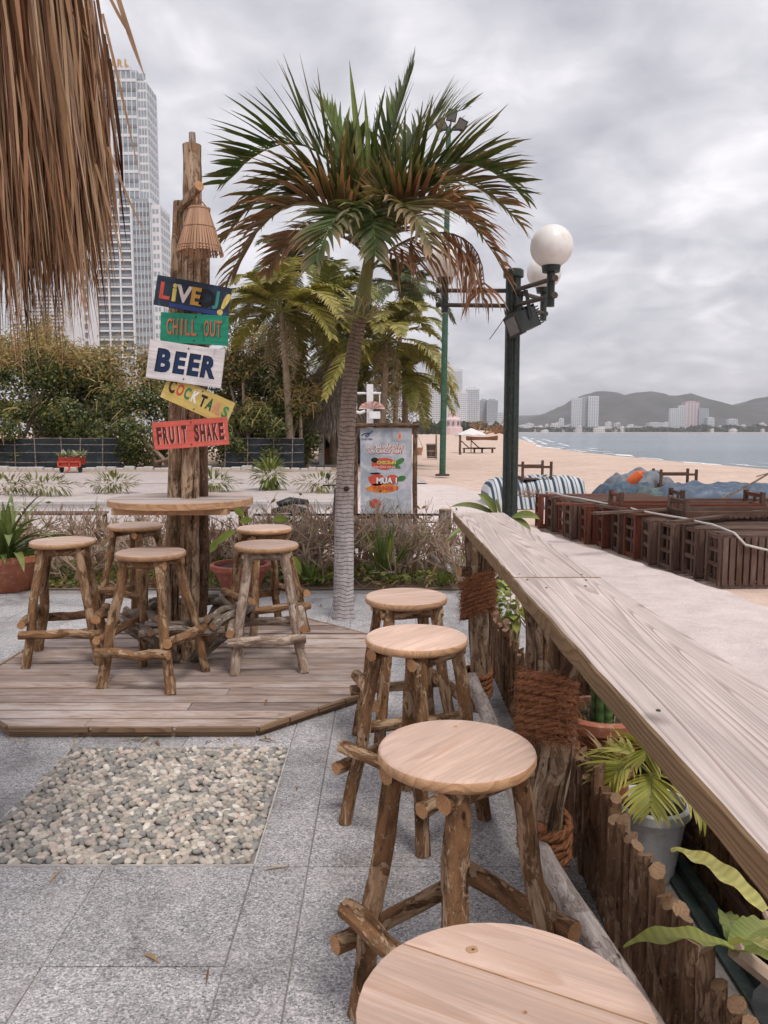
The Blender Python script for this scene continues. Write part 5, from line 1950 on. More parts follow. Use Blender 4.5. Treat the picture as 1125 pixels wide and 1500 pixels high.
twig_protos = []
for v in range(5):
    t = thing('bare_shrub', 'leafless twiggy shrub in the hedge behind the terrace', 'shrub', (0, 0, 0), 'leafless hedge shrubs')
    b = MB()
    tips = []
    for i in range(R.choice((8, 9, 10))):
        a = R.uniform(0, 2 * pi)
        d = V((cos(a) * 0.45, sin(a) * 0.4, 1)).normalized()
        twig_rec(b, V((cos(a) * 0.09, sin(a) * 0.09, 0)), d, R.uniform(0.32, 0.46), R.uniform(0.012, 0.018), 0, tips)
    b.build('branches', M['twig'] if v % 3 else M['twig_red'], t)
    b = MB()
    for (q, d) in tips:
        for k in range(R.choice((0, 0, 0, 1))):
            leaf_card(b, q + rdir() * 0.03, rdir(), 0.07, 0.028, jit(R.choice([(0.30, 0.17, 0.09), (0.22, 0.20, 0.06), (0.13, 0.16, 0.045), (0.34, 0.22, 0.14)]), 0.25))
    if not b.v:
        leaf_card(b, tips[0][0], rdir(), 0.06, 0.02, (0.2, 0.15, 0.06))
    b.build('dry_leaves', M['leaf'], t, stuff=True)
    twig_protos.append(t)
hs = []
for px_ in (-25, 40, 95, 150, 205, 300, 345, 400, 432, 470, 540, 572, 605):
    hs.append((px_, R.uniform(8.15, 8.9)))
for px_ in (20, 130, 235, 380, 450, 520, 590):
    hs.append((px_, R.uniform(9.0, 9.6)))
hs += [(668, 8.6), (690, 8.0), (705, 9.2), (640, 9.4)]
for i, (px_, yy) in enumerate(hs):
    loc = V(((px_ - 562.5) / FPX * yy, yy, 0.0))
    sc = R.uniform(1.05, 1.3) if px_ < 640 else R.uniform(0.75, 1.0)
    if i < 5:
        twig_protos[i].location = loc
        twig_protos[i].scale = (sc, sc, sc)
    else:
        copy_tree(twig_protos[i % 5], loc, R.uniform(0, 6.28), scale=sc)
# low green cover along the edge of the terrace
mb = MB()
for i in range(3800):
    px_ = R.uniform(-60, 668)
    yy = R.uniform(7.92, 8.75)
    x = (px_ - 562.5) / FPX * yy
    hgt = 0.04 + 0.28 * max(0.0, nz(x * 1.6, yy * 1.2, 2.0) + 0.22) * R.random()
    c_ = jit(R.choice([(0.11, 0.15, 0.035), (0.17, 0.20, 0.045), (0.25, 0.26, 0.06), (0.30, 0.22, 0.09), (0.08, 0.11, 0.03)]), 0.25)
    leaf_card(mb, V((x, yy, hgt)), (rdir() + UP * 0.7).normalized(), R.uniform(0.05, 0.10), R.uniform(0.025, 0.045), c_)
o = mb.build('ground_cover', M['leaf'])
o['kind'] = 'stuff'
o['label'] = 'low mixed green and yellow plants growing along the back edge of the terrace'
mb = MB()
for i in range(1500):
    px_ = R.uniform(-60, 700)
    yy = R.uniform(7.9, 9.6)
    x = (px_ - 562.5) / FPX * yy
    p = V((x, yy, 0.01))
    d = (rdir() + UP * 0.4)
    d.z = abs(d.z)
    d.normalize()
    L = R.uniform(0.1, 0.4)
    mb.strip([p, p + d * L * 0.5, p + d * L - UP * L * 0.25], [0.012, 0.012, 0.002], rdir(), jit((0.34, 0.23, 0.14), 0.35))
o = mb.build('leaf_litter', M['straw'])
o['kind'] = 'stuff'
o['label'] = 'dry fallen leaves and straw under the hedge'


def spiky(name, label, c, n, L, W, cols, el=(0.5, 1.45)):
    t = thing(name, label, 'plant', c)
    for i in range(n):
        b = MB()
        a = R.uniform(0, 2 * pi)
        e_ = R.uniform(*el)
        leaf_blade(b, V(c) + V((cos(a) * 0.02, sin(a) * 0.02, 0.02)), (cos(a) * cos(e_), sin(a) * cos(e_), sin(e_)), L * R.uniform(0.7, 1.1), W, jit(R.choice(cols), 0.2), None, R.uniform(0.1, 0.5), 5)
        b.build('leaf', M['leaf'], t)
    return t


g_ = [(0.13, 0.185, 0.035), (0.21, 0.25, 0.05), (0.08, 0.12, 0.03)]
spiky('spiky_plant', 'tall spiky green plant in front of the poster board', ((565 - 562.5) / FPX * 8.3, 8.3, 0), 26, 0.62, 0.06, g_, (0.9, 1.5))
spiky('spiky_plant', 'low spiky yellow-green plant left of the palm trunk', ((452 - 562.5) / FPX * 8.1, 8.1, 0), 22, 0.26, 0.045, g_)
spiky('spiky_plant', 'low green plant left of the lamp post base behind the far stool', ((648 - 562.5) / FPX * 7.98, 7.98, 0), 22, 0.2, 0.03, g_)
# round leafy shrub on the far verge
vs_ = leafy('round_shrub', 'bright yellow-green strap-leaved shrub above the table, in front of the road', (at(395, 705, 21.5).x, 21.5, 0.45), 0.42, 0.4, 0.34, 220, 0.36, 0.06, [(0.15, 0.18, 0.035), (0.24, 0.255, 0.05), (0.09, 0.12, 0.03)], 8)
R.seed(64)
for i, (px_, yy, w_, lab) in enumerate(((310, 20.8, 0.8, 'low sparse green shrub on the verge just right of the sign post'), (165, 20.3, 0.7, 'low dry green shrub on the verge left of the tall table'), (60, 19.5, 1.0, 'tall dry shrub on the verge behind the potted lily'), (470, 20.5, 0.8, 'low dry shrub on the verge left of the palm trunk'), (5, 19.8, 1.1, 'yellow-green shrub on the verge at the left edge'))):
    leafy('verge_shrub', lab, (at(px_, 700, yy).x, yy, 0.28), w_, 0.4, 0.22, 170, 0.22, 0.05, [(0.16, 0.16, 0.045), (0.24, 0.21, 0.08), (0.10, 0.12, 0.03)], 14)

# low white walls beyond the hedge
for x0, x1, lab in ((-9.5, -2.2, 'low white wall behind the hedge left of the palm trunk'), (-1.9, -0.75, 'short low white wall between the palm trunk and the round shrub')):
    t = thing('low_wall', lab, 'wall', ((x0 + x1) / 2, 14.6, 0), 'low white walls')
    b = MB()
    b.box(((x0 + x1) / 2, 14.6, 0.13), (x1 - x0, 0.25, 0.26))
    b.build('wall_body', M['white_wall'], t)
    b = MB()
    b.box(((x0 + x1) / 2, 14.6, 0.285), (x1 - x0 + 0.06, 0.34, 0.05))
    b.build('coping', M['stone'], t)
# small wooden tables and stools stacked behind the hedge
def low_bench(name, label, c, L, D, H, m, rz=0.0):
    t = thing(name, label, 'bench', c)
    t.rotation_euler = (0, 0, rz)
    ORG[t.name] = V((0, 0, 0))
    for i in range(4):
        b = MB()
        b.box((0, -D / 2 + D / 4 * (i + 0.5), H), (L, D / 4 - 0.01, 0.025), grain=0)
        b.build('board', m, t)
    for sx in (-1, 1):
        for sy in (-1, 1):
            b = MB()
            b.box((sx * (L / 2 - 0.05), sy * (D / 2 - 0.04), H / 2 - 0.008), (0.05, 0.05, H - 0.016), grain=2)
            b.build('leg', m, t)
        b = MB()
        b.box((sx * (L / 2 - 0.05), 0, H * 0.35), (0.03, D - 0.14, 0.04), grain=1)
        b.build('rail', m, t)
    return t


low_bench('low_table', 'red-brown wooden table behind the hedge right of the sign post', (at(322, 780, 10.6).x, 10.6, 0.004), 0.75, 0.5, 0.55, M['slat_red'])
low_bench('low_bench', 'red-brown wooden bench in front of the red table behind the hedge', (at(312, 800, 9.9).x, 9.9, 0.004), 0.7, 0.3, 0.32, M['slat_red'])
low_bench('low_bench', 'pale wooden bench behind the hedge above the leftmost deck stool', (at(80, 770, 11.5).x, 11.5, 0.004), 1.5, 0.35, 0.40, M['slat_grey'])


# parked scooters half seen through the hedge
def scooter(label, c, rz, colm):
    t = thing('parked_scooter', label, 'scooter', c, 'scooters behind the hedge')
    t.rotation_euler = (0, 0, rz)
    ORG[t.name] = V((0, 0, 0))
    for x in (-0.6, 0.6):
        b = MB()
        b.tube([(x + cos(2 * pi * i / 20) * 0.21, 0, 0.25 + sin(2 * pi * i / 20) * 0.21) for i in range(21)], 0.045, 8)
        w_ = b.build('wheel', M['iron_black'], t, smooth=True)
        b = MB()
        b.tube([(x, -0.03, 0.25), (x, 0.03, 0.25)], 0.12, 14)
        b.build('hub', M['lens'], t)
    b = MB()
    b.tube([(-0.85, 0, 0.62), (-0.55, 0, 0.66), (-0.2, 0, 0.56), (-0.05, 0, 0.32), (0.25, 0, 0.30), (0.42, 0, 0.5), (0.46, 0, 0.85), (0.42, 0, 0.95)], [0.04, 0.08, 0.085, 0.06, 0.055, 0.06, 0.055, 0.03], 10, True, 0, 0, squash=1.1)
    b.build('body', colm, t, smooth=True)
    b = MB()
    b.tube([(-0.75, 0, 0.74), (-0.5, 0, 0.79), (-0.15, 0, 0.74)], [0.05, 0.075, 0.06], 10, True, squash=0.6)
    b.build('seat', M['black_metal'], t, smooth=True)
    b = MB()
    b.tube([(0.36, -0.33, 1.0), (0.42, -0.12, 1.02), (0.42, 0.12, 1.02), (0.36, 0.33, 1.0)], 0.016, 6)
    for s in (-1, 1):
        b.tube([(0.40, s * 0.2, 1.02), (0.42, s * 0.27, 1.16)], 0.006, 5)
        b.tube([(0.43, s * 0.27, 1.17), (0.45, s * 0.27, 1.17)], 0.05, 10)
    b.build('handlebar', M['iron_black'], t)
    b = MB()
    b.tube([(0.45, 0, 0.75), (0.6, 0, 0.25)], 0.03, 7)
    b.build('fork', M['iron_black'], t)
    return t


scooter('dark scooter parked beyond the iron fence left of the palm trunk', (at(462, 770, 11.2).x, 11.2, 0.005), radians(35), M['black_metal']).scale = (0.8, 0.8, 0.8)

# ------------------------------------------------------------------ wrought iron fence
FY = 10.35
fx0, fx1 = at(372, 790, FY).x, at(643, 790, FY).x
fh0, fh1 = 0.06, at(600, 754, FY).z
fence = thing('iron_fence', 'low black wrought iron fence with scrolls, behind the hedge and the palm trunk', 'fence', ((fx0 + fx1) / 2, FY, 0))
for z_, w_ in ((fh0, 0.02), (fh1, 0.028), (fh1 - 0.10, 0.014)):
    b = MB()
    b.bar((fx0, FY, z_), (fx1, FY, z_), w_, w_)
    b.build('rail', M['iron_black'], fence)
n = 12
pitch = (fx1 - fx0) / n


def scroll(cx, cz, r, turns, a0, sg):
    return [V((cx + sg * cos(a0 + 2 * pi * turns * i / 16) * r * (1 - 0.75 * i / 16), FY, cz + sin(a0 + 2 * pi * turns * i / 16) * r * (1 - 0.75 * i / 16))) for i in range(17)]


for i in range(n + 1):
    x = fx0 + pitch * i
    b = MB()
    b.bar((x, FY, 0.0), (x, FY, fh1), 0.013, 0.013)
    b.build('upright', M['iron_black'], fence)
    if i == n:
        break
    for sg in (-1, 1):
        xc = x + pitch / 2
        zc = (fh0 + fh1 - 0.1) / 2
        b = MB()
        b.tube([V((xc, FY, fh0 + 0.06)), V((xc + sg * pitch * 0.2, FY, fh0 + 0.17)), V((xc + sg * pitch * 0.42, FY, zc + 0.06))] + scroll(xc + sg * pitch * 0.24, zc + 0.08, pitch * 0.2, 1.3, 0.0, sg), 0.0055, 4, False)
        b.tube(scroll(xc + sg * pitch * 0.24, fh0 + 0.075, pitch * 0.2, 1.3, 1.2, sg), 0.0055, 4, False)
        b.build('scroll', M['iron_black'], fence)
    b = MB()
    b.tube([(x + pitch / 2 + cos(2 * pi * k / 14) * 0.036, FY, fh1 - 0.052 + sin(2 * pi * k / 14) * 0.036) for k in range(15)], 0.005, 4, False)
    b.build('ring', M['iron_black'], fence)
# wooden gate post and the stone by it
pp = at(652, 745, 10.2)
mb = MB()
mb.log((pp.x, 10.2, -0.02), (pp.x, 10.2, at(652, 746, 10.2).z), 0.085, 0.08, 0.01, 0.2, 10, 0.09)
tag(mb.build('gate_post', [M['bark_grey'], M['cut_pale']], smooth='auto'), 'short thick brown log post at the right end of the iron fence', 'post')
mb = MB()
mb.prism([(-0.16, -0.55), (0.16, -0.55), (0.16, 0.55), (-0.16, 0.55)], 0, 0.13, 0.02)
o = mb.build('kerb_stone', M['stone'])
o.location = (at(663, 830, 9.0).x - 0.02, 9.05, 0.003)
o.rotation_euler = (0, 0, radians(8))
tag(o, 'pale stone kerb block lying between the gate post and the counter', 'kerb stone')

# ------------------------------------------------------------------ poster board
BY = 10.9
bl, br_, bt = at(520, 620, BY), at(608, 620, BY), at(560, 621, BY).z
board = thing('poster_board', 'tall poster on a brown log frame, advertising offers, right of the palm trunk', 'poster', ((bl.x + br_.x) / 2, BY, 0))
for x in (bl.x, br_.x):
    mb = MB()
    mb.log((x, BY, -0.01), (x, BY, bt + (0.03 if x > 0 else 0)), 0.035, 0.032, 0.01, 0.12, 9, 0.1)
    mb.build('frame_post', [M['bark_dark'], M['cut']], board, smooth='auto')
for z_ in (bt - 0.02, 0.42):
    mb = MB()
    mb.log((bl.x - 0.06, BY - 0.02, z_), (br_.x + 0.06, BY - 0.02, z_), 0.032, 0.03, 0.01, 0.12, 9, 0.1)
    mb.build('frame_rail', [M['bark_dark'], M['cut']], board, smooth='auto')


def postermat():
    k = NT('poster_print', 0.45, 0.3)
    p = k.obj()
    n1 = k.noise(k.scale(p, (1, 1, 1.0)), 3.0, 5, 0.6, 1.2)
    n2 = k.noise(p, 9.0, 5, 0.6, 0.6)
    c = k.ramp(n1, [(0.32, (0.27, 0.31, 0.36)), (0.5, (0.45, 0.47, 0.52)), (0.68, (0.63, 0.62, 0.66))])
    k.color(k.mix(k.ramp(n2, [(0.5, 0.0), (0.7, 0.5)]), c, (0.30, 0.30, 0.36)))
    return k.m


pw0, pw1 = at(528, 700, BY).x, at(603, 700, BY).x
pz1, pz0 = at(560, 627, BY).z, at(560, 800, BY).z
mb = MB()
mb.box(((pw0 + pw1) / 2, BY, (pz0 + pz1) / 2), (pw1 - pw0, 0.012, pz1 - pz0))
mb.build('poster_sheet', postermat(), board)


class _P:                                                     # letters sit on the front of the sheet
    pass


def ptext(s, px_, py_, hpx, wpx, m, layer=0, off=0.03):
    c = at(px_, py_, BY)
    o = lettering(board, s, c.x - ORG[board.name].x, c.z, hpx * BY / FPX, m, -0.0075 - layer * 0.0022, w=wpx * BY / FPX, off=off, th=0.001, name='lettering')
    o['kind'] = 'stuff'                                       # print too small to pick letter from letter
    return o


for s, px_, py_, h_, w_ in (('ƯU ĐÃI HẤP DẪN', 563, 653, 8.6, 53), ('TẠI CRAZY FISH', 563, 661.5, 7.0, 49)):
    ptext(s, px_ + 0.6, py_ + 0.9, h_ * 1.04, w_ + 1.5, C['red'], 0, 0.045)
    ptext(s, px_, py_, h_, w_, C['white'], 1, 0.03)


def blob(px_, py_, rx, ry, m, layer=0, n=14, wob=0.25, nm='printed_shape', rot=0.0):
    c = at(px_, py_, BY)
    s_ = BY / FPX
    pts_ = []
    for i in range(n):
        a = 2 * pi * i / n
        r = 1 + wob * nz(cos(a) * 1.5 + px_, sin(a) * 1.5 + py_)
        x, z = cos(a) * rx * r * s_, sin(a) * ry * r * s_
        pts_.append(V((c.x + x * cos(rot) - z * sin(rot), BY - 0.0068 - layer * 0.0011, c.z + x * sin(rot) + z * cos(rot))))
    b = MB()
    b.add(pts_, [tuple(range(n))])
    b.build(nm, m, board)


blob(563, 674, 22, 7, C['lgrey'], 0)
blob(562, 679, 17, 9, C['red'], 1)
blob(585, 676, 8, 4, C['leafgreen'], 2, rot=0.5)
blob(580, 683, 7, 3, C['leafgreen'], 2, rot=-0.3)
blob(549, 674, 5, 4, C['black'], 2)
ptext('CHECK-IN', 566, 677.5, 5.2, 28, C['yellow'], 2, 0.05)
ptext('NHẬN QUÀ', 564, 684, 5.6, 32, C['palepink'], 2, 0.05)
blob(552, 703, 12, 9, C['red'], 1)
blob(575, 702, 9, 7, C['red'], 1)
blob(588, 701, 7, 4, C['leafgreen'], 2, rot=0.3)
blob(560, 715, 23, 7, C['orange'], 1)
ptext('MUA 1', 567, 704.5, 9, 31, C['darkred'], 1, 0.1)
ptext('MUA 1', 566.5, 704, 9, 30, C['white'], 2, 0.05)
ptext('TẶNG 1', 564, 715, 8.5, 38, C['red'], 2, 0.04)
blob(550, 693.5, 8, 1.4, C['black'], 2)
blob(585.5, 640, 3.2, 6, C['palepink'], 1)
blob(585.5, 639, 1.6, 3.5, C['orange'], 2)
blob(560, 742, 26, 14, C['lgrey'], 0)
blob(550, 738, 9, 7, C['red'], 1)
# fish-shaped swirl with a name line under it
mb = MB()
sw = []
for q in ((529.5, 638), (534, 634), (540, 634), (543, 637), (538, 639.5), (533, 638.5), (537, 636.5), (543, 635), (546, 631)):
    v_ = at(q[0], q[1], BY)
    sw.append(V((v_.x, BY - 0.009, v_.z)))
mb.tube([bez(sw[i:i + 3], t) for i in range(0, len(sw) - 2, 2) for t in (0, 0.33, 0.66)] + [sw[-1]], 0.006, 5)
mb.build('printed_fish', C['navy'], board)
ptext('CRAZY FISH', 537, 643.5, 2.6, 17, C['navy'], 0, 0.02)

# ------------------------------------------------------------------ three-globe lamp post
LY = 7.9
lx = at(749, 600, LY).x
lz = at(754, 397, LY).z
lamp = thing('street_lamp', 'dark green cast iron lamp post with three white globes, beyond the end of the counter', 'street lamp', (lx, LY, 0))
mb = MB()
S = 32
vs, fs = [], []
prof = [(0.0, 0.14), (0.10, 0.14), (0.14, 0.095), (0.5, 0.078), (1.5, 0.076), (lz - 0.75, 0.074), (lz - 0.06, 0.074)]
for z_, r in prof:
    for k_ in range(S):
        a = 2 * pi * k_ / S
        rr = r * (0.86 if k_ % 4 == 0 else 1.0)
        vs.append(V((lx + cos(a) * rr, LY + sin(a) * rr, z_)))
for i in range(len(prof) - 1):
    for k_ in range(S):
        k2 = (k_ + 1) % S
        fs.append((i * S + k_, i * S + k2, (i + 1) * S + k2, (i + 1) * S + k_))
mb.add(vs, fs)
mb.build('post', M['iron_green'], lamp)
mb = MB()
mb.lathe([(0.078, lz - 0.07), (0.10, lz - 0.06), (0.10, lz), (0.085, lz + 0.015)], (lx, LY, 0), 20)
mb.build('cap', M['iron_green'], lamp, smooth='auto')
GD = 0.37
for (gpx, gpy, gy_, r) in ((808, 361, 7.05, GD / 2), (797, 399, 8.75, GD / 2), (652, 383, 8.25, GD / 2)):
    gc = at(gpx, gpy, gy_)
    mb = MB()
    n = 18
    mb.lathe([(max(0.001, sin(pi * i / n) * r), -cos(pi * i / n) * r) for i in range(n + 1)], gc, 32, close=True)
    gl = mb.build('globe', M['globe'], lamp, smooth=True)
    mb = MB()
    zb = gc.z - r
    mb.lathe([(0.075, zb - 0.035), (0.085, zb + 0.02), (0.06, zb + 0.022)], (gc.x, gc.y, 0), 18)
    mb.lathe([(0.036, zb - 0.33), (0.036, zb - 0.03), (0.07, zb - 0.02)], (gc.x, gc.y, 0), 12)
    mb.build('globe_holder', M['iron_green'], lamp, smooth='auto')
    mb = MB()
    hz_ = [lz - 0.19, lz - 0.335]
    for q in range(2):
        e_ = V((gc.x, gc.y, zb - 0.10 - 0.145 * q))
        dv = (e_ - V((lx, LY, e_.z))).normalized()
        mb.tube([V((lx, LY, hz_[q])), e_ + dv * 0.075], 0.0215, 9)
        mb.tube([e_ + dv * 0.07, e_ + dv * 0.09], 0.03, 8)
    mb.build('arm', M['iron_rust'], lamp, smooth='auto')
# flood lamp bolted to the post
fc = at(768, 470, LY - 0.12)
fl = thing('flood_lamp', 'black boxy flood lamp in a bracket, fixed under the arms of the lamp post', 'flood lamp', fc)
Mr = Matrix.Rotation(radians(-22), 3, 'Y') @ Matrix.Rotation(radians(24), 3, 'Z')
mb = MB()
mb.box(fc, (0.20, 0.20, 0.19), Mr)
mb.build('housing', M['black_metal'], fl)
for i in range(7):
    mb = MB()
    mb.box(fc + Mr @ V((0.115, 0, -0.08 + i * 0.027)), (0.045, 0.21, 0.010), Mr)
    mb.build('cooling_fin', M['black_metal'], fl)
for i in range(5):
    mb = MB()
    mb.box(fc + Mr @ V((-0.07 + i * 0.04, 0, 0.105)), (0.012, 0.21, 0.03), Mr)
    mb.build('cooling_fin', M['black_metal'], fl)
mb = MB()
mb.box(fc + Mr @ V((-0.125, 0, -0.01)), (0.05, 0.22, 0.21), Mr)
mb.build('door_frame', M['black_metal'], fl)
mb = MB()
mb.box(fc + Mr @ V((-0.152, 0, -0.01)), (0.004, 0.17, 0.16), Mr)
mb.build('lens', M['lens'], fl)
mb = MB()
for s in (-1, 1):
    mb.bar(fc + Mr @ V((0.0, s * 0.115, -0.01)), fc + V((-0.01, s * 0.115, 0.27)), 0.035, 0.008, up=V((0, 1, 0)))
mb.bar(fc + V((-0.01, -0.12, 0.27)), fc + V((-0.01, 0.12, 0.27)), 0.035, 0.01)
mb.bar(fc + V((-0.01, 0.0, 0.27)), V((lx, LY, fc.z + 0.25)), 0.03, 0.03)
mb.build('bracket', M['black_metal'], fl)
mb = MB()
q0 = at(748, 452, LY - 0.1)
mb.tube([fc + V((-0.1, -0.02, -0.05)), q0 + V((-0.05, 0, -0.06)), q0 + V((-0.07, 0, 0.03)), q0], 0.006, 5)
mb.tube([q0, at(733, 475, LY - 0.1), at(717, 497, LY - 0.1)], 0.004, 5)
mb.build('cable', M['black_metal'], fl)

# ------------------------------------------------------------------ green pole with flood lights at its top
GY = 28.5
gp = G(648, 697)
GY = gp.y
gtop = at(660, 188, GY).z
gpole = thing('green_pole', 'slim green painted steel pole on the sand with small flood lights at its top', 'pole', gp)
mb = MB()
g_top = at(657, 188, GY)
mb.tube([gp, gp.lerp(g_top, 0.5), g_top], [0.115, 0.105, 0.085], 14, True)
mb.build('pole', M['pole_green'], gpole, smooth='auto')
mb = MB()
mb.lathe([(0.26, 0.0), (0.26, 0.06), (0.19, 0.07)], gp, 14)
mb.build('base_plate', M['iron_rust'], gpole)
for (px_, py_, ang) in ((662, 169, 0.2), (646, 183, -0.6), (676, 183, 0.5)):
    c_ = at(px_, py_, GY)
    rm_ = Matrix.Rotation(ang, 3, 'Y') @ Matrix.Rotation(0.5, 3, 'X')
    mb = MB()
    mb.box(c_, (0.34, 0.16, 0.38), rm_)
    h_ = mb.build('floodlight', M['black_metal'], gpole)
    mb = MB()
    mb.box(c_ + rm_ @ V((0, -0.085, 0)), (0.28, 0.012, 0.32), rm_)
    mb.build('lens', M['lens'], h_)
mb = MB()
mb.tube([at(644, 190, GY), at(678, 190, GY)], 0.04, 8)
mb.tube([at(658, 192, GY), at(662, 172, GY)], 0.03, 8)
mb.build('crossbar', M['iron_black'], gpole)

# ------------------------------------------------------------------ stored sun loungers
R.seed(83)


def make_lounger(seed, m1, m2):
    """standing on its long edge: length +x, width z, legs towards +y"""
    R.seed(seed)
    t = thing('stored_lounger', 'lounger', 'lounger')
    L, W, D = 1.95, 0.60, 0.225
    for z_ in (0.03, W - 0.03):
        b = MB()
        b.box((L / 2, 0.035, z_), (L, 0.07, 0.045), grain=0)
        b.build('rail', m1, t)
    n = 27
    for i in range(n):
        b = MB()
        x = 0.05 + (L - 0.1) * i / (n - 1)
        b.box((x, -0.008, W / 2), (0.052, 0.016, W - 0.01 - R.uniform(0, 0.012)), grain=2)
        b.build('slat', m1 if R.random() < 0.7 else m2, t)
    for x in (0.025, L - 0.03):
        for z_ in (0.055, W - 0.055):
            b = MB()
            b.box((x, 0.07 + (D - 0.07) / 2, z_), (0.05, D - 0.07, 0.065), grain=1)
            b.build('leg', m2, t)
        b = MB()
        b.box((x + 0.002, D - 0.05, W / 2), (0.036, 0.05, W - 0.18), grain=2)
        b.build('leg_brace', m1, t)
        b = MB()
        b.box((x + 0.002, 0.04, W / 2), (0.05, 0.055, W - 0.095), grain=2)
        b.build('end_board', m1, t)
        for z_ in (W * 0.36, W * 0.66):
            b = MB()
            b.box((x + 0.05, 0.125, z_), (0.03, 0.13, 0.03), grain=1)
            b.build('cross_bar', m2, t)
    return t


def make_stacked(seed, m1, m2):
    """two loungers nested face to face and set on edge: a box with slatted faces, open at the end"""
    R.seed(seed)
    t = thing('stored_lounger', 'lounger', 'lounger')
    L, W, D = 1.95, 0.60, 0.42
    n = 25
    for i in range(n):
        b = MB()
        x = 0.06 + (L - 0.12) * i / (n - 1)
        b.box((x, -0.009, W / 2 + R.uniform(-0.004, 0.004)), (0.056, 0.018, W - 0.05), grain=2)
        b.build('slat', m1 if R.random() < 0.75 else m2, t)
    for x in (0.022, L - 0.022):
        for y_, w_ in ((0.028, 0.055), (D - 0.03, 0.06)):
            b = MB()
            b.box((x, y_, W / 2), (0.045, w_, W), grain=2)
            b.build('end_post', m1, t)
        b = MB()
        b.box((x + 0.02, D * 0.47, W / 2), (0.03, 0.05, W - 0.06), grain=2)
        b.build('end_slat', m2, t)
        for z_ in (0.04, W * 0.40, W * 0.68, W - 0.035):
            b = MB()
            b.box((x + 0.004, D / 2, z_), (0.032, D - 0.12, 0.045), grain=1)
            b.build('end_rail', m2 if z_ > 0.1 else m1, t)
    for y_ in (0.03, D - 0.03):
        for z_ in (0.022, W - 0.02):
            b = MB()
            b.box((L / 2, y_, z_), (L - 0.1, 0.05, 0.04), grain=0)
            b.build('rail', m1, t)
    for y_ in (0.12, 0.21, 0.30):
        b = MB()
        b.box((L / 2 + R.uniform(-.03, .03), y_, W - 0.012), (L - 0.06, 0.062, 0.02), grain=0)
        b.build('top_slat', m2 if R.random() < 0.5 else m1, t)
    b = MB()
    b.box((0.34, D / 2, W / 2), (0.03, D - 0.1, W - 0.06), grain=2)
    b.build('recess_shade_board', M['slat_dark'], t)  # added dark board, makes the open end read as a shaded recess
    return t


ra = make_stacked(13, M['slat_red'], M['slat_dark'])
rb = make_stacked(14, M['slat_grey'], M['slat_dark'])
rc = make_stacked(15, M['slat_dark'], M['slat_grey'])
la = make_lounger(3, M['slat_red'], M['slat_dark'])
lb = make_lounger(4, M['slat_grey'], M['slat_dark'])
lc = make_lounger(5, M['slat_dark'], M['slat_grey'])
R.seed(90)
row0 = G(1052, 852)
n_l = 12
rowx = row0.x
for i in range(n_l):
    src = (rb, rc, rb, rc, ra, rc, ra, ra, rc, ra, rc, ra)[i]
    y = row0.y + i * 0.462
    x = rowx - 0.083 * i + (R.uniform(-0.05, 0.05) if i else 0)
    rz = R.uniform(-0.07, 0.07) if i else 0.0
    if i == 0:
        lab = 'nearest stored wooden lounger on edge, its slatted face towards the camera, white rope over it'
    elif i == n_l - 1:
        lab = 'farthest red-brown lounger stored on edge, next to the lamp post'
    else:
        lab = '%s wooden lounger on edge in the row, %s from the near end' % ('grey-brown' if src is rb else 'dark brown' if src is rc else 'red-brown', ('second', 'third', 'fourth', 'fifth', 'sixth', 'seventh', 'eighth', 'ninth', 'tenth', 'eleventh')[i - 1])
    if src.get('placed'):
        o = copy_tree(src, (x, y, -0.06), rz, lab)
    else:
        o = src
        src['placed'] = 1
        o.location = (x, y, -0.06)
        o.rotation_euler = (0, 0, rz)
        o['label'] = lab
    o['group'] = 'loungers stored on edge in a row'
    o.scale = (1, R.uniform(0.85, 1.0), R.uniform(0.93, 1.0))
topz = 0.545


def lay(o, x, y, z, rz, lab):
    o.location = (x, y, z)
    o.rotation_euler = (radians(90), 0, rz)
    o['label'] = lab
    o['group'] = 'loungers laid upside down on the row'
    return o


# upside down on top of the row: slats below, legs pointing up
lay(lc, rowx + 0.05, row0.y + 1.75, topz + 0.02, 0.04, 'dark lounger lying upside down on the row with its legs up, nearest of the three')
lay(lb, rowx + 0.55, row0.y + 3.1, topz + 0.02, -0.03, 'grey-brown lounger lying upside down on the row, in front of the blue tarpaulin')
lay(la, rowx - 0.42, row0.y + 2.75, topz + 0.02, 0.0, 'red-brown lounger lying upside down on the row, its leg stubs left of the others')
# loose boards across the tops
for i, (px0, py0, px1, py1, m_) in enumerate(((870, 752, 1125, 738, 'slat_grey'), (985, 765, 1125, 748, 'slat_dark'), (1010, 742, 1125, 730, 'slat_grey'), (815, 738, 930, 741, 'slat_red'), (840, 734, 915, 746, 'slat_dark'))):
    z_ = topz + 0.035
    a, b_ = G(px0, py0, z_), G(px1, py1, z_)
    mb = MB()
    mb.bar(a, b_, 0.09, 0.03)
    tag(mb.build('loose_plank', M[m_]), ('long grey plank lying across the nearest stored loungers', 'dark plank lying over the right end of the stored loungers', 'grey plank at the right edge behind the upturned loungers', 'red-brown plank lying on the far stored loungers', 'dark plank slanting over the far stored loungers')[i], 'plank')
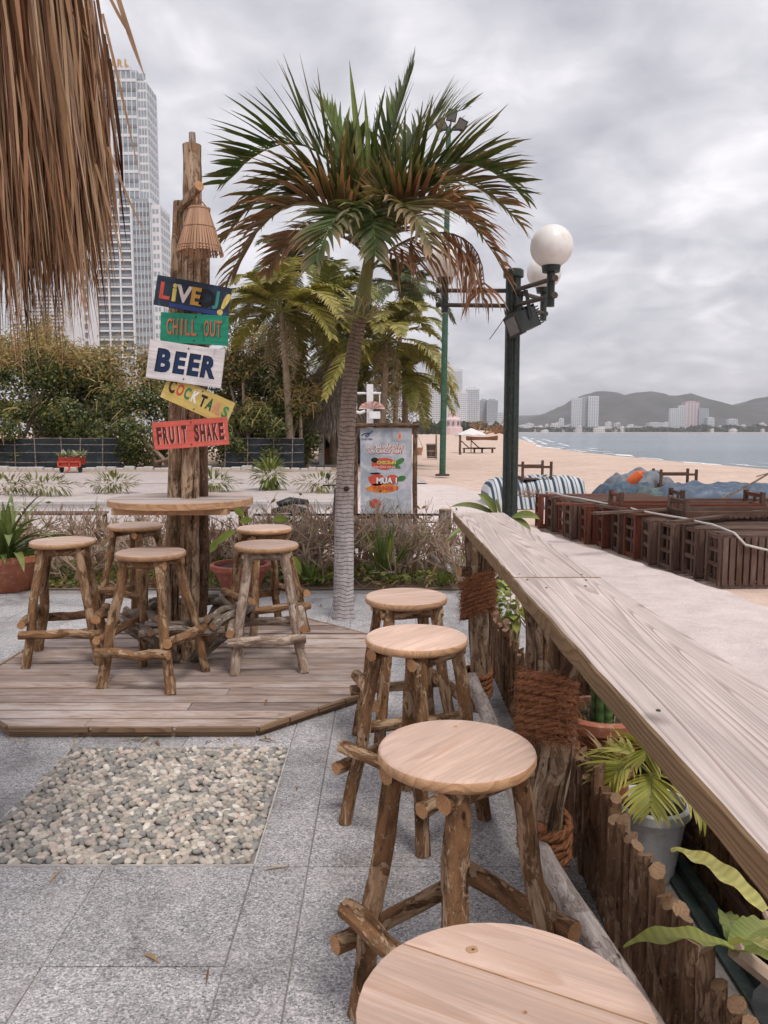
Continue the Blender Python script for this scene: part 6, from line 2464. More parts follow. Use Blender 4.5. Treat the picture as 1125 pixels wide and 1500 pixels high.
# rope thrown over the row
mb = MB()
rp = [(rowx + 0.12 - 0.18 * (5.2 - i * 0.36) + 0.1 * nz(i * 0.6, 3.0), row0.y + 5.2 - i * 0.36, topz + 0.025 + 0.03 * abs(nz(i * 1.3))) for i in range(14)]
rp += [(rowx + 0.06, row0.y + 0.35, topz + 0.03), (rowx + 0.15, row0.y + 0.0, topz - 0.02), (rowx + 0.25, row0.y - 0.05, topz - 0.14), (rowx + 0.5, row0.y - 0.05, topz - 0.20), (rowx + 0.8, row0.y - 0.05, topz - 0.19), (rowx + 1.2, row0.y - 0.05, topz - 0.10), (rowx + 1.7, row0.y - 0.05, topz - 0.02)]
rp = [V(p) for p in rp]
sm = []
for i in range(len(rp) - 1):
    for k in range(4):
        sm.append(rp[i].lerp(rp[i + 1], k / 4))
mb.tube(sm + [rp[-1]], 0.013, 6)
tag(mb.build('white_rope', M['rope_white'], smooth=True), 'white rope running over the row of stored loungers and sagging across the nearest', 'rope')


# covered stacks behind the row
def stripemat():
    k = NT('striped_cover', 0.8, 0.2)
    s = k.n('ShaderNodeSeparateXYZ', {0: k.attr('tc')}).outputs[0]
    f = k.math('FRACT', k.math('MULTIPLY', s, 5.2))
    c = k.ramp(f, [(0.0, (0.045, 0.07, 0.10)), (0.30, (0.50, 0.52, 0.54)), (0.55, (0.13, 0.17, 0.21)), (0.68, (0.56, 0.58, 0.60))], 'CONSTANT')
    k.color(c)
    k.bump(k.noise(k.obj(), 14.0, 4), 0.5, 0.02)
    return k.m


def covered(name, label, cx, cy, lx_, ly_, h, m_, rz=0.0, seed=0.0, wr=0.10):
    b = MB()
    nx_, ny_ = 44, 30
    vs, tcs = [], []
    for j in range(ny_ + 1):
        for i in range(nx_ + 1):
            u, w_ = 2 * i / nx_ - 1, 2 * j / ny_ - 1
            e_ = max(0.0, 1 - abs(u) ** 9) ** 0.45 * max(0.0, 1 - abs(w_) ** 6) ** 0.45
            x, y = u * lx_ / 2, w_ * ly_ / 2
            z = h * e_ * (1 + 0.16 * nz(x * 1.2 + seed, y * 1.2)) + wr * e_ * nz(x * 3 + seed, y * 3 + seed) + 0.04 * e_ * nz(x * 9, y * 5 + seed)
            x += 0.05 * nz(x * 3 + seed, z * 4)
            vs.append(V((cx + x * cos(rz) - y * sin(rz), cy + x * sin(rz) + y * cos(rz), z - 0.06)))
            tcs.append(V((x + 0.15 * z, y, z)))
    n_ = nx_ + 1
    b.add(vs, [(j * n_ + i, j * n_ + i + 1, (j + 1) * n_ + i + 1, (j + 1) * n_ + i) for j in range(ny_) for i in range(nx_)], tcs)
    return tag(b.build(name, m_, smooth=True), label, 'cover', 'covered stacks on the sand')


tarp_b = plain('tarpaulin_blue', (0.065, 0.095, 0.145), 0.5, 0.25, 3, 0.4, bump=0.4, dirt=(0.17, 0.19, 0.21))
tarp_d = plain('tarpaulin_dark', (0.045, 0.075, 0.11), 0.5, 0.3, 3, 0.4, bump=0.4, dirt=(0.13, 0.16, 0.19))
tarp_g = plain('tarpaulin_grey', (0.14, 0.155, 0.18), 0.5, 0.25, 3, 0.4, bump=0.4, dirt=(0.24, 0.24, 0.25))
covered('striped_cover', 'grey and white striped cover over a low stack of loungers behind the lamp post', at(780, 735, 17.5).x, 17.5, 2.2, 1.5, 0.66, stripemat(), 0.0, 2.0, 0.05)
covered('tarpaulin', 'grey tarpaulin over a stack, with the orange float on it', at(935, 700, 18.0).x, 18.0, 1.45, 1.2, 0.70, tarp_g, 0.1, 5.0, 0.14)
covered('tarpaulin', 'dark blue tarpaulin heap in front of the grey covered stack', at(915, 715, 16.4).x, 16.4, 1.2, 1.0, 0.52, tarp_d, 0.2, 9.0, 0.14)
covered('tarpaulin', 'long blue tarpaulin over loungers at the right edge behind the row', at(1060, 720, 15.4).x, 15.4, 2.8, 1.3, 0.60, tarp_b, 0.03, 14.0, 0.10)
covered('tarpaulin', 'green-grey tarpaulin heap between the dark blue and the long blue ones', at(968, 722, 15.6).x, 15.6, 1.0, 1.1, 0.52, plain('tarpaulin_green', (0.07, 0.10, 0.10), 0.5, 0.3, 3, 0.4, bump=0.4, dirt=(0.16, 0.18, 0.17)), 0.0, 19.0, 0.12)
oc = at(932, 698, 17.35)
mb = MB()
mb.tube([oc + V((-0.16, 0, -0.16)), oc + V((-0.13, 0, -0.13)), oc + V((0.07, 0, 0.05)), oc + V((0.10, 0, 0.08)), oc + V((0.16, 0, 0.11))], [0.07, 0.11, 0.11, 0.05, 0.03], 10, True, 0.06, 1.0)
tag(mb.build('orange_float', flat('float_orange', (0.66, 0.13, 0.035), 0.5), smooth='auto'), 'orange float lying on the grey tarpaulin', 'float')


def frame_bed(label, c, L, W, H, rz, m_):
    t = thing('lounger_frame', label, 'lounger frame', c)
    t.rotation_euler = (0, 0, rz)
    ORG[t.name] = V((0, 0, 0))
    for sx in (-1, 1):
        for sy in (-1, 1):
            b = MB()
            b.box((sx * L / 2, sy * W / 2, H / 2), (0.05, 0.05, H), grain=2)
            b.build('leg', m_, t)
    for sy in (-1, 1):
        b = MB()
        b.box((0, sy * W / 2, H * 0.72), (L - 0.05, 0.035, 0.05), grain=0)
        b.build('rail', m_, t)
    for sx in (-1, 1):
        b = MB()
        b.box((sx * L / 2, 0, 0.06), (0.04, W - 0.05, 0.06), grain=1)
        b.build('end_rail', m_, t)
    for i in range(6):
        b = MB()
        b.box((-L / 2 + 0.06 + (L - 0.12) * i / 5, 0, 0.035), (0.10, W - 0.05, 0.02), grain=1)
        b.build('slat', m_, t)
    return t


fb = at(780, 706, 17.2)
frame_bed('small wooden frame with upright legs lying on the striped cover', (fb.x + 0.02, 17.3, 0.535), 0.62, 0.75, 0.42, 0.05, M['slat_dark'])
fb = at(1013, 712, 16.6)
frame_bed('wooden frame with four upright legs standing behind the blue tarpaulins', (fb.x, 17.6, at(1013, 713, 17.6).z), 0.78, 0.5, 0.40, 0.0, M['slat_dark'])
mb = MB()
mb.box((fb.x, 17.6, at(1013, 713, 17.6).z / 2 - 0.04), (0.84, 0.56, at(1013, 713, 17.6).z + 0.06), grain=0)
tag(mb.build('storage_crate', M['slat_dark']), 'low dark wooden crate under the four-legged frame', 'crate')
mb = MB()
p0, p1 = at(1040, 722, 14.6), at(1140, 686, 14.6)
p0.z = 0.3
mb.log(p0 + V((-0.3, 0, -0.25)), p1, 0.022, 0.018, 0.01, 0.12, 7, 0.2)
mb.log(at(1108, 698, 14.6), at(1135, 692, 14.6) + V((0, 0, 0.02)), 0.012, 0.008, 0.01, 0.1, 6, 0.2)
tag(mb.build('bamboo_pole', M['bark_grey']), 'thin pole sticking up slantwise out of the covered loungers at the right edge', 'pole')
mb = MB()
tips = []
for i in range(10):
    a = R.uniform(0, 2 * pi)
    twig_rec(mb, V((rowx - 1.0 + R.uniform(-.1, .1), row0.y + 5.5 + R.uniform(-.1, .1), 0.45)), V((cos(a), sin(a), R.uniform(0, 0.6))).normalized(), 0.22, 0.009, 1, tips)
tag(mb.build('dry_brushwood', M['twig_red']), 'bundle of dry brown twigs lying at the far end of the stored loungers', 'brushwood')

# a few fallen leaves and straws on the deck and the paving
R.seed(97)
mb = MB()
for i in range(70):
    x, y = R.uniform(-2.4, 0.5), R.uniform(2.0, 7.6)
    if i < 22:
        x, y = DCX + R.uniform(-1.1, 1.1), dya - 0.03 - R.uniform(0, 0.05)
    on_deck = abs(x - DCX) < 0.95 and dya < y < dya + DW
    z_ = (DZ if on_deck else 0.0) + 0.006
    a = R.uniform(0, 2 * pi)
    d = V((cos(a), sin(a), 0))
    L = R.uniform(0.03, 0.11)
    w_ = R.uniform(0.004, 0.016)
    p = V((x, y, z_))
    mb.strip([p, p + d * L * 0.5 + UP * R.uniform(0.002, 0.012), p + d * L], [w_ * 0.5, w_, w_ * 0.1], V((-sin(a), cos(a), 0.2)).normalized(), jit(R.choice([(0.34, 0.22, 0.12), (0.22, 0.12, 0.06), (0.42, 0.32, 0.18)]), 0.25))
o = mb.build('fallen_leaves', M['straw'])
o['kind'] = 'stuff'
o['label'] = 'scattered dry leaf scraps on the deck and the paving'

# ------------------------------------------------------------------ trees along the road
R.seed(101)
DG = [(0.058, 0.080, 0.024), (0.092, 0.118, 0.032), (0.135, 0.152, 0.040), (0.034, 0.050, 0.017), (0.21, 0.19, 0.05)]
DRY = [(0.38, 0.26, 0.10), (0.31, 0.23, 0.08), (0.42, 0.29, 0.15), (0.25, 0.20, 0.065)]


def bush(label, px_, pyb, pyt, wpx, Y, n, dry=0.25, leafL=0.2, hang=0.0, name='broadleaf_tree'):
    b0 = at(px_, pyb, Y)
    top = at(px_, pyt, Y).z
    rx = wpx / 2 * Y / FPX
    ry = min(rx, 2.2)
    t = thing(name, label, 'tree', (b0.x, Y, 0), 'trees along the road')
    b = MB()
    cen = V((b0.x, Y, top * 0.5))
    lumps = []
    for i in range(26):
        d = rdir()
        lumps.append((V((cen.x + d.x * rx * 0.78, cen.y + d.y * ry * 0.7, max(0.35, cen.z + d.z * top * 0.42))), R.uniform(0.24, 0.42) * min(rx, top * 0.5)))
    for i in range(5):
        l = R.choice(lumps)[0]
        p = V((b0.x + R.uniform(-.5, .5) * rx, Y + R.uniform(-.3, .3), 0))
        b.tube([p, p.lerp(l, 0.5) + rdir() * 0.3, l], [0.13, 0.09, 0.04], 6, False)
    b.build('trunk', M['twig'], t)
    b = MB()
    for i in range(n):
        l, r = R.choice(lumps)
        d = rdir()
        if d.y > 0.35 and R.random() < 0.75:
            d.y = -d.y
        rr = r * (0.55 + 0.55 * R.random())
        p = l + V((d.x * rr * 1.15, d.y * rr, d.z * rr * 0.95))
        if p.z < 0.05:
            continue
        tcol = R.choice(DG)
        clump = nz(p.x * 0.9, p.y * 0.9, p.z * 0.9 + 7)
        if clump > 0.12:
            tcol = mixc(tcol, (0.115, 0.13, 0.035), 0.6)
        if (p.z / top > 0.74 - 0.3 * nz(p.x * 0.5, 3.0)) and R.random() < dry * 3:
            tcol = R.choice(DRY)
        leaf_card(b, p, (d + rdir() * 0.7).normalized(), leafL * R.uniform(0.6, 1.25), leafL * 0.5 * R.uniform(0.7, 1.2), jit(tcol, 0.3))
    # dry creeper hanging over the top
    for i in range(int(hang)):
        l, r = R.choice(lumps)
        if l.z < top * 0.5:
            continue
        p = l + V((R.uniform(-1, 1) * r, -R.uniform(0, 1) * r, r * R.uniform(0.3, 1.1)))
        d = (rdir() + UP * 0.35).normalized()
        ps = [p]
        for k in range(4):
            ps.append(ps[-1] + d * R.uniform(0.1, 0.24))
            d = (d + V((0, 0, -0.4)) + rdir() * 0.3).normalized()
        b.strip(ps, [0.04, 0.04, 0.035, 0.03, 0.008], rdir(), jit(R.choice(DRY), 0.35))
    b.build('crown', M['leaf'], t)
    return t


bush('dense dark tree at the left edge behind the net fence', 40, 690, 488, 260, 36.5, 15000, 0.35, 0.2, 2600)
bush('dark bushy tree behind the sign post, left of the lamp shade pole', 185, 690, 515, 230, 36.0, 13000, 0.22, 0.2, 1300)
bush('yellowing creeper-covered tree at the far left, topmost of the road trees', 95, 600, 470, 170, 39, 6000, 0.7, 0.22, 2600)
bush('dark green tree just right of the painted signs', 375, 690, 515, 170, 36.0, 12000, 0.15, 0.19, 500)
bush('dry grey-brown shrub top behind the signs, under the coconut palms', 400, 600, 485, 150, 38.5, 4500, 0.9, 0.2, 3200)
bush('leafy dark shrub beside the thatched hut', 435, 690, 562, 75, 34.8, 5000, 0.15, 0.17, 700)
bush('dark green tree crown behind the lamp shade and navy sign', 352, 640, 425, 95, 41, 4500, 0.05, 0.2, 0)
bush('low leafy hedge in front of the dark tree at the left edge, behind the net', 30, 690, 590, 220, 35.0, 8000, 0.05, 0.18, 200, 'hedge_bush')
bush('low leafy hedge behind the sign post, between the two net fences', 230, 690, 570, 200, 34.9, 8000, 0.05, 0.18, 200, 'hedge_bush')
bush('low leafy hedge behind the right-hand net fence', 385, 690, 590, 150, 34.9, 7000, 0.05, 0.18, 300, 'hedge_bush')
bush('dry pale-leaved shrub at the foot of the coconut palms beside the hut', 520, 690, 575, 110, 42, 5000, 0.8, 0.2, 1800)
R.seed(107)


# ------------------------------------------------------------------ coconut palms
def coconut(label, px_, py_, Y, Lf, nf, cb, ct, dry, dead=5, bx=None):
    cr = at(px_, py_, Y)
    bb = at(bx if bx is not None else px_ + 6, 690, Y)
    t = thing('coconut_palm', label, 'palm', (bb.x, Y, 0), 'coconut palms behind the road')
    b = MB()
    m_ = V(((cr.x + bb.x) / 2 + 0.15, Y, cr.z * 0.5))
    pts_ = [bez([V((bb.x, Y, 0)), m_, cr], i / 12) for i in range(13)]
    b.tube(pts_, [0.19 - 0.07 * i / 12 for i in range(13)], 9, True, 0.08, px_ * 0.1)
    b.build('trunk', M['far_trunk'], t, smooth=True)
    b = MB()
    for i in range(nf):
        a = 2 * pi * i / nf * 1.0 + R.uniform(-0.35, 0.35)
        el = R.uniform(-0.25, 1.25)
        L = Lf * R.uniform(0.8, 1.1)
        d = V((cos(a) * cos(el), sin(a) * cos(el), sin(el)))
        hd = V((cos(a), sin(a), 0))
        p1 = cr + d * L * 0.4 + UP * L * 0.08
        p2 = cr + d * L * 0.72 + hd * L * 0.1 - UP * L * (0.02 + 0.10 * (1.2 - el))
        p3 = cr + d * L * 0.85 + hd * L * 0.18 - UP * L * (0.30 + 0.28 * (1.2 - el))
        frond(b, [cr, p1, p2, p3], 46, L * 0.34, 0.085, 0.22, jit(cb, 0.25), ct, 3, 0.1, 0.6, 0.14, dry * R.uniform(0.3, 1.4), 0.035)
    b.build('crown', M['leaf'], t)
    b = MB()
    for i in range(dead):
        a = R.uniform(0, 2 * pi)
        hd = V((cos(a), sin(a), 0))
        L = Lf * R.uniform(0.6, 0.95)
        frond(b, [cr - UP * 0.1, cr + hd * 0.5 - UP * 0.2, cr + hd * 0.75 - UP * L * 0.5, cr + hd * 0.55 - UP * L], 30, L * 0.22, 0.045, 0.35, (0.27, 0.205, 0.11), (0.34, 0.27, 0.17), 3, 0.0, 0.5, 0.2, 0.7, 0.03, skip=0.35, curl=0.3)
    if dead:
        b.build('dead_fronds', M['leaf'], t)
    return t


CG, CY = (0.165, 0.17, 0.044), (0.44, 0.36, 0.12)
coconut('largest coconut palm with drooping yellow fronds, right of the lamp shade', 412, 458, 34, 3.6, 26, (0.24, 0.225, 0.06), CY, 1.0, 7, 425)
coconut('dark tall coconut palm behind the left fronds of the young palm', 428, 392, 46, 3.6, 22, (0.075, 0.09, 0.03), (0.20, 0.18, 0.07), 0.5, 3, 452)
coconut('coconut palm crowned close left of the young palm trunk', 478, 450, 37, 3.4, 24, CG, CY, 0.8, 6, 488)
coconut('dark coconut palm standing tall against the sky right of the young palm trunk', 588, 425, 50, 3.3, 22, (0.065, 0.082, 0.028), (0.17, 0.16, 0.06), 0.4, 3, 575)
coconut('coconut palm with many hanging fronds above the poster board', 566, 500, 35, 3.3, 26, (0.21, 0.205, 0.055), CY, 1.0, 12, 552)
coconut('low coconut palm with yellow hanging fronds at the right of the palm group', 592, 550, 38, 2.7, 22, (0.22, 0.215, 0.06), CY, 0.9, 9, 590)
coconut('coconut palm deep in the group behind the trunk of the young palm', 515, 500, 41, 3.0, 20, CG, CY, 0.8, 8, 520)

# ------------------------------------------------------------------ net fence along the road
netm = plain('shade_net', (0.020, 0.030, 0.036), 0.6, 0.4, 1.5, 0.3, bump=0.4, dirt=(0.05, 0.065, 0.075))
for x0p, x1p, lab in ((-30, 178, 'dark shade net fence on pale bamboo poles, left of the sign post'), (330, 446, 'dark shade net fence on pale bamboo poles, between sign post and hut')):
    Y = 33.6
    a, b_ = at(x0p, 685, Y), at(x1p, 685, Y)
    zt = at(100, 641, Y).z
    t = thing('net_fence', lab, 'fence', ((a.x + b_.x) / 2, Y, 0), 'net fences along the road')
    mb = MB()
    n = 60
    vs = []
    for i in range(n + 1):
        for j in range(7):
            x = a.x + (b_.x - a.x) * i / n
            vs.append(V((x, Y + 0.05 * nz(x * 2.0, j * 0.7) + 0.02, 0.04 + (zt - 0.08) * j / 6)))
    mb.add(vs, [(i * 7 + j, (i + 1) * 7 + j, (i + 1) * 7 + j + 1, i * 7 + j + 1) for i in range(n) for j in range(6)])
    mb.build('net', netm, t, smooth=True)
    x = a.x
    while x < b_.x:
        mb = MB()
        mb.tube([(x, Y - 0.06, 0), (x + R.uniform(-.06, .06), Y - 0.06, zt + R.uniform(0.02, 0.2))], 0.024, 6)
        mb.build('upright', M['bark_grey'], t)
        x += R.uniform(0.75, 1.2)
    for z_ in (zt * 0.22, zt * 0.52, zt * 0.78, zt * 0.97):
        mb = MB()
        mb.tube([(a.x + (b_.x - a.x) * i / 8, Y - 0.075, z_ + R.uniform(-.02, .02)) for i in range(9)], 0.017, 6)
        mb.build('rail', M['bark_grey'], t)
# stone kerb along the far side of the road
kerb = thing('road_kerb', 'uneven line of pale kerb stones along the far side of the road', 'kerb', (-12, 32.6, 0))
st_me = []
for q in range(4):
    b = MB()
    b.prism([(-0.17, -0.1), (0.17, -0.1), (0.16 + 0.02 * q / 3, 0.1), (-0.17, 0.1)], 0, 0.10 + 0.02 * q, 0.03)
    st_me.append(b.mesh('stone', M['stone']))
x = -19.0
while x < -2.2:
    s_ = R.uniform(0.8, 1.25)
    put('stone', R.choice(st_me), kerb, (x, 32.6 + R.uniform(-.05, .05), 0.0), (0, 0, R.uniform(-.1, .1)), (s_, s_, s_))
    x += 0.37 * s_

# ------------------------------------------------------------------ red hand cart with plants
cp = G(102, 693)
Yc = cp.y
cart = thing('red_cart', 'small red two-wheeled cart with plants on it, standing by the road', 'cart', (cp.x, Yc, 0.01))
redm = flat('cart_red', (0.30, 0.035, 0.025), 0.5)
redl = flat('cart_orange_red', (0.58, 0.10, 0.05), 0.5)
zb = 0.012
cw = 0.84
mb = MB()
mb.box((cp.x, Yc + 0.3, zb + 0.46), (cw, 0.6, 0.30))
mb.build('box', redm, cart)
mb = MB()
for (x0, z0, x1, z1) in ((-0.42, 0.24, 0.42, 0.24), (-0.42, 0.42, 0.42, 0.42), (-0.42, 0.24, -0.42, 0.44), (0.42, 0.24, 0.42, 0.44), (0.0, 0.12, 0.0, 0.44)):
    mb.bar((cp.x + x0, Yc - 0.02, zb + z0), (cp.x + x1, Yc - 0.02, zb + z1), 0.05, 0.05)
mb.build('frame', redl, cart)
for s in (-1, 1):
    mb = MB()
    mb.box((cp.x + s * 0.2, Yc - 0.012, zb + 0.33), (0.28, 0.02, 0.12))
    mb.build('panel', redm, cart)
    mb = MB()
    mb.tube([(cp.x + s * 0.36, Yc + 0.15 + cos(2 * pi * i / 16) * 0.13, zb + 0.16 + sin(2 * pi * i / 16) * 0.13) for i in range(17)], 0.04, 7)
    mb.tube([(cp.x + s * 0.36 - 0.02, Yc + 0.15, zb + 0.16), (cp.x + s * 0.36 + 0.02, Yc + 0.15, zb + 0.16)], 0.10, 10)
    mb.build('wheel', M['iron_black'], cart)
mb = MB()
mb.bar((cp.x, Yc + 0.02, zb + 0.14), (cp.x, Yc - 0.35, zb + 0.05), 0.05, 0.05)
mb.build('tow_bar', redl, cart)
mb = MB()
for i in range(240):
    p = V((cp.x + R.uniform(-.42, .42), Yc + 0.3 + R.uniform(-.3, .3), zb + 0.62))
    leaf_blade(mb, p, rdir() + UP * 0.9, R.uniform(0.14, 0.34), 0.06, jit(R.choice([(0.10, 0.13, 0.04), (0.30, 0.30, 0.16), (0.5, 0.5, 0.44)]), 0.3), None, 0.5, 3)
mb.build('plants', M['leaf'], cart)

# ------------------------------------------------------------------ thatched hut with a bar and a person
HY = 37.0
hx0, hx1 = at(466, 690, HY).x, at(560, 690, HY).x
hz = at(480, 628, HY).z
hut = thing('thatched_hut', 'white-walled hut with a tall grey thatched roof behind the palm trunk', 'hut', ((hx0 + hx1) / 2, HY, 0))
dep = 3.2
for nm, c_, s_ in (('side_wall', (hx0 + 0.2, HY + dep / 2, hz / 2), (0.12, dep, hz)), ('back_wall', ((hx0 + hx1) / 2, HY + dep, hz / 2), (hx1 - hx0, 0.1, hz)), ('side_wall', (hx1 - 0.2, HY + dep / 2, hz / 2), (0.12, dep, hz))):
    mb = MB()
    mb.box(c_, s_)
    mb.build(nm, M['white_wall'], hut)
mb = MB()
mb.box((hx0 + 0.17, HY - 0.05, hz / 2), (0.24, 0.2, hz))
mb.build('pillar', M['white_wall'], hut)
mb = MB()
mb.box(((hx0 + hx1) / 2, HY - 0.05, hz - 0.1), (hx1 - hx0, 0.16, 0.2))
mb.build('lintel', M['bark_grey'], hut)
mb = MB()
mb.box(((hx0 + hx1) / 2, HY + dep / 2, -0.03), (hx1 - hx0 + 0.6, dep + 1.0, 0.16))
mb.build('plinth', M['stone'], hut)
rc = at(497, 600, HY + dep / 2)
ez = at(480, 636, HY - 0.6).z
rt_ = at(470, 545, HY + dep / 2)
mb = MB()
rcx = (hx0 + hx1) / 2
mb.lathe([(2.75, ez), (2.5, ez + 0.45), (1.2, rt_.z - 0.25), (0.28, rt_.z + 0.5), (0.05, rt_.z + 0.75)], (at(487, 600, HY).x, HY + dep / 2, 0), 26, rough=0.06, close=True)
rf = mb.build('roof', M['thatch'], hut, smooth=True)
mb = MB()
for i in range(4200):
    a = R.uniform(0, 2 * pi)
    t = R.random()
    r = 2.78 - 2.5 * t
    z_ = ez + 0.02 + (rt_.z + 0.55 - ez) * (t ** 0.8 if t > 0.1 else t)
    p = V((at(487, 600, HY).x + cos(a) * r, HY + dep / 2 + sin(a) * r, z_))
    d = V((cos(a) * 0.75, sin(a) * 0.75, -0.8 if t < 0.9 else -0.5)).normalized()
    L = R.uniform(0.3, 0.7)
    mb.strip([p, p + d * L * 0.5 + UP * 0.03, p + d * L - UP * 0.03], [0.05, 0.05, 0.012], V((-sin(a), cos(a), 0)), jit(R.choice([(0.36, 0.305, 0.26), (0.27, 0.22, 0.18), (0.44, 0.36, 0.29)]), 0.3))
mb.build('thatch', M['straw'], rf, stuff=True)
bc_ = at(487, 675, HY + 0.6)
barc = thing('hut_bar', 'orange-brown wooden bar inside the thatched hut', 'bar', (bc_.x, HY + 0.6, 0.05))
mb = MB()
bw0, bw1 = at(475, 680, HY + 0.5).x, at(512, 680, HY + 0.5).x
for i in range(8):
    b = MB()
    b.box((bw0 + (bw1 - bw0) * (i + 0.5) / 8, HY + 0.5, 0.05 + 0.38), ((bw1 - bw0) / 8 - 0.01, 0.04, 0.76), grain=2)
    b.build('board', flat('bar_orange_%d' % i, (0.30 + 0.02 * (i % 3), 0.115, 0.04), 0.5), barc)
b = MB()
b.box(((bw0 + bw1) / 2, HY + 0.62, 0.05 + 0.79), (bw1 - bw0 + 0.1, 0.4, 0.05), grain=0)
b.build('bar_top', M['slat_red'], barc)


def person(c):
    me = bpy.data.meshes.new('person')
    J = [(0, 0, 0.55), (0, 0.0, 0.80), (0, -0.02, 1.05), (0, -0.03, 1.22), (0, -0.03, 1.30), (0, -0.05, 1.40), (0, -0.05, 1.50),
         (-0.18, -0.02, 1.17), (-0.24, -0.10, 0.95), (-0.14, -0.30, 0.88), (0.18, -0.02, 1.17), (0.25, -0.10, 0.95), (0.12, -0.30, 0.88),
         (-0.11, -0.06, 0.53), (-0.13, -0.44, 0.53), (-0.13, -0.42, 0.10), (-0.13, -0.52, 0.05), (0.11, -0.06, 0.53), (0.13, -0.44, 0.53), (0.13, -0.42, 0.10), (0.13, -0.52, 0.05)]
    E = [(0, 1), (1, 2), (2, 3), (3, 4), (4, 5), (5, 6), (3, 7), (7, 8), (8, 9), (3, 10), (10, 11), (11, 12), (0, 13), (13, 14), (14, 15), (15, 16), (0, 17), (17, 18), (18, 19), (19, 20)]
    rad = [0.14, 0.13, 0.15, 0.11, 0.05, 0.095, 0.08, 0.065, 0.05, 0.035, 0.065, 0.05, 0.035, 0.09, 0.07, 0.045, 0.035, 0.09, 0.07, 0.045, 0.035]
    me.from_pydata(J, E, [])
    o = bpy.data.objects.new('person', me)
    COL.objects.link(o)
    o.location = c
    md = o.modifiers.new('skin', 'SKIN')
    for i, r in enumerate(rad):
        me.skin_vertices[0].data[i].radius = (r, r * 0.85)
    me.skin_vertices[0].data[0].use_root = True
    o.modifiers.new('sub', 'SUBSURF').levels = 2
    o.modifiers['sub'].render_levels = 2
    k = NT('person_cloth_skin', 0.8, 0.2)
    z_ = k.n('ShaderNodeSeparateXYZ', {0: k.obj()}).outputs[2]
    k.color(k.ramp(k.math('MULTIPLY', z_, 0.6), [(0.0, (0.02, 0.022, 0.03)), (0.76, (0.25, 0.14, 0.10))], 'CONSTANT'))
    me.materials.append(k.m)
    tag(o, 'person in dark clothes sitting behind the bar in the thatched hut', 'person')
    ORG[o.name] = V(c)
    b = MB()
    b.lathe([(0.06, 1.36), (0.112, 1.42), (0.115, 1.50), (0.08, 1.57), (0.001, 1.60)], V(c) + V((0, 0.0, 0)), 14, rough=0.1, close=True)
    h_ = b.build('hair', flat('hair_black', (0.012, 0.011, 0.011), 0.6), o, smooth=True)
    return o


pz = at(479, 655, HY + 1.2)
person((pz.x, HY + 1.35, 0.0))
low_bench('bar_bench', 'plain wooden bench inside the thatched hut under the seated person', (pz.x, HY + 1.42, 0.05), 0.9, 0.35, 0.43, M['slat_dark'])

# ------------------------------------------------------------------ white post with a pink shell canopy, above the poster
WY = 24.6
wx = at(542, 600, WY).x
wb = thing('shower_post', 'white post with crossbar, curved pipe and pink shell-shaped canopy above the poster', 'post', (wx, WY, 0))
whm = M['white_plastic']
mb = MB()
mb.bar((wx, WY, 0), (wx, WY, at(542, 563, WY).z), 0.20, 0.20)
mb.build('post', whm, wb)
mb = MB()
zc_ = at(542, 576, WY).z
mb.tube([(at(521, 577, WY).x, WY, zc_), (at(558, 577, WY).x, WY, zc_)], 0.035, 8)
mb.tube([(at(522, 577, WY).x, WY, zc_), (at(522, 577, WY).x, WY, zc_ - 0.5)], 0.02, 6)
mb.tube([(at(556, 577, WY).x, WY, zc_), (at(556, 577, WY).x, WY, zc_ - 0.35)], 0.02, 6)
mb.build('crossbar', whm, wb)
mb = MB()
mb.tube([at(514, 584, WY), at(515, 594, WY), at(519, 602, WY), at(527, 605, WY), at(535, 602, WY)], 0.05, 8)
mb.build('curved_pipe', whm, wb, smooth=True)
sc_ = at(545, 600, WY - 0.1)
pinkm = flat('canopy_pink', (0.62, 0.33, 0.27), 0.6)
for i in range(11):
    a0, a1 = pi * i / 11, pi * (i + 1) / 11
    b = MB()
    vs = [sc_]
    fs = []
    for j in range(1, 5):
        rr = 0.40 * j / 4
        zd = 0.22 * cos(j / 4 * pi / 2)
        for aa in (a0 + 0.02, a1 - 0.02):
            vs.append(sc_ + V((cos(aa) * rr, -0.25 * sin(pi * j / 8), sin(aa) * rr * 0.62 + zd * 0.1)))
    fs.append((0, 1, 2))
    for j in range(3):
        fs.append((1 + 2 * j, 3 + 2 * j, 4 + 2 * j, 2 + 2 * j))
    n0 = len(vs)
    vs2 = [v + V((0, 0.03, 0)) for v in vs]
    b.add(vs + vs2, fs + [tuple(reversed([k + n0 for k in f])) for f in fs])
    b.build('shell_rib', pinkm if i % 2 else flat('canopy_pale', (0.70, 0.52, 0.47), 0.6), wb)
mb = MB()
mb.box(at(549, 608, WY - 0.18), (0.34, 0.16, 0.22))
mb.build('box', whm, wb)

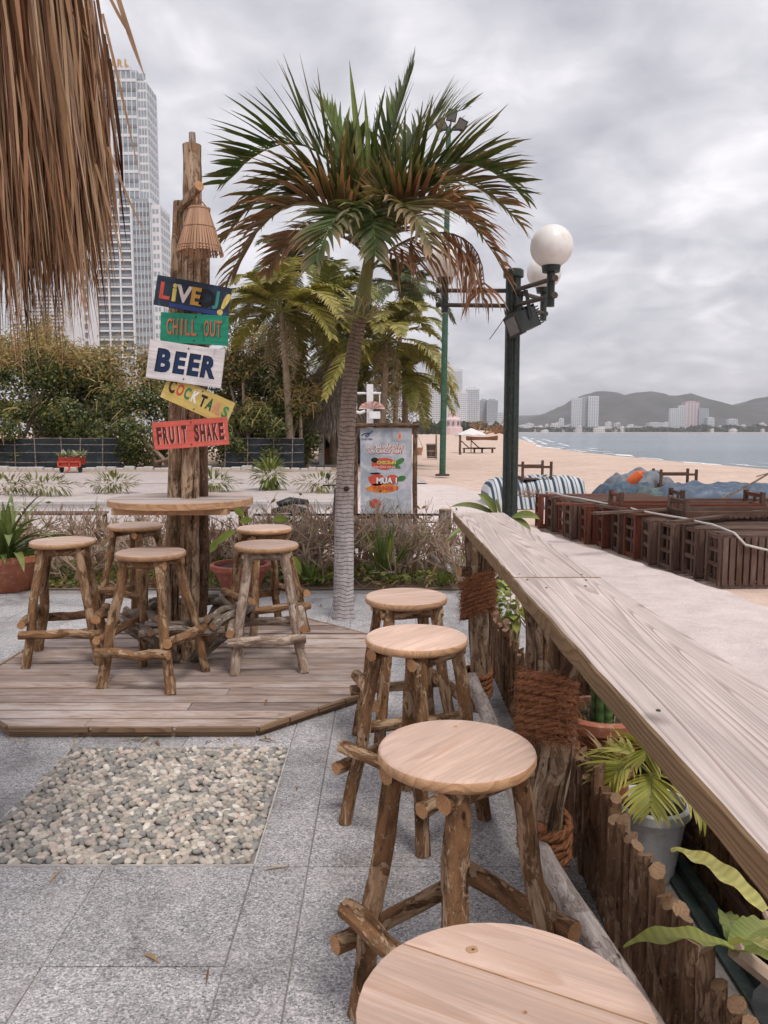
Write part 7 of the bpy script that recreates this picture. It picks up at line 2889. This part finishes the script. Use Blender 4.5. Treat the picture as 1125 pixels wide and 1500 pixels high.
# ------------------------------------------------------------------ things on the beach
# white parasol with two loungers
UY = G(697, 662).y
ux = at(690, 660, UY).x
um = thing('beach_parasol', 'white beach parasol standing on the sand in the distance', 'parasol', (ux, UY, 0))
mb = MB()
utop = at(692, 627, UY).z
mb.tube([(ux, UY, -0.1), (ux, UY, utop)], 0.035, 8)
mb.build('pole', M['bark_grey'], um)
canv = flat('canvas_white', (0.72, 0.69, 0.66), 0.8)
ur, uz = 24 * UY / FPX, at(692, 637, UY).z
for i in range(8):
    a0, a1 = 2 * pi * i / 8, 2 * pi * (i + 1) / 8
    b = MB()
    p0, p1, p2 = V((ux, UY, utop)), V((ux + cos(a0) * ur, UY + sin(a0) * ur, uz)), V((ux + cos(a1) * ur, UY + sin(a1) * ur, uz))
    mid = (p1 + p2) / 2 + V((0, 0, 0.06))
    dn = V((0, 0, -0.14))
    b.add([p0, p1, mid, p2, p1 + dn, mid + dn, p2 + dn], [(0, 1, 2), (0, 2, 3), (1, 4, 5, 2), (2, 5, 6, 3)])
    b.build('canopy_panel', canv, um)
mb = MB()
mb.log((at(674, 660, UY - 5).x, UY - 5, -0.1), (at(674, 640, UY - 5).x, UY - 5, at(674, 637, UY - 5).z), 0.09, 0.08, 0.02, 0.1, 8, 0.3)
tag(mb.build('wooden_stake', M['bark_dark']), 'brown wooden stake in the sand left of the white beach parasol', 'stake')
for i, (px_, lab) in enumerate(((686, 'slatted sun lounger under the white beach parasol, left one'), (701, 'slatted sun lounger under the white beach parasol, right one'))):
    lx0 = at(px_ - 8, 660, UY - 0.5).x
    t = thing('sun_lounger', lab, 'lounger', (lx0, UY - 0.5, -0.05), 'loungers under the beach parasol')
    z0 = 0.0
    for sy in (-0.3, 0.3):
        b = MB()
        b.bar((lx0, UY - 0.5 + sy, 0.28), (lx0 + 1.7, UY - 0.5 + sy, 0.28), 0.07, 0.08)
        b.build('rail', M['slat_dark'], t)
        for q in (0.1, 1.5):
            b = MB()
            b.bar((lx0 + q, UY - 0.5 + sy, -0.06), (lx0 + q, UY - 0.5 + sy, 0.28), 0.07, 0.07)
            b.build('leg', M['slat_dark'], t)
    b = MB()
    b.box((lx0 + 1.1, UY - 0.5, 0.33), (1.25, 0.64, 0.05), grain=0)
    b.build('seat', M['slat_dark'], t)
    b = MB()
    b.box((lx0 + 0.16, UY - 0.5, 0.60), (0.82, 0.64, 0.05), Matrix.Rotation(radians(42), 3, 'Y'), grain=0)
    b.build('backrest', M['slat_dark'], t)
# rubbish basket of bamboo, hanging planter, far sand mound pieces
bp = G(632, 671)
bt_ = thing('waste_basket', 'grey slatted waste basket standing on the sand left of the green pole', 'basket', bp)
hb = at(632, 650, bp.y).z
for i in range(18):
    a = 2 * pi * i / 18
    b = MB()
    b.bar((bp.x + cos(a) * 0.26, bp.y + sin(a) * 0.26, 0), (bp.x + cos(a) * 0.31, bp.y + sin(a) * 0.31, hb), 0.08, 0.015, up=V((cos(a), sin(a), 0)))
    b.build('slat', M['slat_grey'], bt_)
for f in (0.1, 0.5, 0.95):
    b = MB()
    b.tube([(bp.x + cos(2 * pi * i / 20) * (0.27 + 0.05 * f), bp.y + sin(2 * pi * i / 20) * (0.27 + 0.05 * f), hb * f) for i in range(21)], 0.018, 5)
    b.build('hoop', M['stone'], bt_)
mb = MB()
mb.log((at(639, 672, bp.y - 0.4).x, bp.y - 0.4, -0.05), (at(639, 640, bp.y - 0.4).x, bp.y - 0.4, at(639, 637, bp.y - 0.4).z), 0.06, 0.05, 0.02, 0.1, 7, 0.3)
tag(mb.build('wooden_stake', M['bark_grey']), 'thin grey wooden stake beside the waste basket', 'stake')
# hanging basket on the frame of the poster board
hbk = at(614, 661, BY - 0.02)
hk = thing('hanging_basket', 'small brown basket hanging at the right post of the poster board', 'basket', hbk)
mb = MB()
mb.lathe([(0.035, -0.055), (0.055, 0.05), (0.048, 0.05), (0.03, -0.04)], hbk, 14)
mb.build('basket_body', M['bamboo'], hk, smooth='auto')
mb = MB()
mb.tube([hbk + V((-0.05, 0, 0.05)), hbk + V((-0.02, 0, 0.22)), hbk + V((0.05, 0, 0.05))], 0.004, 5)
mb.tube([hbk + V((-0.02, 0, 0.22)), V((br_.x, BY - 0.02, hbk.z + 0.24))], 0.006, 5)
mb.build('hanger', M['bark_grey'], hk)
# uprooted tree and boat on the dug sand
dq = at(712, 638, 150)
mb = MB()
tips = []
for i in range(10):
    a = R.uniform(0, 2 * pi)
    twig_rec(mb, V((dq.x + R.uniform(-3, 3), 150, 1.2)), V((cos(a), sin(a) * 0.3, R.uniform(0.1, 0.7))).normalized(), 2.0, 0.16, 1, tips, 0.5)
tag(mb.build('uprooted_tree', flat('driftwood_orange', (0.36, 0.19, 0.10), 0.9)), 'heap of orange-brown uprooted branches on the sand bank behind the parasol', 'branches')
bo = at(706, 645, 120)
mb = MB()
ring_ = []
for i in range(9):
    t = i / 8
    w_ = 0.65 * sin(pi * min(1, t * 0.85 + 0.12)) ** 0.6
    ring_.append((bo.x - 2.4 + 4.8 * t, w_, 0.25 * (2 * t - 1) ** 2))
vs, fs = [], []
for (x, w_, dz_) in ring_:
    vs += [V((x, 120 - w_, 0.75 + dz_)), V((x, 120 - w_ * 0.6, 0.2 + dz_)), V((x, 120, 0.05 + dz_)), V((x, 120 + w_ * 0.6, 0.2 + dz_)), V((x, 120 + w_, 0.75 + dz_)), V((x, 120, 0.55 + dz_))]
for i in range(8):
    for k_ in range(6):
        k2 = (k_ + 1) % 6
        fs.append((i * 6 + k_, (i + 1) * 6 + k_, (i + 1) * 6 + k2, i * 6 + k2))
mb.add(vs, fs)
tag(mb.build('small_boat', flat('boat_brown', (0.22, 0.10, 0.045), 0.6), smooth='auto'), 'small brown wooden boat drawn up on the sand behind the beach parasol', 'boat')


# ------------------------------------------------------------------ towers
def windows(parent, x0, x1, z0, z1, Y, nx_, nz_, m_, fw=0.6, fh=0.55, depth=0.25, singles=False, name='window'):
    """window panes set back a little behind a grid of mullions on a face looking to -Y"""
    cw_, chh = (x1 - x0) / nx_, (z1 - z0) / nz_
    if singles:
        b = MB()
        b.box((0, 0, 0), (cw_ * fw, depth, chh * fh))
        me = b.mesh(name, m_)
        for i in range(nx_):
            for j in range(nz_):
                put(name, me, parent, (x0 + cw_ * (i + 0.5), Y - depth * 0.1, z0 + chh * (j + 0.5)))
    else:
        b = MB()
        for i in range(nx_):
            for j in range(nz_):
                b.box((x0 + cw_ * (i + 0.5), Y - depth * 0.1, z0 + chh * (j + 0.5)), (cw_ * fw, depth, chh * fh), off=V((0, 0, 0)))
        b.build(name + 's', m_, parent, stuff=True)


TYY = 300.0
sc_m = TYY / FPX
base_t = at(180, 640, TYY)


def tx(px_):
    return at(px_, 632, TYY).x


def tz(py_):
    return at(180, py_, TYY).z


tower = thing('hotel_tower', 'tall white and glass hotel tower with gold letters at its top, behind the thatched parasol', 'tower', (tx(180), TYY, 0))


def tbox(nm, x0, x1, z0, z1, ya, yb, m_):
    b = MB()
    b.box(((x0 + x1) / 2, (ya + yb) / 2, (z0 + z1) / 2), (x1 - x0, yb - ya, z1 - z0))
    return b.build(nm, m_, tower)


tbox('tower_block', tx(140), tx(216), -1, tz(102), TYY + 0.6, TYY + 20, M['tower_grey'])
tbox('roof_crown', tx(163), tx(207), tz(102), tz(97), TYY + 0.2, TYY + 14, M['tower_white'])
tbox('lower_block', tx(150), tx(233), -1, tz(297), TYY - 2.4, TYY + 17, M['tower_grey'])
tbox('blank_wall', tx(100), tx(153), -1, tz(300), TYY - 3.0, TYY + 14, M['tower_white'])
flr = 12.25 * sc_m
# upper glass bay: floor strips of glass between spandrels and mullions
z_ = tz(292)
j = 0
while z_ < tz(106):
    tbox('glass_band', tx(180), tx(215), z_ + 0.9, z_ + flr - 0.15, TYY + 0.25, TYY + 0.55, M['tower_glass'])
    tbox('spandrel', tx(179.5), tx(215.5), z_ - 0.15, z_ + 0.9, TYY + 0.05, TYY + 0.6, M['spandrel'] if j % 2 == 0 else M['tower_white'])
    for q in range(3):
        tbox('glass_pane', tx(217 + q * 4.0), tx(219.6 + q * 4.0), z_ + 0.7, z_ + flr - 0.4, TYY + 0.25, TYY + 0.7, M['tower_glass'])
    for q in range(2):
        tbox('balcony_opening', tx(160 + q * 9), tx(167.5 + q * 9), z_ + 0.8, z_ + flr - 0.4, TYY - 0.02, TYY + 0.65, M['tower_window'])
    z_ += flr
    j += 1
for q in range(6):
    xq = tx(180 + q * 7)
    tbox('mullion', xq - 0.14, xq + 0.14, tz(292), tz(104), TYY - 0.05, TYY + 0.3, M['tower_white'])
tbox('corner_pier', tx(176), tx(180), tz(292), tz(100), TYY - 0.3, TYY + 0.6, M['tower_white'])
tbox('side_bay', tx(216), tx(228.5), -1, tz(118), TYY + 0.4, TYY + 14, M['tower_white'])
# lower part: white grid of balconies, one dark opening each
cols_ = [(153.5, 171), (171, 188), (188, 205)]
z_ = tz(524)
b = MB()
b.box((0, 0, 0), ((tx(168.8) - tx(155.7)), 0.5, flr * 0.60))
wme = b.mesh('window', M['tower_window'])
b = MB()
b.box((0, 0, 0), ((tx(168.8) - tx(155.7)), 0.3, flr * 0.22))
rme = b.mesh('balcony_rail', M['tower_glass'])
b = MB()
b.box((0, 0, 0), ((tx(230.5) - tx(206.5)), 0.4, flr * 0.52))
gme = b.mesh('glass_band', M['tower_glass'])
b = MB()
b.box((0, 0, 0), ((tx(142.5) - tx(138.5)), 0.4, flr * 0.55))
nme = b.mesh('narrow_window', M['tower_window'])
while z_ < tz(303):
    for (a_, c_) in cols_:
        xm = (tx(a_) + tx(c_)) / 2
        put('window', wme, tower, (xm, TYY - 2.45, z_ + flr * 0.5))
        put('balcony_rail', rme, tower, (xm, TYY - 3.0, z_ + flr * 0.30))
    put('glass_band', gme, tower, (tx(218.5), TYY - 2.5, z_ + flr * 0.62))
    tbox('spandrel', tx(206), tx(231), z_ + 0.05, z_ + flr * 0.22, TYY - 2.6, TYY - 2.35, M['spandrel'])
    put('narrow_window', nme, tower, (tx(137), TYY - 3.1, z_ + flr * 0.5))
    tbox('floor_slab', tx(153), tx(206), z_ - 0.35, z_ + 0.35, TYY - 3.2, TYY - 2.3, M['tower_white'])
    z_ += flr
for px_ in (153.5, 171, 188, 205.5):
    tbox('fin', tx(px_) - 0.32, tx(px_) + 0.32, 0, tz(298), TYY - 3.3, TYY - 2.3, M['tower_white'])
for q in range(6):
    xq = tx(207 + q * 5)
    tbox('mullion', xq - 0.1, xq + 0.1, 0, tz(298), TYY - 2.85, TYY - 2.4, M['tower_white'])
tbox('parapet', tx(150), tx(234), tz(300), tz(294), TYY - 2.6, TYY + 10, M['tower_white'])
tbox('side_bay', tx(233), tx(245.5), -1, tz(302), TYY - 2.0, TYY + 12, M['tower_white'])
z_ = tz(524)
while z_ < tz(312):
    for q in range(2):
        tbox('side_window', tx(235 + q * 5), tx(238.2 + q * 5), z_ + 0.8, z_ + flr - 0.8, TYY - 2.1, TYY - 1.9, M['tower_glass'])
    z_ += flr
for xf, y_a, y_b, zlo, zhi in ((tx(228.5), TYY + 1.4, TYY + 13, tz(290), tz(122)), (tx(245.5), TYY - 1.0, TYY + 11, tz(524), tz(306))):
    z_ = zlo
    while z_ < zhi:
        for q in range(4):
            ya_ = y_a + (y_b - y_a) * (q + 0.12) / 4
            yb_ = y_a + (y_b - y_a) * (q + 0.78) / 4
            tbox('side_window', xf - 0.1, xf + 0.12, z_ + 0.9, z_ + flr - 0.6, ya_, yb_, M['tower_glass'])
        z_ += flr
for i, ch_ in enumerate('PEARL'):
    vs, fs, asp = glyph(ch_, 0.03)
    b = MB()
    h_ = 10.5 * sc_m
    xc = tx(165.5 + i * 9.2)
    b.add([V((xc + v.x * h_ * 0.85, TYY + 0.1 + (0 if v.z > 0 else 0.5), tz(92) + v.y * h_)) for v in vs], fs)
    b.build('sign_letter', M['gold'], tower)
mb = MB()
for q in range(5):
    mb.bar((tx(165.5 + q * 9.2), TYY + 0.5, tz(98)), (tx(165.5 + q * 9.2), TYY + 0.5, tz(93)), 0.3, 0.3)
mb.build('letter_stand', M['tower_grey'], tower)


def block(label, x0p, x1p, ytp, ybp, Y, nx_, nz_, wm, bm, fw=0.6, fh=0.5, top=True, side=0.7, cat='building', group='far skyline'):
    x0, x1 = at(x0p, 632, Y).x, at(x1p, 632, Y).x
    z1 = at(600, ytp, Y).z
    t = thing('apartment_tower', label, cat, ((x0 + x1) / 2, Y, 0), group)
    b = MB()
    b.box(((x0 + x1) / 2, Y + (x1 - x0) * side / 2, z1 / 2 - 2), (x1 - x0, (x1 - x0) * side, z1 + 4))
    b.build('walls', bm, t)
    zb_ = at(600, ybp, Y).z
    windows(t, x0 + (x1 - x0) * 0.05, x1 - (x1 - x0) * 0.05, zb_, z1 * 0.97, Y, nx_, nz_, wm, fw, fh, (x1 - x0) * 0.012)
    if top:
        b = MB()
        b.box(((x0 + x1) / 2, Y + (x1 - x0) * side / 2, z1 + (z1 * 0.02)), ((x1 - x0) * 0.55, (x1 - x0) * side * 0.6, z1 * 0.04 + 0.1))
        b.build('roof_house', bm, t)
    return t


SY = 1000
tw, tg, tgl, twin = M['tower_white'], M['tower_grey'], M['tower_glass'], M['tower_window']
block('low wide white block at the left of the far skyline, behind the palms', 612, 630, 585, 618, SY - 60, 6, 10, twin, tw)
block('tallest pale tower of the far skyline, dotted with windows, crossed by the green pole', 620, 656, 532, 618, SY, 14, 26, twin, tw, 0.5, 0.45)
block('slim grey twin of the tallest skyline tower, right behind it', 656, 677, 541, 618, SY + 60, 7, 26, tgl, tw, 0.7, 0.4)
block('stepped white tower in the middle of the far skyline', 671, 684, 574, 618, SY - 40, 4, 14, tgl, tw, 0.7, 0.4)
block('grey glass slab with white frame in the far skyline', 683, 702, 569, 618, SY, 7, 16, tgl, tw, 0.72, 0.66)
block('pair of grey towers at the right of the far skyline, left one', 703, 714, 586, 619, SY + 30, 4, 11, tgl, tg, 0.7, 0.5)
block('broad grey tower ending the far skyline on the right', 713, 729, 586, 619, SY + 20, 6, 11, tgl, tg, 0.75, 0.5)
block('low pale building right of the far skyline, beside the lamp post', 729, 737, 604, 621, SY + 80, 3, 6, tgl, tw, 0.7, 0.5)
# pale spire on the beach front
sp_ = at(663, 632, 420)
spx = sp_.x
spire = thing('beach_monument', 'pale pink pointed monument tower behind the beach parasol', 'tower', (spx, 420, 0))
mb = MB()
zt_ = at(663, 597, 420).z
mb.lathe([(5.6, -1), (5.2, zt_ * 0.25), (4.4, zt_ * 0.3), (4.6, zt_ * 0.55), (2.6, zt_ * 0.66), (2.5, zt_ * 0.8), (0.8, zt_ * 0.9), (0.1, zt_)], (spx, 420, 0), 10, close=True)
mb.build('shaft', flat('monument_pink', (0.66, 0.50, 0.50), 0.8), spire)
for i in range(10):
    a = 2 * pi * (i + 0.5) / 10
    b = MB()
    b.box((spx + cos(a) * 4.5, 420 + sin(a) * 4.5, zt_ * 0.42), (0.9, 0.9, zt_ * 0.14), Matrix.Rotation(a, 3, 'Z'))
    b.build('opening', M['tower_window'], spire)

# far wood along the beach front, reads as one mass
mb = MB()
for i in range(9000):
    px_ = R.uniform(585, 758)
    Y = R.uniform(430, 640)
    zmax = 6.5 + 4.5 * nz(px_ * 0.09, 2.0) + 2.5 * nz(px_ * 0.4, 6.0) - 3.0 * sstep(690, 755, px_)
    p = at(px_, 632, Y)
    z_ = max(0.1, zmax * R.random() ** 0.7)
    leaf_card(mb, V((p.x, Y, z_)), (V((0, -1, 0.4)) + rdir()).normalized(), R.uniform(1.6, 3.2), R.uniform(1.2, 2.2), jit(R.choice([(0.065, 0.075, 0.045), (0.045, 0.055, 0.035), (0.10, 0.095, 0.06)]), 0.3))
o = mb.build('far_trees', M['leaf'])
o['kind'] = 'stuff'
o['label'] = 'far belt of trees at the end of the beach below the skyline'
mb = MB()
for i in range(6500):
    px_ = R.uniform(742, 1180)
    Y = R.uniform(2170, 2300)
    p = at(px_, 632, Y)
    zmax = 11 + 9 * nz(px_ * 0.05, 1.0) + (5 if px_ > 1010 else 0)
    leaf_card(mb, V((p.x, Y, max(0.5, zmax * R.random()))), (V((0, -1, 0.4)) + rdir()).normalized(), R.uniform(7, 13), R.uniform(5, 9), jit(R.choice([(0.075, 0.08, 0.06), (0.05, 0.058, 0.045)]), 0.3))
o = mb.build('far_shore_trees', M['leaf'])
o['kind'] = 'stuff'
o['label'] = 'dark belt of trees along the far shore of the bay'

# houses on the far shore
R.seed(140)
hme = []
for q in range(5):
    b = MB()
    w_, h_ = (14, 20, 11, 26, 16)[q], (9, 7, 14, 11, 18)[q]
    b.box((0, 0, h_ / 2), (w_, 12, h_), off=V((0, 0, 0)))
    b.box((w_ * 0.15, 0, h_ + 1.2), (w_ * 0.4, 8, 2.4), off=V((0, 0, 0)))
    for i in range(max(2, int(w_ / 5))):
        for j in range(max(1, int(h_ / 4))):
            b.box((-w_ / 2 + (i + 0.5) * w_ / max(2, int(w_ / 5)), -6.05, 2 + j * 4), (2.6, 0.3, 1.9), off=V((0, 0, 0)), mi=1)
    hme.append(b.mesh('shore_house', [M['house_white'], M['tower_window']]))
for i in range(120):
    px_ = 745 + (1150 - 745) * (i + R.uniform(0, 1)) / 120
    Y = R.uniform(2160, 2420)
    p = at(px_, 632, Y)
    s_ = R.uniform(0.55, 1.2)
    o = put('shore_house', R.choice(hme), None, (p.x, Y, -0.5 + max(0, (Y - 2200) * 0.06)), (0, 0, R.uniform(-.3, .3)), (s_, s_, s_ * R.uniform(0.8, 1.15)))
    tag(o, 'small white house in the line of houses on the far shore', 'house', 'houses on the far shore')
FYb = 2230
block('slim light tower, leftmost of three joined slabs on the far shore', 838, 851, 583, 628, FYb, 4, 10, tgl, tw, 0.35, 0.8, False, 0.7, 'building', 'far shore towers')
block('middle slab of the joined towers on the far shore below the highest hill', 851, 862, 581, 628, FYb + 15, 3, 10, tgl, tg, 0.35, 0.8, False, 0.7, 'building', 'far shore towers')
block('right slab of the joined towers on the far shore below the highest hill', 861, 876, 580, 628, FYb + 5, 4, 10, tgl, tw, 0.3, 0.8, False, 0.7, 'building', 'far shore towers')
block('small white tower left of the joined towers on the far shore', 819, 826, 613, 628, FYb, 2, 4, tgl, tw, 0.4, 0.6, True, 0.7, 'building', 'far shore towers')
block('left pale tower of the right-hand group on the far shore', 982, 995, 598, 626, FYb, 4, 8, tgl, tw, 0.4, 0.7, False, 0.7, 'building', 'far shore towers')
block('white striped tower beside the pink one on the far shore', 994, 1003, 594, 626, FYb + 10, 3, 8, tgl, tw, 0.5, 0.7, False, 0.7, 'building', 'far shore towers')
block('pink tower on the far shore', 1002, 1023, 589, 626, FYb + 20, 4, 9, M['tower_white'], M['tower_pink'], 0.4, 0.85, True, 0.7, 'building', 'far shore towers')
block('grey-green tower right of the pink one on the far shore', 1023, 1037, 598, 626, FYb + 15, 4, 8, tgl, tg, 0.5, 0.7, False, 0.7, 'building', 'far shore towers')
block('stepped low white building right of the far shore towers', 1036, 1046, 612, 627, FYb, 4, 4, tgl, tw, 0.5, 0.6, True, 0.7, 'building', 'far shore towers')
block('broad white building on the far shore near the right edge', 1067, 1080, 614, 628, FYb, 5, 4, tgl, tw, 0.5, 0.6, True, 0.7, 'building', 'far shore towers')
block('cluster block of white flats on the far shore between the tower groups', 951, 972, 619, 630, FYb, 6, 3, tgl, tw, 0.5, 0.6, True, 0.7, 'building', 'far shore towers')
# second pale building behind the fringe of the thatch
block('pale many-windowed building low behind the hanging thatch', 52, 102, 425, 520, 270, 9, 16, twin, tw, 0.55, 0.5, False, 0.5, 'building', 'town buildings')

# ------------------------------------------------------------------ sea haze
HAZE = True
if HAZE:
    mb = MB()
    mb.box((500, 3400, 177), (9800, 7800, 366))
    hz_o = mb.build('haze', [])
    hz_o['kind'] = 'stuff'
    km = bpy.data.materials.new('haze')
    km.use_nodes = True
    km.node_tree.nodes.clear()
    ho = km.node_tree.nodes.new('ShaderNodeOutputMaterial')
    hv = km.node_tree.nodes.new('ShaderNodeVolumePrincipled')
    hv.inputs['Color'].default_value = (0.92, 0.92, 0.96, 1)
    hv.inputs['Density'].default_value = 0.00013
    km.node_tree.links.new(hv.outputs[0], ho.inputs['Volume'])
    hz_o.data.materials.clear()
    hz_o.data.materials.append(km)
